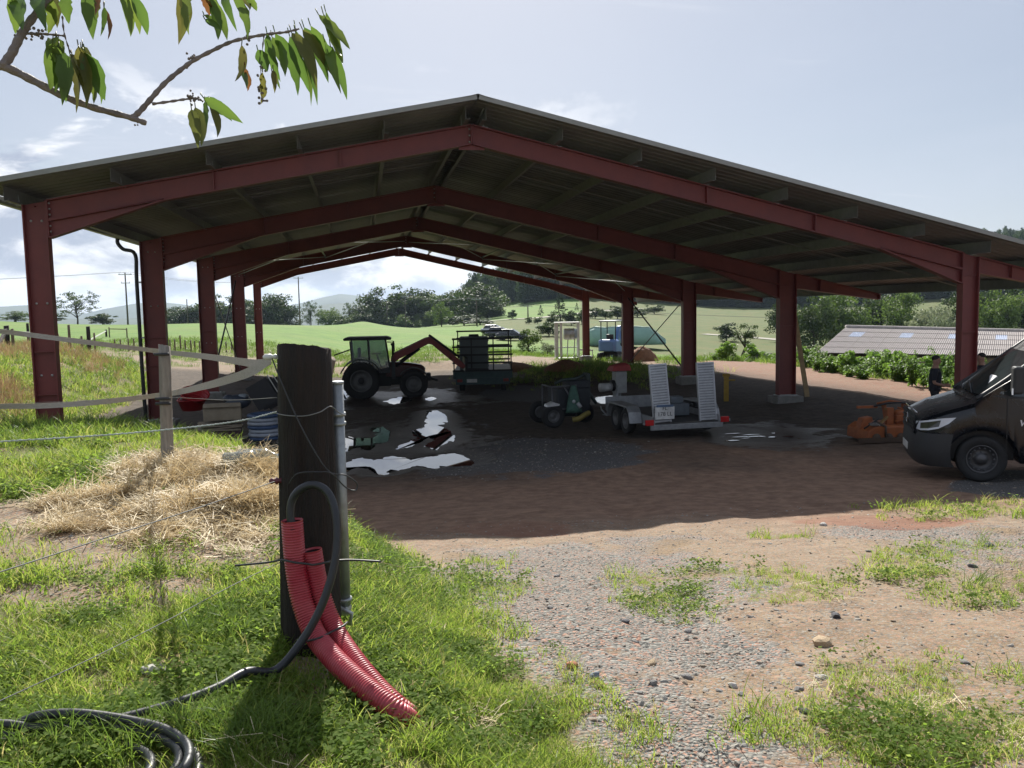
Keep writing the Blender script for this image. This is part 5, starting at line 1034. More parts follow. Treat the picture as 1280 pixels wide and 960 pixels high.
LB = ['beside the foot of the shed gable', 'in the weeds left of the tall leafy shoot', 'in front of the second skylight', 'low against the shed eave', 'tallest bright shoot before the shed roof', 'under the third skylight', 'dark stalked below the shed eave', 'reddish stalk rising over the shed eave', 'left of the standing man', 'behind the standing man', 'between the man and the first right column', 'next to the leaning plank top', 'behind the front weeds at the shed corner', 'in front of the shed roof middle', 'beside the first right column', 'right of the second right column', 'behind the van windscreen', 'right of the hidden man', 'behind the standing man at eave height', 'crowding the shed wall middle', 'crowding the shed wall left']
for i, (u, vb, vt, w) in enumerate(vs_):
    d_ = ray(u, 480); X_ = 18.6 + 3.6 * random.random(); p = Vector((X_, d_[1] / d_[0] * X_, 0)); p.z = H(p.x, p.y) - .05; D = (CM @ np.array(p))[2]; h = max(.35, on_d(u, vt, D).z - p.z) * random.choice((.6, .85, 1.0, 1.1)); sapling(p, h, w * 1.5, 900 + i, 'leafy green ' + ('sapling ' if h > 1.2 else 'weed ') + LB[i], WEED, 460)
yy = rng.uniform(19, 47, 80); xx = 19.6 + rng.random(80) * 4.6 + .03 * (yy - 20); zz_ = gz(xx, yy) - .15; hs_ = .3 + 1.1 * rng.random(80) ** 1.6
scatter('undergrowth', np.stack([xx, yy, zz_], 1), rot_rand(80, .12), np.stack([hs_ * 1.3, hs_ * 1.3, hs_], 1), rng.integers(0, 2, 80), [loose('undergrowth_bush', crown_mesh('undergrowth_bush', WEED, 60 + k, n=900, leaf=.09, shape='bush', clumps=26)[0]) for k in (0, 1)])
# ------- things behind the barn
SIL = mat('pale_green_sheeting', (.22, .36, .31), .55, 0, .12, 1.2, .2, 8)
p = hit(738, 431); D = (CM @ np.array(p))[2]; q = on_d(832, 431, D - 2); q.z = p.z; L_ = (q - p).length; clamp = thing('silage_clamp', 'long low heap sheeted in pale green plastic on the pasture', 'silage clamp', p, math.atan2((q - p).y, (q - p).x)); mb = MB(); secs = []
for k in range(15):
    t = k / 14; x = t * L_; e = min(1, (1 - t) / .22, (t + .35) / .4); h = 2.25 * max(.12, e) ** .6 * (1 + .03 * math.sin(k * 1.7)); w = 2.2 * max(.4, e) ** .4
    secs.append([(x, w * c, h * s) for c, s in ((-1, 0), (-.93, .45), (-.8, .8), (-.5, .97), (0, 1), (.5, .97), (.8, .8), (.93, .45), (1, 0))])
mb.loft(secs); mb.build('plastic_sheet', SIL, clamp)
mb = MB(); mb.tube([Vector(s[3]) + Vector((0, 0, .03)) for s in secs], .06, 6); mb.build('weight_rope', mat('pale_rope', (.5, .55, .5), .7), clamp)
def blob(name, label, cat, u, v, wpx, hpx, m, seed, kindtag=None):
    p = hit(u, v); D = (CM @ np.array(p))[2]; w = wpx * D / FPX; h = hpx * D / FPX; r = random.Random(seed); mb = MB(); n, m_ = 36, 12; V = []; F = []
    for i in range(m_ + 1):
        for k in range(n):
            a = 2 * math.pi * k / n; t = i / m_; rr = (1 - t ** 1.3) * .5 * w * (1 + .25 * (float(vnoise(np.array([math.cos(a) * 2 + 9 + t * 3]), np.array([math.sin(a) * 2 + seed]), seed)[0]) - .5)); z = h * (1 - (1 - t) ** 1.6) * 1.0 + .12 * h * (float(vnoise(np.array([k * .7]), np.array([i * .9]), seed)[0]) - .5) * (0 < i < m_); V.append((rr * math.cos(a), rr * math.sin(a) * .8, z - .05))
    for i in range(m_):
        for k in range(n): F.append((i * n + k, i * n + (k + 1) % n, (i + 1) * n + (k + 1) % n, (i + 1) * n + k))
    F.append(tuple(range(m_ * n, m_ * n + n))); mb.add(V, F, True); return tag(mb.build(name, m, None, loc=p), label, cat)
SOIL = mat('red_brown_soil', (.16, .075, .04), .95, 0, .3, 6, .9, 14, col2=(.26, .135, .075))
blob('soil_heap', 'heap of red brown soil beside the excavator', 'soil heap', 803, 452, 42, 20, SOIL, 3)
blob('soil_heap', 'low dark soil bank in front of the white frame', 'soil heap', 708, 462, 56, 14, SOIL, 6); blob('soil_heap', 'low pale brown earth bank behind the loaded trailer', 'soil heap', 640, 464, 80, 12, SOIL, 8)
# pale metal frame with a drum
WHT = mat('weathered_white_metal', (.55, .56, .53), .5, .1, .15, 4)
p = hit(709, 449); D = (CM @ np.array(p))[2]; k_ = D / FPX; fr = thing('drum_frame', 'tall pale metal frame holding a grey drum behind the barn', 'drum frame', p, -.15); w, h = 30 * k_, 45 * k_
for x, nm, wd in ((-w / 2 + .09, 'side_panel', .20), (-w / 2 + .36, 'side_panel', .16)): mb = MB(); mb.box((x, -.4, h / 2), (wd, .05, h)); mb.build(nm, WHT, fr, .01)
mb = MB(); mb.box((w / 2 - .05, -.4, h / 2), (.09, .09, h)); mb.build('post', WHT, fr)
for y in (.5,): 
    for x in (-w / 2 + .05, w / 2 - .05): mb = MB(); mb.box((x, y, h / 2), (.09, .09, h)); mb.build('post', WHT, fr)
mb = MB(); mb.box((0, .05, h + .03), (w + .06, 1.1, .08)); mb.build('roof_panel', WHT, fr); mb = MB(); mb.box((0, .05, .05), (w, 1.0, .1)); mb.build('base_frame', WHT, fr); mb = MB(); mb.box((.1, .05, h * .33), (w - .2, .06, .06)); mb.build('cross_bar', GALV, fr)
mb = MB(); mb.lathe([(0, -.42), (.30, -.42), (.36, -.38), (.36, -.1), (.39, -.08), (.36, -.06), (.36, .2), (.39, .22), (.36, .24), (.30, .42), (0, .42)], (.22, .0, h * .70), 'x', 20); mb.build('drum', mat('grey_drum', (.32, .33, .33), .4, .5, .2, 5), fr)
for x in (0, .44): mb = MB(); mb.bar((x, 0, .1), (x + .06, 0, h * .55), .06, .06); mb.build('drum_leg', GALV, fr)
mb = MB(); mb.bar((w / 2, -.4, .62), (w / 2 + .85, -.4, .56), .05, .1); mb.bar((w / 2 + .82, -.4, 0), (w / 2 + .82, -.4, .6), .05, .05); mb.build('side_rail', WHT, fr)
# leaning plank, trough
a, b_ = hit(1009, 496), None; D = (CM @ np.array(a))[2]; b_ = on_d(993, 393, D + .5); mb = MB(); mb.bar((0, 0, 0), b_ - a, .16, .035, (0, 1, 0)); tag(mb.build('plank', mat('pale_timber', (.34, .25, .13), .8, 0, .25, 5, .2, 30), None, loc=a), 'long pale plank leaning up against the barn beside the second right column', 'plank')
p = on_d(948, 465, 50); p.z = H(p.x, p.y); t = thing('trough', 'grey concrete trough half sunk beside the small leaning tree', 'trough', p, .2); mb = MB(); mb.prism([(-.75, 0), (.75, 0), (.68, .55), (.56, .55), (.52, .15), (-.52, .15), (-.56, .55), (-.68, .55)], -.35, .35); mb.build('basin', CONC, t)
for s in (-1, 1): mb = MB(); mb.prism([(-.60, .02), (.60, .02), (.57, .54), (-.57, .54)], s * .36 - .03, s * .36 + .03); mb.build('end_wall', CONC, t)
# ------------------------------------------------------------------ vehicles and machines
TYRE = mat('tyre_rubber', (.022, .022, .023), .85, 0, .3, 20, .3, 60); RIMG = mat('grey_rim', (.13, .13, .13), .5, .4, .2); BLK = mat('matt_black_metal', (.02, .02, .022), .55, .2, .2); CGL = glass_mat('cab_glass', (.55, .62, .58))
def wheel(parent, c, r, w, rim=.6, lug=0, side=1, rimmat=None, n=28):
    """tyre with shoulders and tread lugs, dished rim with bolts; axle along y"""
    t = bpy.data.objects.new('wheel', None); COL.objects.link(t); t.parent = parent; t.location = c; mb = MB(); h = w / 2; rr = r * rim
    mb.lathe([(rr, -h * .8), (r * .82, -h), (r * .95, -h * .95), (r - .0 if not lug else r * .965, -h * .7), (r if not lug else r * .97, 0), (r if not lug else r * .965, h * .7), (r * .95, h * .95), (r * .82, h), (rr, h * .8), (rr * .95, 0)], (0, 0, 0), 'y', n, True, True)
    for k in range(lug):
        a = 2 * math.pi * k / lug
        for s in (-1, 1):
            aa = a + (math.pi / lug if s > 0 else 0); p0 = Vector((r * .97 * math.cos(aa), s * .02, r * .97 * math.sin(aa))); p1 = Vector((r * .955 * math.cos(aa + .16), s * h * .95, r * .955 * math.sin(aa + .16))); mb.bar(p0, p1, r * .05, r * .06, (math.cos(aa), 0, math.sin(aa)))
    mb.build('tyre', TYRE, t); mb = MB(); s = side
    mb.lathe([(0, s * h * .15), (rr * .3, s * h * .2), (rr * .34, s * h * .05), (rr * .62, -s * h * .05), (rr * .85, s * h * .25), (rr * .9, s * h * .7), (rr, s * h * .8), (rr * 1.0, -s * h * .8), (rr * .6, -s * h * .5), (0, -s * h * .4)], (0, 0, 0), 'y', n)
    for k in range(8): a = 2 * math.pi * k / 8; mb.tube([(rr * .48 * math.cos(a), s * h * .0, rr * .48 * math.sin(a)), (rr * .48 * math.cos(a), s * h * .14, rr * .48 * math.sin(a))], rr * .05, 6)
    mb.build('rim', rimmat or RIMG, t); return t
def arc_fender(r0, r1, a0, a1, y0, y1, n=14, c=(0, 0)):
    P = [(c[0] + r1 * math.cos(a), c[1] + r1 * math.sin(a)) for a in np.linspace(a0, a1, n)] + [(c[0] + r0 * math.cos(a), c[1] + r0 * math.sin(a)) for a in np.linspace(a1, a0, n)]; mb = MB()
    m = n
    for i in range(n - 1):
        q = [P[i], P[i + 1], P[2 * n - 2 - i], P[2 * n - 1 - i]]; mb.prism(q, y0, y1)
    return mb
# ---- tractor with front loader, side on
tb = on_z(453, 497, H(.0, 33) ); tb.y = 33.6; tb.x = on_y(453, 497, 33.6).x; tb.z = H(tb.x, 33.6)
zt_ = on_y(453, 497.5, 33.6).z; tb.z = zt_
TR = mat('tractor_red_paint', (.055, .007, .007), .4, 0, .12, 3, coat=.1); TDK = mat('tractor_dark_paint', (.035, .035, .038), .5, 0, .2, 4)
tr = thing('tractor', 'dark red tractor with glazed cab and raised front loader, standing in the puddles', 'tractor', tb, -.03)
RR, RF, WB = .74, .56, 2.02
for s in (-1, 1): wheel(tr, (0, s * .70, RR), RR, .42, .58, 20, s); wheel(tr, (WB, s * .68, RF), RF, .34, .56, 18, s)
mb = MB(); mb.box((.5, 0, .72), (1.3, .5, .5)); mb.box((1.4, 0, .7), (1.4, .4, .38)); mb.tube([(0, -.75, RR), (0, .75, RR)], .13, 10); mb.tube([(WB, -.7, RF), (WB, .7, RF)], .10, 10); mb.build('chassis', BLK, tr, .02)
mb = MB(); secs = []
for x, z0, z1, w in ((.95, .85, 1.42, .33), (1.5, .83, 1.40, .33), (2.0, .82, 1.34, .32), (2.35, .82, 1.27, .30), (2.48, .86, 1.18, .27)): secs.append([(x, -w, z0), (x, -w, z1 - .1), (x, -w * .75, z1), (x, w * .75, z1), (x, w, z1 - .1), (x, w, z0)])
mb.loft(secs, False); bon = mb.build('bonnet', TR, tr, .02)
mb = MB()
for k in range(5): mb.box((2.50, 0, .90 + k * .055), (.02, .42, .02))
mb.build('grille', BLK, bon)
for s in (-1, 1):
    mb = MB(); mb.ball((2.47, s * .2, 1.1), (.04, .07, .05), 10, 6); mb.build('headlight', mat('lamp_glass', (.6, .62, .62), .1, 0, .05), bon)
    arc_fender(RR + .07, RR + .11, .35, 2.75, s * .48 - .0 if s > 0 else s * .92, s * .92 if s > 0 else s * .48, c=(0, RR)).build('rear_fender', TDK, tr)
    arc_fender(RF + .05, RF + .08, .4, 2.5, s * .52 if s > 0 else s * .84, s * .84 if s > 0 else s * .52, 10, (WB, RF)).build('front_fender', TDK, tr)
mb = MB(); mb.box((.45, 0, 1.12), (1.35, 1.0, .24)); mb.build('cab_floor', TDK, tr, .02)
cabp = [((-.30, 1.2), (-.38, 2.28)), ((.35, 1.05), (.30, 2.30)), ((1.12, 1.15), (.98, 2.30))]
for s in (-1, 1):
    for (b0, t0_) in cabp: mb = MB(); mb.bar((b0[0], s * .66, b0[1]), (t0_[0], s * .60, t0_[1]), .06, .07, (0, 1, 0)); mb.build('cab_pillar', BLK, tr)
    for (i, j) in ((0, 1), (1, 2)):
        a, b_, c_, d_ = cabp[i][0], cabp[j][0], cabp[j][1], cabp[i][1]; mb = MB(); mb.add([(a[0], s * .665, a[1] + .05), (b_[0], s * .665, b_[1] + .1), (c_[0], s * .605, c_[1]), (d_[0], s * .605, d_[1]), (a[0], s * .657, a[1] + .05), (b_[0], s * .657, b_[1] + .1), (c_[0], s * .597, c_[1]), (d_[0], s * .597, d_[1])], [(0, 1, 2, 3), (7, 6, 5, 4)]); mb.build('side_window', CGL, tr)
    mb = MB(); mb.bar((1.05, s * .66, 2.2), (1.28, s * .95, 2.2), .025, .025); m1 = mb.build('mirror_arm', BLK, tr); mb = MB(); mb.box((1.29, s * .97, 2.03), (.07, .2, .34)); mb.build('mirror', BLK, tr, .02)
for x, xt, nm in ((-.33, -.38, 'rear_window'), (1.12, .98, 'windscreen')): mb = MB(); mb.add([(x, -.6, 1.3), (x, .6, 1.3), (xt, .56, 2.26), (xt, -.56, 2.26)], [(0, 1, 2, 3)]); mb.build(nm, CGL, tr)
mb = MB(); mb.prism([(-.62, 2.30), (1.18, 2.30), (1.22, 2.36), (1.05, 2.43), (-.45, 2.43), (-.64, 2.38)], -.70, .70); mb.build('cab_roof', BLK, tr, .02)
mb = MB(); mb.box((.18, 0, 1.42), (.42, .46, .12)); mb.box((-.06, 0, 1.72), (.12, .44, .55)); mb.build('seat', mat('seat_cloth', (.16, .17, .20), .8), tr, .03)
mb = MB(); mb.tube([(.78, 0, 1.2), (.62, 0, 1.72)], .03, 8); mb.lathe([(.19, -.012), (.205, 0), (.19, .012), (.175, 0)], (.6, 0, 1.75), 'z', 18, True, True); mb.build('steering_wheel', BLK, tr)
mb = MB(); mb.tube([(1.25, -.30, 1.35), (1.25, -.30, 2.05), (1.20, -.30, 2.15)], .045, 10); mb.build('exhaust', BLK, tr)
mb = MB(); mb.bar((-.35, 0, 1.95), (-1.05, 0, 1.72), .06, .05); mb.tube([(-.4, .1, .75), (-.85, .1, .6)], .05, 8); mb.tube([(-.4, -.25, .55), (-1.0, -.3, .5)], .04, 8); mb.tube([(-.4, .25, .55), (-1.0, .3, .5)], .04, 8); mb.build('rear_linkage', BLK, tr)
mb = MB(); mb.box((2.62, 0, .78), (.2, .5, .3)); mb.bar((2.6, 0, .75), (3.0, 0, .62), .14, .1); mb.build('front_weight', BLK, tr, .02)
LD = mat('loader_arm_red', (.20, .025, .022), .45, 0, .15, 4)
for s in (-1, 1):
    y = s * .44; mb = MB(); mb.prism([(1.15, 1.48), (1.3, 1.75), (2.55, 2.32), (2.78, 2.37), (3.0, 2.25), (3.95, 1.35), (4.12, 1.2), (4.0, 1.08), (3.78, 1.2), (2.80, 2.06), (2.65, 2.10), (1.5, 1.55), (1.3, 1.4)], y - .06, y + .06); arm = mb.build('loader_arm', LD, tr, .01)
    mb = MB(); mb.tube([(1.35, y + s * .09, 1.25), (2.3, y + s * .09, 1.93)], .05, 8); mb.tube([(2.72, y + s * .09, 2.42), (3.85, y + s * .09, 1.55)], .045, 8); mb.build('hydraulic_ram', BLK, arm)
    mb = MB(); mb.bar((1.25, y, .75), (1.25, y, 1.6), .14, .12); mb.build('loader_bracket', TDK, tr)
mb = MB(); mb.box((4.12, 0, 1.25), (.10, 1.1, .55)); mb.tube([(3.5, -.5, 1.55), (3.5, .5, 1.55)], .06, 8); mb.build('carriage', BLK, tr); 
for s in (-1, 1): mb = MB(); mb.bar((4.16, s * .32, 1.02), (5.1, s * .32, .98), .10, .05); mb.build('fork', BLK, tr)
# ---- flatbed hay trailer with rack ends and water tank
DK = mat('dull_green_blue_steel', (.05, .085, .085), .6, .1, .25, 5); RACK = mat('rack_steel', (.03, .035, .035), .6, .2, .2)
fb = on_y(604, 491, 34.2); fb.z = H(fb.x, fb.y); fb.z = on_y(604, 491, 34.2).z
fl = thing('flatbed_trailer', 'flatbed farm trailer with ladder racks at both ends, carrying a grey tank', 'trailer', fb, 1.42)      # local x runs forward, away from us
ZD = .86; Wd = 1.18; Lf = 4.6
mb = MB(); mb.box((Lf / 2, 0, ZD), (Lf, Wd * 2, .07)); mb.build('deck', mat('worn_deck', (.30, .30, .28), .6, .3, .3, 4), fl)
mb = MB(); mb.box((Lf / 2, -Wd - .02, ZD - .10), (Lf, .05, .22)); mb.box((Lf / 2, Wd + .02, ZD - .10), (Lf, .05, .22)); mb.box((-.03, 0, ZD - .12), (.05, Wd * 2 + .08, .28)); mb.box((Lf / 2, -.4, ZD - .2), (Lf, .1, .2)); mb.box((Lf / 2, .4, ZD - .2), (Lf, .1, .2)); mb.build('chassis', DK, fl)
mb = MB(); mb.box((-.08, 0, ZD - .36), (.04, Wd * 1.9, .28)); mb.build('tail_board', DK, fl)
for s in (-1, 1):
    for x in (1.7, 2.55): wheel(fl, (x, s * .92, .36), .36, .22, .6, 0, s)
    wheel(fl, (.35, s * .86, .36), .36, .22, .6, 0, s)
    mb = MB(); mb.box((-.11, s * .95, ZD - .33), (.03, .22, .12)); mb.build('tail_light', mat('dim_red_lens', (.20, .02, .02), .3), fl)
mb = MB(); mb.box((-.112, .45, ZD - .34), (.015, .42, .14)); mb.build('number_plate', mat('plate_white', (.55, .55, .53), .5), fl)
mb = MB(); mb.tube([(Lf, -.4, ZD - .2), (Lf + 1.3, 0, ZD - .3)], .05, 8); mb.tube([(Lf, .4, ZD - .2), (Lf + 1.3, 0, ZD - .3)], .05, 8); mb.build('drawbar', DK, fl)
for x, zt in ((.02, 1.42), (Lf - .02, 1.62)):
    for y in (-Wd, -.45, .45, Wd) if x < 1 else (-Wd, 0, Wd): mb = MB(); mb.bar((x, y, ZD), (x, y, ZD + zt), .05, .05, (1, 0, 0)); mb.build('rack_post', RACK, fl)
    for k in range(5): mb = MB(); mb.box((x - .035, 0, ZD + zt - .04 - k * .33), (.03, Wd * 2 + .12, .075)); mb.build('rack_rail', RACK, fl)
TK = mat('grey_green_plastic', (.13, .16, .16), .55, 0, .15, 2)
tk = thing('water_tank', 'tall grey ribbed tank standing on the flatbed trailer', 'tank', fb + Matrix.Rotation(1.42, 3, 'Z') @ Vector((.85, .36, ZD + .035)), 1.42)
mb = MB(); mb.box((0, 0, .72), (1.05, 1.2, 1.4)); mb.build('tank_body', TK, tk, .06)
for z in (.2, .55, .9, 1.25):
    mb = MB()
    for q in ((0, -.61, 1.1, .03), (0, .61, 1.1, .03)): mb.box((q[0], q[1], z), (q[2], q[3], .05))
    mb.box((-.535, 0, z), (.03, 1.25, .05)); mb.build('tank_rib', TK, tk)
for y in (-.4, 0, .4): mb = MB(); mb.box((-.55, y, .72), (.02, .05, 1.4)); mb.build('tank_rib', TK, tk)
mb = MB(); mb.lathe([(0, .07), (.2, .07), (.22, .0), (.22, -.02)], (0, 0, 1.44), 'z', 18); mb.build('tank_lid', DARKM, tk)
# ---- plant trailer with upright loading ramps
ALU = mat('galvanised_trailer', (.30, .31, .32), .45, .55, .25, 6); ALR = mat('aluminium_ramp', (.50, .51, .53), .4, .6, .15, 8)
pt0 = on_y(858, 547, 17.9); pt0.z = H(pt0.x, pt0.y) 
ptz = on_y(858, 547, 17.9).z; pt0.z = ptz + .0
pt = thing('plant_trailer', 'low grey twin axle trailer with two upright loading ramps at the rear', 'trailer', pt0, math.radians(90 + 3))   # local x forward = away
Wt = .78; Lt = 3.1; zd = .34
mb = MB(); mb.box((Lt / 2, 0, zd), (Lt, Wt * 2, .04)); mb.build('deck', mat('dark_deck', (.055, .052, .05), .7, 0, .3, 6, .3), pt)
mb = MB()
for s in (-1, 1): mb.box((Lt / 2, s * (Wt + .02), zd + .06), (Lt, .05, .20))
mb.box((-.03, 0, zd - .07), (.07, Wt * 2 + .2, .12)); mb.box((Lt + .02, 0, zd + .15), (.05, Wt * 2 + .1, .35)); mb.build('frame', ALU, pt, .006)
for s in (-1, 1):
    for x in (1.05, 1.72): wheel(pt, (x, s * (Wt + .22), .30), .30, .18, .62, 0, s)
    Fd = [(.58, .30), (.66, .55), (.80, .68), (1.97, .68), (2.11, .55), (2.19, .30), (2.14, .30), (2.07, .53), (1.95, .64), (.82, .64), (.70, .53), (.63, .30)]
    mb = MB(); y0, y1 = sorted((s * (Wt + .06), s * (Wt + .36)))
    for i in range(5): mb.prism([Fd[i], Fd[i + 1], Fd[10 - i], Fd[11 - i]], y0, y1)
    mb.build('mudguard', ALU, pt)
    mb = MB(); mb.box((-.06, s * (Wt - .02 + .16), zd + .05), (.05, .20, .13)); mb.build('tail_light', mat('red_lens', (.45, .02, .02), .25), pt, .01)
    mb = MB(); mb.box((-.03, s * (Wt + .14), zd + .03), (.05, .28, .05)); mb.build('light_bracket', ALU, pt)
    # ramp: two stringers and cross bars, leaning slightly forward
    hr = 1.34; yc = s * (Wt - .22); rp = bpy.data.objects.new('loading_ramp', None); COL.objects.link(rp); rp.parent = pt; rp.location = (.05, yc, zd + .02); rp.rotation_euler = (math.radians(-3 if s > 0 else -1), math.radians(6), 0)
    for e in (-.2, .2): mb = MB(); mb.box((0, e, hr / 2), (.07, .025, hr)); mb.build('stringer', ALR, rp)
    for k in range(22): mb = MB() ; mb.box((-.02, 0, .04 + k * (hr - .06) / 21), (.035, .38, .034)); mb.build('rung', ALR, rp)
    mb = MB(); mb.box((.02, 0, hr / 2), (.008, .38, hr - .02)); mb.build('mesh_plate', ALU, rp)
mb = MB(); mb.box((-.075, .56, .60), (.02, .46, .28)); plate = mb.build('number_plate', mat('plate_white', (.55, .55, .53), .5), pt)
mb = MB(); mb.box((-.087, .56, .76), (.012, .40, .05)); mb.build('plate_holder', mat('plate_blue', (.08, .13, .22), .5), pt)
def text(body, size, loc, rot, m, parent, name='lettering', shear=0, ext=.002):
    cu = bpy.data.curves.new(name, 'FONT'); cu.body = body; cu.size = size; cu.extrude = ext; cu.align_x = 'CENTER'; cu.align_y = 'CENTER'; cu.shear = shear; cu.materials.append(m); o = bpy.data.objects.new(name, cu); COL.objects.link(o); dg = bpy.context.evaluated_depsgraph_get(); me = bpy.data.meshes.new_from_object(o.evaluated_get(dg)); bpy.data.objects.remove(o); o = bpy.data.objects.new(name, me); COL.objects.link(o); o.parent = parent; o.location = loc; o.rotation_euler = rot; return o
text('FL\n178 LL', .13, (-.0875, .56, .64), (math.pi / 2, 0, -math.pi / 2), BLK, pt, ext=.001)
mb = MB(); mb.tube([(Lt, -.5, zd), (Lt + 1.3, 0, zd + .08)], .04, 8); mb.tube([(Lt, .5, zd), (Lt + 1.3, 0, zd + .08)], .04, 8); mb.tube([(Lt + 1.2, 0, zd + .08), (Lt + 1.55, 0, zd + .1)], .045, 8); mb.build('drawbar', ALU, pt)
mb = MB(); mb.tube([(Lt + 1.0, .15, .05), (Lt + 1.0, .15, .85)], .03, 8); mb.build('jockey_post', ALU, pt); wheel(pt, (Lt + 1.0, .15, .11), .11, .07, .5, 0, 1, None, 14)
mb = MB(); mb.box((1.0, -.2, zd + .2), (.42, .5, .28)); mb.box((1.05, -.2, zd + .42), (.26, .3, .16)); tag(mb.build('toolbox', mat('grey_toolbox', (.12, .14, .16), .5), None, .02, loc=pt0), 'small grey stepped case standing on the low trailer deck', 'case'); bpy.data.objects['toolbox'].rotation_euler = (0, 0, math.radians(93))
p = hit(909, 503); mb = MB(); mb.box((0, 0, .42), (.16, .06, .84)); mb.box((0, 0, .87), (.24, .08, .1)); mb.box((.16, 0, .7), (.3, .05, .05)); tag(mb.build('yellow_board', mat('yellow_paint', (.42, .27, .03), .5), None, .01, loc=p + Vector((.1, .3, 0))), 'narrow yellow board standing behind the right loading ramp', 'board')
# ---- dark cart with a green bag hanging on it
dc0 = on_y(712, 531, 21.6); dc0.z = H(dc0.x, dc0.y); dcz = on_y(712, 531, 21.6).z; dc0.z = dcz
ct = thing('machine_cart', 'dark wheeled machine cart with a green cover and a loose yellow hose end', 'machine', dc0, .12)
mb = MB(); mb.box((.08, .25, .62), (.95, .8, .75)); mb.box((.30, .25, 1.06), (.62, .6, .24)); mb.build('body', mat('dark_machine', (.022, .025, .03), .6, .1, .3, 6), ct, .05)
mb = MB()
for a, b_ in (((-.55, -.2, .3), (-.55, -.2, 1.05)), ((-.55, -.2, 1.05), (.12, -.2, 1.08)), ((.12, -.2, 1.08), (.12, -.2, .2)), ((-.55, -.2, .46), (.12, -.2, .46)), ((-.22, -.22, 1.05), (.02, -.22, .62)), ((-.55, .6, .3), (-.55, .6, 1.05)), ((-.55, -.2, 1.05), (-.55, .6, 1.05))): mb.tube([a, b_], .022, 6)
mb.build('tube_frame', mat('grey_tube', (.12, .12, .13), .5, .5), ct)
for y in (-.30, .75): wheel(ct, (-.58, y, .30), .30, .20, .55, 0, -1 if y < 0 else 1)
wheel(ct, (.55, .3, .26), .26, .18, .55, 0, 1)
mb = MB(); mb.prism([(-.78, .56), (-.44, .58), (-.42, .62), (-.6, .68), (-.76, .62)], -.42, -.18); mb.build('mudguard', mat('white_metal', (.6, .6, .6), .35, .2), ct)
mb = MB(); secs = []
for k in range(9): t = k / 8; w = .06 + .17 * t ** .8; secs.append([(-.0 + .02 + w * math.cos(a) * (1 + .2 * math.sin(3 * a)), -.28 + .06 * math.sin(a), 1.08 - .72 * t) for a in np.linspace(0, 2 * math.pi, 11)[:-1]])
mb.loft(secs); mb.build('green_cover', mat('faded_green_cloth', (.06, .13, .10), .8, 0, .35, 8), ct)
mb = MB(); mb.tube(lerp_pts([(-.05, -.36, .18), (.12, -.42, .22), (.28, -.4, .3), (.42, -.34, .34)], 5), .07, 10); mb.build('yellow_hose_end', mat('dull_yellow', (.26, .21, .05), .6), ct); mb = MB(); mb.tube([(.1, -.34, .62), (.18, -.36, .5)], .05, 8); mb.ball((.0, -.33, .66), .05, 8, 6); mb.build('pale_nozzle', mat('pale_nozzle', (.45, .46, .47), .5), ct)
mb = MB(); mb.box((.62, .3, .95), (.12, .3, .8)); mb.tube([(.55, .3, 1.0), (.9, .3, .5)], .05, 8); mb.tube([(-.3, .3, 1.1), (-.1, .3, 1.18), (.3, .3, 1.2), (.6, .35, 1.3)], .05, 8); mb.build('pump_housing', mat('dark_green_machine', (.03, .045, .04), .6), ct, .02)
# ---- post mounted machine with red cover
mm0 = on_y(770, 522, 24.2); mm0.z = on_y(770, 522, 24.2).z
mm = thing('standing_machine', 'grey upright machine with a faded red cap and a white canister, beside the low trailer', 'machine', mm0, .1)
mb = MB(); mb.tube([(0, 0, 0), (0, 0, 1.15)], .09, 12); mb.tube([(.13, .05, 0), (.13, .05, .9)], .06, 10); mb.build('mast', mat('grey_cast_metal', (.22, .23, .23), .55, .3, .25, 6), mm)
mb = MB(); mb.prism([(-.42, 0), (.48, 0), (.40, .08), (.15, .14), (.05, .34), (-.08, .34), (-.15, .12), (-.36, .08)], -.25, .25); mb.build('base', mat('grey_cast_metal', (.22, .23, .23), .55), mm, .01)
mb = MB(); mb.box((.12, 0, 1.08), (.36, .34, .66)); mb.build('head', mat('pale_grey_housing', (.33, .34, .34), .55, .1, .2, 5), mm, .03)
mb = MB(); mb.loft([[(-.20, -.25, 1.42), (.42, -.25, 1.42), (.42, .25, 1.42), (-.20, .25, 1.42)], [(-.14, -.2, 1.56), (.38, -.2, 1.60), (.38, .2, 1.60), (-.14, .2, 1.56)], [(.0, -.08, 1.62), (.28, -.08, 1.66), (.28, .08, 1.66), (.0, .08, 1.62)]], False); mb.build('red_cap', mat('faded_red', (.34, .05, .05), .6), mm, .02)
mb = MB(); mb.tube([(-.12, 0, .95), (-.52, -.02, .93)], [.12, .13], 14); mb.build('white_canister', mat('pale_canister', (.5, .5, .49), .5), mm); mb = MB(); mb.tube([(.1, .0, .98), (-.14, .0, .98)], .17, 14); mb.build('motor', BLK, mm)
mb = MB(); mb.tube([(.2, -.05, .45), (.7, -.05, .6), (.7, -.05, .2), (.3, -.05, .05)], .02, 6); mb.tube([(-.3, -.2, .02), (-.55, -.2, .3), (-.45, .1, .35)], .02, 6); mb.build('handle_bar', GALV, mm)
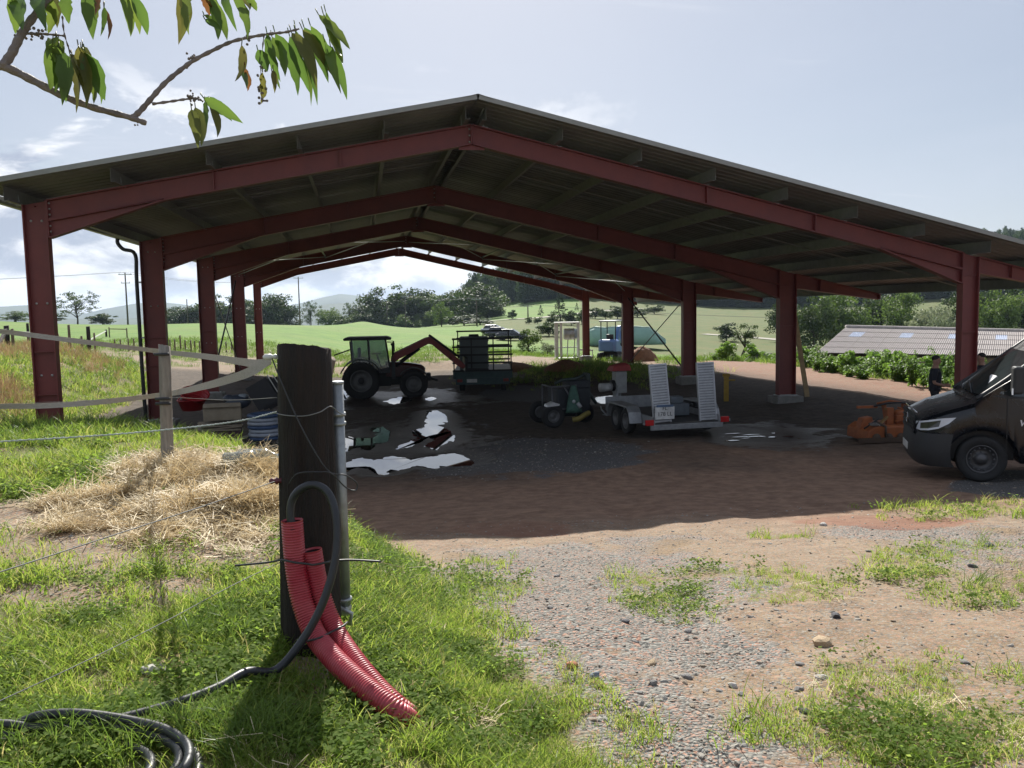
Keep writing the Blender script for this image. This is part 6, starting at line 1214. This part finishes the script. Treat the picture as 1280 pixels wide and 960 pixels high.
# ---- orange mower implement
OR = mat('rusty_orange_paint', (.36, .105, .025), .6, 0, .35, 5, .2, 30, col2=(.20, .06, .025)); ml0 = hit(1106, 550)
mo = thing('rotary_mower', 'rusty orange tractor mower parked in front of the black van', 'mower', ml0, -.12)
mb = MB(); mb.prism([(-.72, .05), (1.15, .05), (1.15, .34), (.95, .42), (-.52, .42), (-.70, .30)], -.55, .55); mb.build('deck', OR, mo, .03)
mb = MB(); mb.box((0, -.6, .10), (1.9, .05, .12)); mb.build('skid', mat('dark_rust', (.07, .045, .03), .8), mo)
for x in (.05, .55): mb = MB(); mb.bar((x, .0, .40), (x - .05, .1, .88), .14, .05, (1, 0, 0)); mb.build('headstock', OR, mo)
mb = MB(); mb.box((.0, -.2, .60), (.16, .1, .46)); mb.box((-.42, .1, .82), (.5, .08, .06)); mb.build('upright', OR, mo)
mb = MB(); mb.bar((-.65, -.45, .22), (-.1, -.3, .62), .06, .05); mb.bar((-.1, -.2, .8), (.75, .2, .5), .06, .05); mb.build('brace', mat('dull_brass', (.22, .13, .05), .5, .3), mo)
mb = MB(); mb.box((.32, -.1, .52), (.34, .34, .24)); mb.lathe([(0, 0), (.14, 0), (.14, .1), (.08, .14), (0, .14)], (.3, -.1, .62), 'z', 14); mb.build('gearbox', OR, mo, .02)
mb = MB(); mb.tube(lerp_pts([(-.3, 0, .84), (.1, -.05, .92), (.5, -.05, .9), (.75, -.1, .72), (.8, -.1, .5)], 5), .022, 8); mb.tube([(-.68, -.3, .34), (-.35, -.35, .58)], .02, 6); mb.build('hose', BLK, mo)
for x, y, z in ((-.55, -.5, .47), (-.38, -.45, .46), (.55, -.45, .47), (.72, -.2, .46), (.85, -.5, .36)): mb = MB(); mb.box((x, y, z), (.17, .16, .02), Matrix.Rotation(.25, 3, 'X')); mb.build('worn_plate', mat('bare_steel', (.55, .54, .52), .25, .8), mo)
for s in (-1, 1):
    mb = MB(); mb.prism([(-.70 if s < 0 else .75, .30), (-.35 if s < 0 else 1.12, .34), (-.38 if s < 0 else 1.08, .60), (-.62 if s < 0 else .85, .56)], -.12, .14); mb.build('side_hood', OR, mo, .02)
    mb = MB(); mb.tube([(s * .5 + .2, -.62, .2), (s * .5 + .2, -.62, .42), (s * .5 + .12, -.3, .5)], .03, 8); mb.build('lift_arm', mat('dark_rust', (.07, .045, .03), .8), mo)
for k in range(6): mb = MB(); mb.lathe([(0, -.03), (.09, -.03), (.10, 0), (.09, .03), (0, .03)], (-.5 + .3 * k, -.58, .16), 'y', 14); mb.build('blade_disc', mat('dark_rust', (.07, .045, .03), .8), mo)
mb = MB(); mb.tube([(-.2, .05, .9), (.1, .0, .97), (.42, .05, .92)], .025, 8); mb.tube([(.1, -.3, .5), (.45, -.42, .58), (.75, -.38, .5)], .03, 8); mb.tube([(.85, -.2, .45), (.6, -.1, .72), (.3, 0, .8)], .022, 8); mb.build('linkage', OR, mo)
mo.scale = (.86, .86, .86)
# ---- mini excavator behind the barn
BLU = mat('excavator_blue', (.10, .20, .42), .35, 0, .15, 3, coat=.3); ex0 = hit(765, 450); exk = thing('mini_excavator', 'small blue tracked excavator with open canopy behind the barn', 'excavator', ex0, .9)
for s in (-1, 1):
    P = [(math.cos(a) * .24 + (.62 if math.cos(a) > 0 else -.62), .25 + .25 * math.sin(a)) for a in np.linspace(0, 2 * math.pi, 22)[:-1]]; mb = MB(); mb.prism(P, s * .55 - .15, s * .55 + .15); tk_ = mb.build('track', TYRE, exk)
    mb = MB(); [mb.tube([(x, s * .55 - .16, .25), (x, s * .55 + .16, .25)], .14, 12) for x in (-.6, -.2, .2, .6)]; mb.build('roller', RIMG, tk_)
mb = MB(); mb.box((0, 0, .45), (.9, .8, .2)); mb.build('undercarriage', BLK, exk)
mb = MB(); secs = [[(x, -w, z0), (x, w, z0), (x, w, z1), (x, w * .7, z1 + .08), (x, -w * .7, z1 + .08), (x, -w, z1)] for x, w, z0, z1 in ((-.95, .45, .62, 1.15), (-.8, .62, .58, 1.28), (-.3, .66, .56, 1.28), (-.1, .66, .56, .9), (.7, .6, .56, .78))]; mb.loft(secs, False); mb.build('house', BLU, exk, .04)
mb = MB(); mb.box((-.12, 0, 1.08), (.45, .5, .14)); mb.box((-.32, 0, 1.4), (.12, .48, .55)); mb.build('seat', DARKM, exk, .03)
for x, y in ((-.62, -.5), (-.62, .5), (.45, -.5), (.45, .5)): mb = MB(); mb.tube([(x, y, 1.0 if x < 0 else .75), (x, y, 2.5)], .035, 8); mb.build('canopy_post', BLK, exk)
mb = MB(); mb.box((-.08, 0, 2.53), (1.35, 1.2, .09)); mb.build('canopy_roof', mat('canopy_grey', (.28, .30, .31), .5), exk, .03)
mb = MB(); mb.prism([(.55, .75), (1.0, 1.9), (1.25, 2.15), (1.4, 2.05), (1.15, 1.75), (.85, .7)], -.12, .12); mb.build('boom', BLU, exk); mb = MB(); mb.prism([(1.2, 2.15), (1.4, 2.2), (2.1, 1.0), (1.95, .9)], -.09, .09); mb.build('dipper', BLU, exk); mb = MB(); mb.prism([(1.9, 1.0), (2.15, .95), (2.1, .4), (1.75, .3), (1.7, .6)], -.3, .3); mb.build('bucket', BLK, exk); mb = MB(); mb.prism([(1.0, .1), (1.08, .1), (1.12, .5), (1.02, .5)], -.7, .7); mb.build('dozer_blade', BLU, exk)
# ---- cars in the field
def car(u, v, D, rz, m, label):
    b = on_d(u, v, D); b.z = float(gz(np.array([b.x]), np.array([b.y]))[0]); t = thing('parked_car', label, 'car', b, rz, 'cars parked on the lane edge')
    mb = MB(); secs = [[(x, -w, z0), (x, -w, z1), (x, -w * .8, z1 + .06), (x, w * .8, z1 + .06), (x, w, z1), (x, w, z0)] for x, w, z0, z1 in ((-2.1, .7, .4, .85), (-1.9, .84, .3, .95), (-.8, .88, .25, .95), (.9, .88, .25, .93), (1.8, .84, .28, .8), (2.1, .66, .38, .65))]; mb.loft(secs); mb.build('body', m, t)
    mb = MB(); mb.loft([[(x, -w, z) for x, w, z in ((-1.7, .76, .98), (1.0, .76, .98))] + [(x, w, z) for x, w, z in ((1.0, .76, .98), (-1.7, .76, .98))], [(-1.35, -.6, 1.46), (.2, -.6, 1.48), (.2, .6, 1.48), (-1.35, .6, 1.46)]], False); mb.build('windows', mat('car_glass', (.02, .025, .03), .05, 0, .1, spec=.9), t)
    mb = MB(); mb.box((-.58, 0, 1.49), (1.6, 1.22, .04)); mb.build('roof', m, t, .02)
    for x in (-1.3, 1.3):
        for s in (-1, 1): wheel(t, (x, s * .8, .31), .31, .2, .6, 0, s, None, 14)
    for s in (-1, 1): mb = MB(); mb.box((2.02, s * .6, .68), (.12, .3, .12)); mb.build('headlight', mat('lamp_glass', (.6, .62, .62), .1), t)
car(626, 418, 118, -.35, mat('dark_car_paint', (.03, .035, .045), .25, .3, .1, coat=.6), 'dark car parked at the left of the pair in the field'); car(640, 421, 112, -.35, mat('black_car_paint', (.012, .013, .016), .25, .2, .1, coat=.6), 'black car parked at the right of the pair in the field'); car(619, 415, 126, -.35, mat('silver_car_paint', (.45, .46, .47), .3, .5, .1, coat=.6), 'silver car mostly hidden behind the two dark cars')
# ---- black van
VB = mat('black_van_paint', (.004, .006, .010), .28, 0, .12, 2, coat=.35, spec=.4); VP = mat('van_dark_plastic', (.022, .023, .025), .55, 0, .15, 20, .1, 200); VGL = mat('van_glass', (.02, .026, .028), .04, 0, .1, spec=.8); VH = mat('van_headlamp', (.62, .66, .72), .08, 0, .06, spec=.8); VCH = mat('van_chrome', (.5, .5, .5), .2, .9)
vz = H(9.05, 10.94); vf = on_d(1227, 603, 12.54); heading = math.atan2(.47, -.88)
van = thing('van', 'large black panel van parked with its nose towards the barn at the right edge', 'van', vf + Vector((0, 0, 0)), heading)
# local: x forward with the near front wheel at x = 0, y left (towards the viewer), z up; wheel face at y = 0
YC = -.93; HWID = .97
def arch(x):
    z = .30
    for c in (0, -3.66):
        if abs(x - c) < .47: z = max(z, .34 + math.sqrt(max(0, .47 ** 2 - (x - c) ** 2)) * .93)
    return z
def top_of(x):
    return float(np.interp(x, [-5.2, -4.9, -1.6, -1.15, -.92, -.72, .10, .12, .55, .85, .97, 1.03], [2.50, 2.60, 2.50, 2.26, 2.08, 1.91, 1.24, 1.21, 1.07, .97, .91, .80]))
def wid(x): return float(np.interp(x, [-5.2, -3, -.5, .3, .7, .9, 1.0, 1.03], [.95, .985, .985, .965, .91, .80, .70, .62]))
xs = sorted(set([-5.2, -4.9, -3.0, -1.6, -1.15, -.92, -.72, -.4, .10, .12, .55, .85, .97, 1.03] + [c + .47 * math.sin(a) for c in (0, -3.66) for a in np.linspace(-1.5, 1.5, 13)] + [.5, -.5, -4.16, -3.16]))
secs = []
for x in xs:
    w = wid(x); zb, zt = arch(x), top_of(x); belt = min(1.28, zt - .08); g = max(0, (zt - 1.34) / 1.26); rw = w - .16 * g; zr = max(belt + .005, zt - .10 * min(1, g * 2 + .15)); q = .72 if zt < 1.4 else .80
    h = [(w - .07, zb), (w - .01, max(zb + .04, .42)), (w, max(zb + .06, .62)), (w - .012, max(zb + .10, 1.0) if belt > 1.15 else belt - .06), (w - .03, belt), (rw, zr), (rw * q, zt)]
    secs.append([(x, YC + y, z) for y, z in h] + [(x, YC - y, z) for y, z in h[::-1]])
mb = MB(); mb.loft(secs, True); body = mb.build('body', VB, van); es = body.modifiers.new('edges', 'EDGE_SPLIT'); es.split_angle = math.radians(38)
def panel(pts, m, name, parent=van, th=.012, sm=False):
    """thin shaped panel from a front polygon, thickened along its normal"""
    P = [Vector(p) for p in pts]; n = (P[1] - P[0]).cross(P[2] - P[0]).normalized(); k = len(P); mb = MB(); mb.add([p + n * th for p in P] + [p - n * th for p in P], [tuple(range(k)), tuple(range(2 * k - 1, k - 1, -1))] + [(i, k + i, k + (i + 1) % k, (i + 1) % k) for i in range(k)]); return mb.build(name, m, parent)
def side(x, z): # a point on the near flank
    w = wid(x); g = max(0, (z - 1.34) / 1.26); return Vector((x, YC + w - (.03 + .145 * g if z > 1.34 else .03 * max(0, (z - 1.0) / .34)), z))
# windscreen follows the raked front of the body
gw = []
for t in np.linspace(.03, .97, 7):
    x = .08 - .80 * t; z = 1.265 + .665 * t; hw = .84 - .10 * t
    gw.append([(x + .014 - .05 * (y / hw) ** 2 * .8, YC + y, z + .018 - .0 * y) for y in np.linspace(-hw, hw, 9)])
mb = MB(); mb.loft(gw, True, False, False); mb.build('windscreen', VGL, van)
pil = MB()
for s in (-1, 1): pil.tube(lerp_pts([(.10, YC + s * .90, 1.245), (-.3, YC + s * .87, 1.545), (-.72, YC + s * .82, 1.89), (-.95, YC + s * .79, 2.08)], 4), .035, 8)
pil.build('windscreen_pillar', VP, van)
def flank(pts, m, name, off=.006, parent=van): return panel([side(x, z) + Vector((0, off, 0)) for x, z in pts], m, name, parent, .004)
sw = flank([(-.16, 1.35), (-.62, 1.70), (-.85, 1.85), (-1.15, 1.98), (-1.60, 2.02), (-1.62, 1.31), (-.35, 1.30)], VGL, 'side_window')
flank([(-.10, 1.30), (-.14, 1.37), (-.62, 1.745), (-.85, 1.90), (-1.15, 2.03), (-1.66, 2.07), (-1.66, 1.28), (-.30, 1.27)], VP, 'window_surround', .001)
for x0 in (-.30, -1.68): mb = MB(); [mb.bar(side(x0, z0) + Vector((0, .002, 0)), side(x0, z1) + Vector((0, .002, 0)), .012, .006, (0, 1, 0)) for z0, z1 in ((.42, .9), (.9, 1.3))]; mb.build('door_seam', BLK, van)
hd = flank([(-1.42, 1.06), (-1.42, 1.11), (-1.62, 1.115), (-1.62, 1.06)], VP, 'door_handle', .02)
flank([(-.52, .44), (-.52, .60), (-1.2, .62), (-3.1, .62), (-3.1, .46)], VP, 'side_moulding', .008)
# headlamp wrapping round the corner, bumper, grille
hl = [(1.0, -.60, .87), (.94, -.77, .89), (.81, -.89, .92), (.58, -.95, .955), (.36, -.968, .975)]; lo = [(1.005, -.60, .75), (.95, -.78, .75), (.82, -.90, .765), (.64, -.952, .80), (.46, -.968, .88)]
for s in (-1, 1):
    mb = MB(); Pu = [Vector((x + .012, YC - s * y * 1.012, z)) for x, y, z in hl]; Pl = [Vector((x + .012, YC - s * y * 1.012, z)) for x, y, z in lo]
    n = len(Pu); f_ = [(i, i + 1, n + i + 1, n + i) for i in range(n - 1)]; mb.add(Pu + Pl, f_ if s < 0 else [q[::-1] for q in f_]); lamp = mb.build('headlight', VH, van)
    mb = MB(); U = [a.lerp(b_, .18) + (a - Vector((0, YC, a.z))).normalized() * .006 for a, b_ in zip(Pu[1:4], Pl[1:4])]; D2 = [a.lerp(b_, .80) + (a - Vector((0, YC, a.z))).normalized() * .006 for a, b_ in zip(Pu[1:4], Pl[1:4])]; mb.add(U + D2, [(0, 1, 4, 3), (1, 2, 5, 4)] if s < 0 else [(3, 4, 1, 0), (4, 5, 2, 1)]); mb.build('lamp_reflector', VGL, lamp)
mb = MB(); bp_ = []
for z, e in ((.22, -.02), (.30, .03), (.46, .05), (.62, .03), (.72, .0)):
    bp_.append([(x + e, YC + y * (1 + e * .3), z) for x, y in ((.40, -.985), (.62, -.975), (.84, -.92), (.98, -.74), (1.04, -.4), (1.05, 0), (1.04, .4), (.98, .74), (.84, .92), (.62, .975), (.40, .985))])
mb.loft(bp_, True, False, False); mb.build('bumper', VP, van)
mb = MB(); mb.loft([[(1.035 + .02, YC - .60, .66), (1.05, YC + .60, .66)], [(1.04, YC - .62, .98), (1.04, YC + .62, .98)]], False, False, False); gr = mb.build('grille', BLK, van)
for k in range(4): mb = MB(); mb.box((1.052, YC, .70 + k * .075), (.03, 1.16 + k * .03, .022)); mb.build('grille_bar', VP, gr)
mb = MB(); mb.lathe([(.085, -.01), (.10, 0), (.085, .01), (.07, 0)], (1.08, YC, .84), 'x', 20, True, True)
for k in range(3): a = math.pi / 2 + k * 2.094; mb.bar((1.08, YC, .84), (1.08, YC + .085 * math.cos(a), .84 + .085 * math.sin(a)), .014, .014)
mb.build('emblem', VCH, gr)
mb = MB(); mb.tube([(1.00, YC - .62, 1.0), (1.03, YC, 1.02), (1.00, YC + .62, 1.0)], .012, 6); mb.build('chrome_strip', VCH, gr)
mb = MB(); mb.box((1.105, YC, .42), (.015, .52, .11)); mb.build('number_plate', mat('plate_white', (.55, .55, .53), .5), van)
# mirror, wipers, aerial
mb = MB(); mb.bar(side(-.42, 1.42) + Vector((0, 0, .02)), side(-.42, 1.42) + Vector((.02, .16, .06)), .08, .06); mb.build('mirror_arm', VP, van)
mb = MB(); mb.box(side(-.40, 1.56) + Vector((.03, .24, 0)), (.14, .20, .40)); mir = mb.build('mirror', VP, van, .035); mb = MB(); mb.box(side(-.40, 1.40) + Vector((.105, .30, .0)), (.01, .06, .09)); mb.build('indicator', VH, mir)
mb = MB(); mb.tube([(.08, YC + .45, 1.31), (-.03, YC - .35, 1.42)], .012, 6); mb.tube([(.08, YC - .35, 1.31), (-.0, YC - .75, 1.39)], .012, 6); mb.build('wiper', BLK, van)
mb = MB(); mb.tube([(-.90, YC + .5, 2.06), (-.93, YC + .5, 2.44)], .006, 5); mb.build('aerial', BLK, van)
mb = MB(); mb.box((-.18, YC + .35, 1.49), (.02, .34, .20), Matrix.Rotation(-.8, 3, 'Y')); mb.build('windscreen_paper', mat('white_paper', (.6, .6, .6), .8), van)
text('www.', .20, side(-.68, .93) + Vector((.0, .012, 0)), (math.pi / 2, 0, math.pi), mat('white_lettering', (.72, .72, .72), .6), van, shear=.25)
VR = mat('van_wheel_silver', (.10, .10, .105), .45, .6)
for x in (0, -3.66):
    for y, s in ((-.12, 1), (2 * YC + .12, -1)):
        w_ = wheel(van, (x, y, .345), .345, .225, .62, 0, s, VR, 36); mb = MB()
        for k in range(14): a = 2 * math.pi * k / 14; mb.ball((.165 * math.cos(a), s * .085, .165 * math.sin(a)), (.017, .012, .017), 6, 4)
        mb.lathe([(0, s * .11), (.07, s * .10), (.085, s * .07)], (0, 0, 0), 'y', 18); mb.build('hub_cap', VR, w_)
    mb = MB(); mb.box((x, YC, .62), (.9, 1.5, .6)); mb.build('wheel_well', BLK, van)
def shorten(o):
    for c in o.children:
        if c.name.startswith('wheel'): continue
        if c.type == 'MESH':
            for v in c.data.vertices:
                if v.co.x > .5: v.co.x = .5 + (v.co.x - .5) * .72
        shorten(c)
shorten(van)
# ------------------------------------------------------------------ the pile beside the second left column
PZ = -2.97
def pile(u, v, Y): p = on_y(u, v, Y); return p
TAN = mat('tan_board', (.30, .25, .18), .85, 0, .2, 4); PLK = mat('pallet_wood', (.22, .19, .165), .9, 0, .3, 6, .4, 40); PUR = mat('dark_plum_plastic', (.07, .03, .04), .6); 
def pallet(p, rz, label, w=1.2, d=.8):
    t = thing('pallet', label, 'pallet', p, rz, 'pallets under the pile')
    for k in range(5): mb = MB(); mb.box((-w / 2 + .05 + k * (w - .1) / 4, 0, .135), (.1, d, .022)); mb.build('slat', PLK, t)
    for y in (-d / 2 + .05, 0, d / 2 - .05):
        mb = MB(); mb.box((0, y, .011), (w, .1, .022)); mb.build('skid', PLK, t)
        for x in (-w / 2 + .06, 0, w / 2 - .06): mb = MB(); mb.box((x, y, .073), (.12, .1, .1)); mb.build('block', PLK, t)
    return t
gP = lambda u, Y: Vector((on_y(u, 520, Y).x, Y, H(on_y(u, 520, Y).x, Y)))
p = gP(272, 20.6); pallet(p, .1, 'weathered pallet under the tan boards at the left of the pile'); p2_ = gP(332, 20.2); pallet(p2_, -.05, 'weathered pallet at the right of the pile, mostly behind the thick post'); pallet(p2_ + Vector((0, .02, .15)), .08, 'upper weathered pallet stacked at the right of the pile')
mb = MB(); 
t = thing('crate', 'dark plum coloured open crate on the left pallet', 'crate', p + Vector((.0, 0, .147)), .1)
for q in ((0, -.38, .17, 1.0, .03, .34), (0, .38, .17, 1.0, .03, .34), (-.5, 0, .17, .03, .79, .34), (.5, 0, .17, .03, .79, .34)): mb = MB(); mb.box(q[:3], q[3:]); mb.build('side_panel', PUR, t)
mb = MB(); mb.box((0, 0, .015), (.98, .74, .03)); mb.build('floor_panel', PUR, t)
for k in range(4): mb = MB(); mb.box((0, 0, 0), (1.05 - .05 * k, .75, .035)); tag(mb.build('board', TAN, None, loc=p + Vector((.02 * k, .02 * k, .52 + .05 * k))), ['lowest tan board laid across the plum crate', 'second tan board up on the plum crate', 'third tan board up on the plum crate', 'topmost tan board lying under the tan box'][k], 'board', 'tan boards stacked on the crate'); bpy.context.scene.collection.objects[-1].rotation_euler = (random.uniform(-.03, .03), random.uniform(-.05, .03), .1 + .08 * k)
t = thing('box', 'pale tan cardboard box with folded flaps on top of the boards', 'box', p + Vector((.12, 0, .74)), .1); mb = MB(); mb.box((0, 0, .18), (.84, .5, .36)); mb.build('carton', TAN, t, .008); mb = MB(); mb.box((0, -.27, .36), (.82, .16, .008), Matrix.Rotation(.5, 3, 'X')); mb.build('flap', TAN, t)
t = thing('bag', 'dark blue plastic bag of scraps behind the tan box', 'bag', p + Vector((.45, .25, 1.0)), .3); mb = MB(); mb.ball((0, 0, .12), (.30, .2, .18), 14, 8); mb.ball((-.2, .05, .2), (.16, .14, .1), 12, 7); mb.build('sack', mat('dark_blue_bag', (.04, .05, .07), .4, 0, .3, 8, .6, 14), t); mb = MB(); mb.ball((.1, -.05, .25), (.14, .1, .06), 10, 6); mb.build('knot', mat('pale_blue_bag', (.30, .34, .38), .5), t)
t = thing('hose_coils', 'stack of blue and white pipe coils beside the thick post', 'pipe coil', p2_ + Vector((-.04, 0, .32)), 0)
for k in range(7): mb = MB(); R = .33 + .012 * math.sin(k * 2.3); mb.lathe([(R + .045 * math.cos(a), .045 * math.sin(a)) for a in np.linspace(0, 2 * math.pi, 9)[:-1]], (.01 * math.sin(k), .01 * math.cos(k * 2), .05 + k * .088), 'z', 28, True, True); mb.build('coil', mat('white_blue_pipe', (.34, .37, .42), .45, 0, .2, 3) if k % 3 else mat('blue_pipe', (.05, .09, .18), .45), t)
t = thing('panel_stack', 'dark panels with pale edges leaning behind the pipe coils', 'panels', p2_ + Vector((-.05, .45, .3)), 0)
for k in range(3): mb = MB(); mb.box((-.05 + .12 * k, .08 * k, 1.05), (.55, .03, .62), Matrix.Rotation(-.5, 3, 'Y')); pn = mb.build('panel', DARKM, t); mb = MB(); mb.box((.22 + .12 * k, .08 * k, 1.24), (.02, .034, .6), Matrix.Rotation(-.5, 3, 'Y')); mb.build('pale_edge', mat('pale_trim', (.5, .5, .46), .5), pn)
REDP = mat('red_plastic', (.42, .02, .025), .35, 0, .1)
for k, (u, v, rx, lb) in enumerate([(243, 497, .45, 'red plastic trug tipped up beside the third left column'), (240, 506, .0, 'red plastic trug lying flat under the tipped one')]):
    q = on_y(u, v, 22.2); q.z = max(q.z, H(q.x, 22.2) + .16); t = thing('trug', lb, 'trug', q, 0, 'red trugs by the pile'); t.rotation_euler = (rx, .25 * (1 - k), 0); mb = MB(); mb.lathe([(.0, -.14), (.24, -.14), (.34, .12), (.36, .12), (.36, .135), (.33, .135), (.225, -.12), (0, -.12)], (0, 0, 0), 'z', 24); mb.build('tub', REDP, t); mb = MB(); mb.tube(lerp_pts([(-.34, 0, .13), (-.2, 0, .24), (0, 0, .28), (.2, 0, .24), (.34, 0, .13)], 4), .015, 8); mb.build('handle', REDP, t)
mb = MB(); mb.bar((0, 0, 0), Vector((1.35, .1, .02)), .2, .04); tag(mb.build('board', WOODG, None, loc=p2_ + Vector((-.72, -.48, .20))), 'grey weathered board lying along the front of the right pallet', 'board'); mb = MB(); mb.bar((0, 0, 0), Vector((.7, .3, .22)), .14, .03); tag(mb.build('board', WOODG, None, loc=p2_ + Vector((-.85, -.3, .3))), 'short grey board slanting up between the two pallets', 'board'); mb = MB(); mb.bar((0, 0, 0), Vector((-.75, -.1, -.2)), .3, .03); tag(mb.build('board', WOODG, None, loc=p + Vector((-.4, -.3, .28))), 'pale board sloping to the ground left of the plum crate', 'board')
# ------------------------------------------------------------------ two men talking by the first right column
SKIN = mat('skin', (.36, .20, .14), .6, 0, .1); SHIRT = mat('navy_tshirt', (.018, .020, .030), .85, 0, .2, 12); TROU = mat('dark_trousers', (.016, .016, .018), .85, 0, .2, 12); HAIR = mat('dark_hair', (.012, .010, .009), .7); SHOE = mat('work_boots', (.03, .022, .016), .7)
def person(pos, rz, label, sc=1.0, arms=0):
    root = thing('person', label, 'person', pos, rz); V = []; E = []; Rr = []
    def n(p, r, par=None): V.append(Vector(p)); Rr.append(r if hasattr(r, '__len__') else (r, r)); i = len(V) - 1; (E.append((par, i)) if par is not None else None); return i
    # x is forward, y left
    pel = n((0, 0, .95), (.15, .12)); wa = n((0, 0, 1.10), (.145, .105), pel); ch = n((.01, 0, 1.30), (.165, .115), wa); sh = n((0, 0, 1.44), (.12, .09), ch); nk = n((.01, 0, 1.53), (.055, .058), sh); hd1 = n((.03, 0, 1.62), (.074, .085), nk); n((.025, 0, 1.70), (.078, .092), hd1); n((.02, 0, 1.755), (.055, .065), len(V) - 1)
    n((.115, 0, 1.635), (.016, .014), hd1)
    for s in (-1, 1):
        n((.02, s * .082, 1.64), (.018, .012), hd1)
        hip = n((0, s * .10, .88), (.098, .098), pel); kn = n((.03 + .02 * s, s * .115, .50), (.062, .062), hip); an = n((-.01 + .03 * s, s * .12, .10), (.043, .043), kn); he = n((.0 + .03 * s, s * .12, .045), (.042, .04), an); n((.16 + .03 * s, s * .135, .035), (.036, .028), he)
        so = n((0, s * .185, 1.415), (.062, .062), sh)
        if arms == 0: el = n((-.03, s * .235, 1.13), (.043, .043), so); wr = n((.20, s * .13, 1.06), (.030, .030), el); ha = n((.27, s * .07, 1.07), (.036, .022), wr); fd = Vector((.06, -s * .04, .0))
        else: el = n((-.04, s * .23, 1.12), (.043, .043), so); wr = n((.05, s * .235, .88), (.03, .03), el); ha = n((.08, s * .23, .80), (.024, .036), wr); fd = Vector((.02, 0, -.07))
        for k in range(4):
            o_ = Vector((0, 0, .018 * (k - 1.5))) if arms == 0 else Vector((.016 * (k - 1.5), 0, 0)); a_ = n(V[ha] + o_ + fd * .6, (.009, .009), ha); n(V[ha] + o_ + fd * (1.15 + .1 * (k in (1, 2))), (.0075, .0075), a_)
        n(V[ha] + (Vector((.02, 0, .045)) if arms == 0 else Vector((.045, 0, -.02))), (.009, .009), ha)
    me = bpy.data.meshes.new('body'); me.from_pydata([tuple(v) for v in V], E, []); o = obj('body', me, root); sk = o.modifiers.new('skin', 'SKIN'); 
    for i, d in enumerate(me.skin_vertices[0].data if me.skin_vertices else []): pass
    bpy.context.view_layer.objects.active = o
    if not me.skin_vertices:
        import bmesh; bm = bmesh.new(); bm.from_mesh(me); bm.verts.layers.skin.verify(); bm.to_mesh(me); bm.free()
    for i, d in enumerate(me.skin_vertices[0].data): d.radius = Rr[i]; d.use_root = (i == 0)
    o.modifiers.new('smooth', 'SUBSURF').levels = 2; o.modifiers['smooth'].render_levels = 2
    dg = bpy.context.evaluated_depsgraph_get(); ev = o.evaluated_get(dg); m2 = bpy.data.meshes.new_from_object(ev); o.modifiers.clear(); o.data = m2
    m2.materials.clear(); [m2.materials.append(m) for m in (SKIN, SHIRT, TROU, SHOE)]
    for p in m2.polygons:
        c = p.center; z = c.z; arm = abs(c.y) > .19 or (c.x > .12 and z > .98 and z < 1.2); k = 0
        if z < .09: k = 3
        elif z < .96 and not (abs(c.y) > .195 and z > .7) : k = 2
        elif z < 1.485: k = 1
        if 1.5 > z > .7 and arm and z < 1.19: k = 0
        p.material_index = k; p.use_smooth = True
    mb = MB(); mb.ball((.012, 0, 1.715), (.094, .084, .078), 16, 10); mb.v = [(x - (.012 if z < 1.70 else 0), y, max(z, 1.665 + (.06 if x > .06 else 0))) for x, y, z in mb.v]; mb.build('hair', HAIR, root)
    mb = MB(); [mb.ball((.108, s * .032, 1.665), (.009, .012, .007), 8, 5) for s in (-1, 1)]; mb.build('eyes', HAIR, root); mb = MB(); mb.ball((.104, 0, 1.585), (.012, .026, .008), 8, 5); mb.build('mouth', mat('lips', (.24, .09, .07), .6), root)
    mb = MB(); mb.loft([[((.155 if False else .0) + a * math.cos(t), b * math.sin(t), z) for t in np.linspace(0, 2 * math.pi, 15)[:-1]] for a, b, z in ((.135, .17, .93), (.125, .16, 1.02), (.128, .158, 1.10))]); mb.build('shirt_hem', SHIRT, root)
    root.scale = (sc, sc, sc); return root
pa = on_d(1168, 500, 19.3); pa.z = H(pa.x, pa.y); zt = on_d(1167, 443, 19.3).z
person(pa, .05 - .65, 'man in navy T-shirt and dark trousers standing with hands together left of the column', (zt - pa.z) / 1.80, 0)
pb2 = on_d(1226, 500, 20.2); pb2.z = H(pb2.x, pb2.y); zt = on_d(1226, 440, 20.2).z
person(pb2, 2.6, 'man in dark clothes half hidden between the first right column and the van', (zt - pb2.z) / 1.80, 1)
# ------------------------------------------------------------------ the air: thin even haze over the whole valley
hz = MB(); hz.box((0, 2500, -20), (9000, 5800, 290)); hm = bpy.data.materials.new('haze'); hm.use_nodes = True; nt = hm.node_tree; nt.nodes.clear()
out = nt.nodes.new('ShaderNodeOutputMaterial'); pv = nt.nodes.new('ShaderNodeVolumePrincipled'); pv.inputs['Color'].default_value = (.62, .78, 1, 1); pv.inputs['Density'].default_value = 1.25e-4; pv.inputs['Anisotropy'].default_value = .2
nt.links.new(pv.outputs[0], out.inputs['Volume'])
haze = hz.build('haze', hm); tag(haze, kind='stuff')
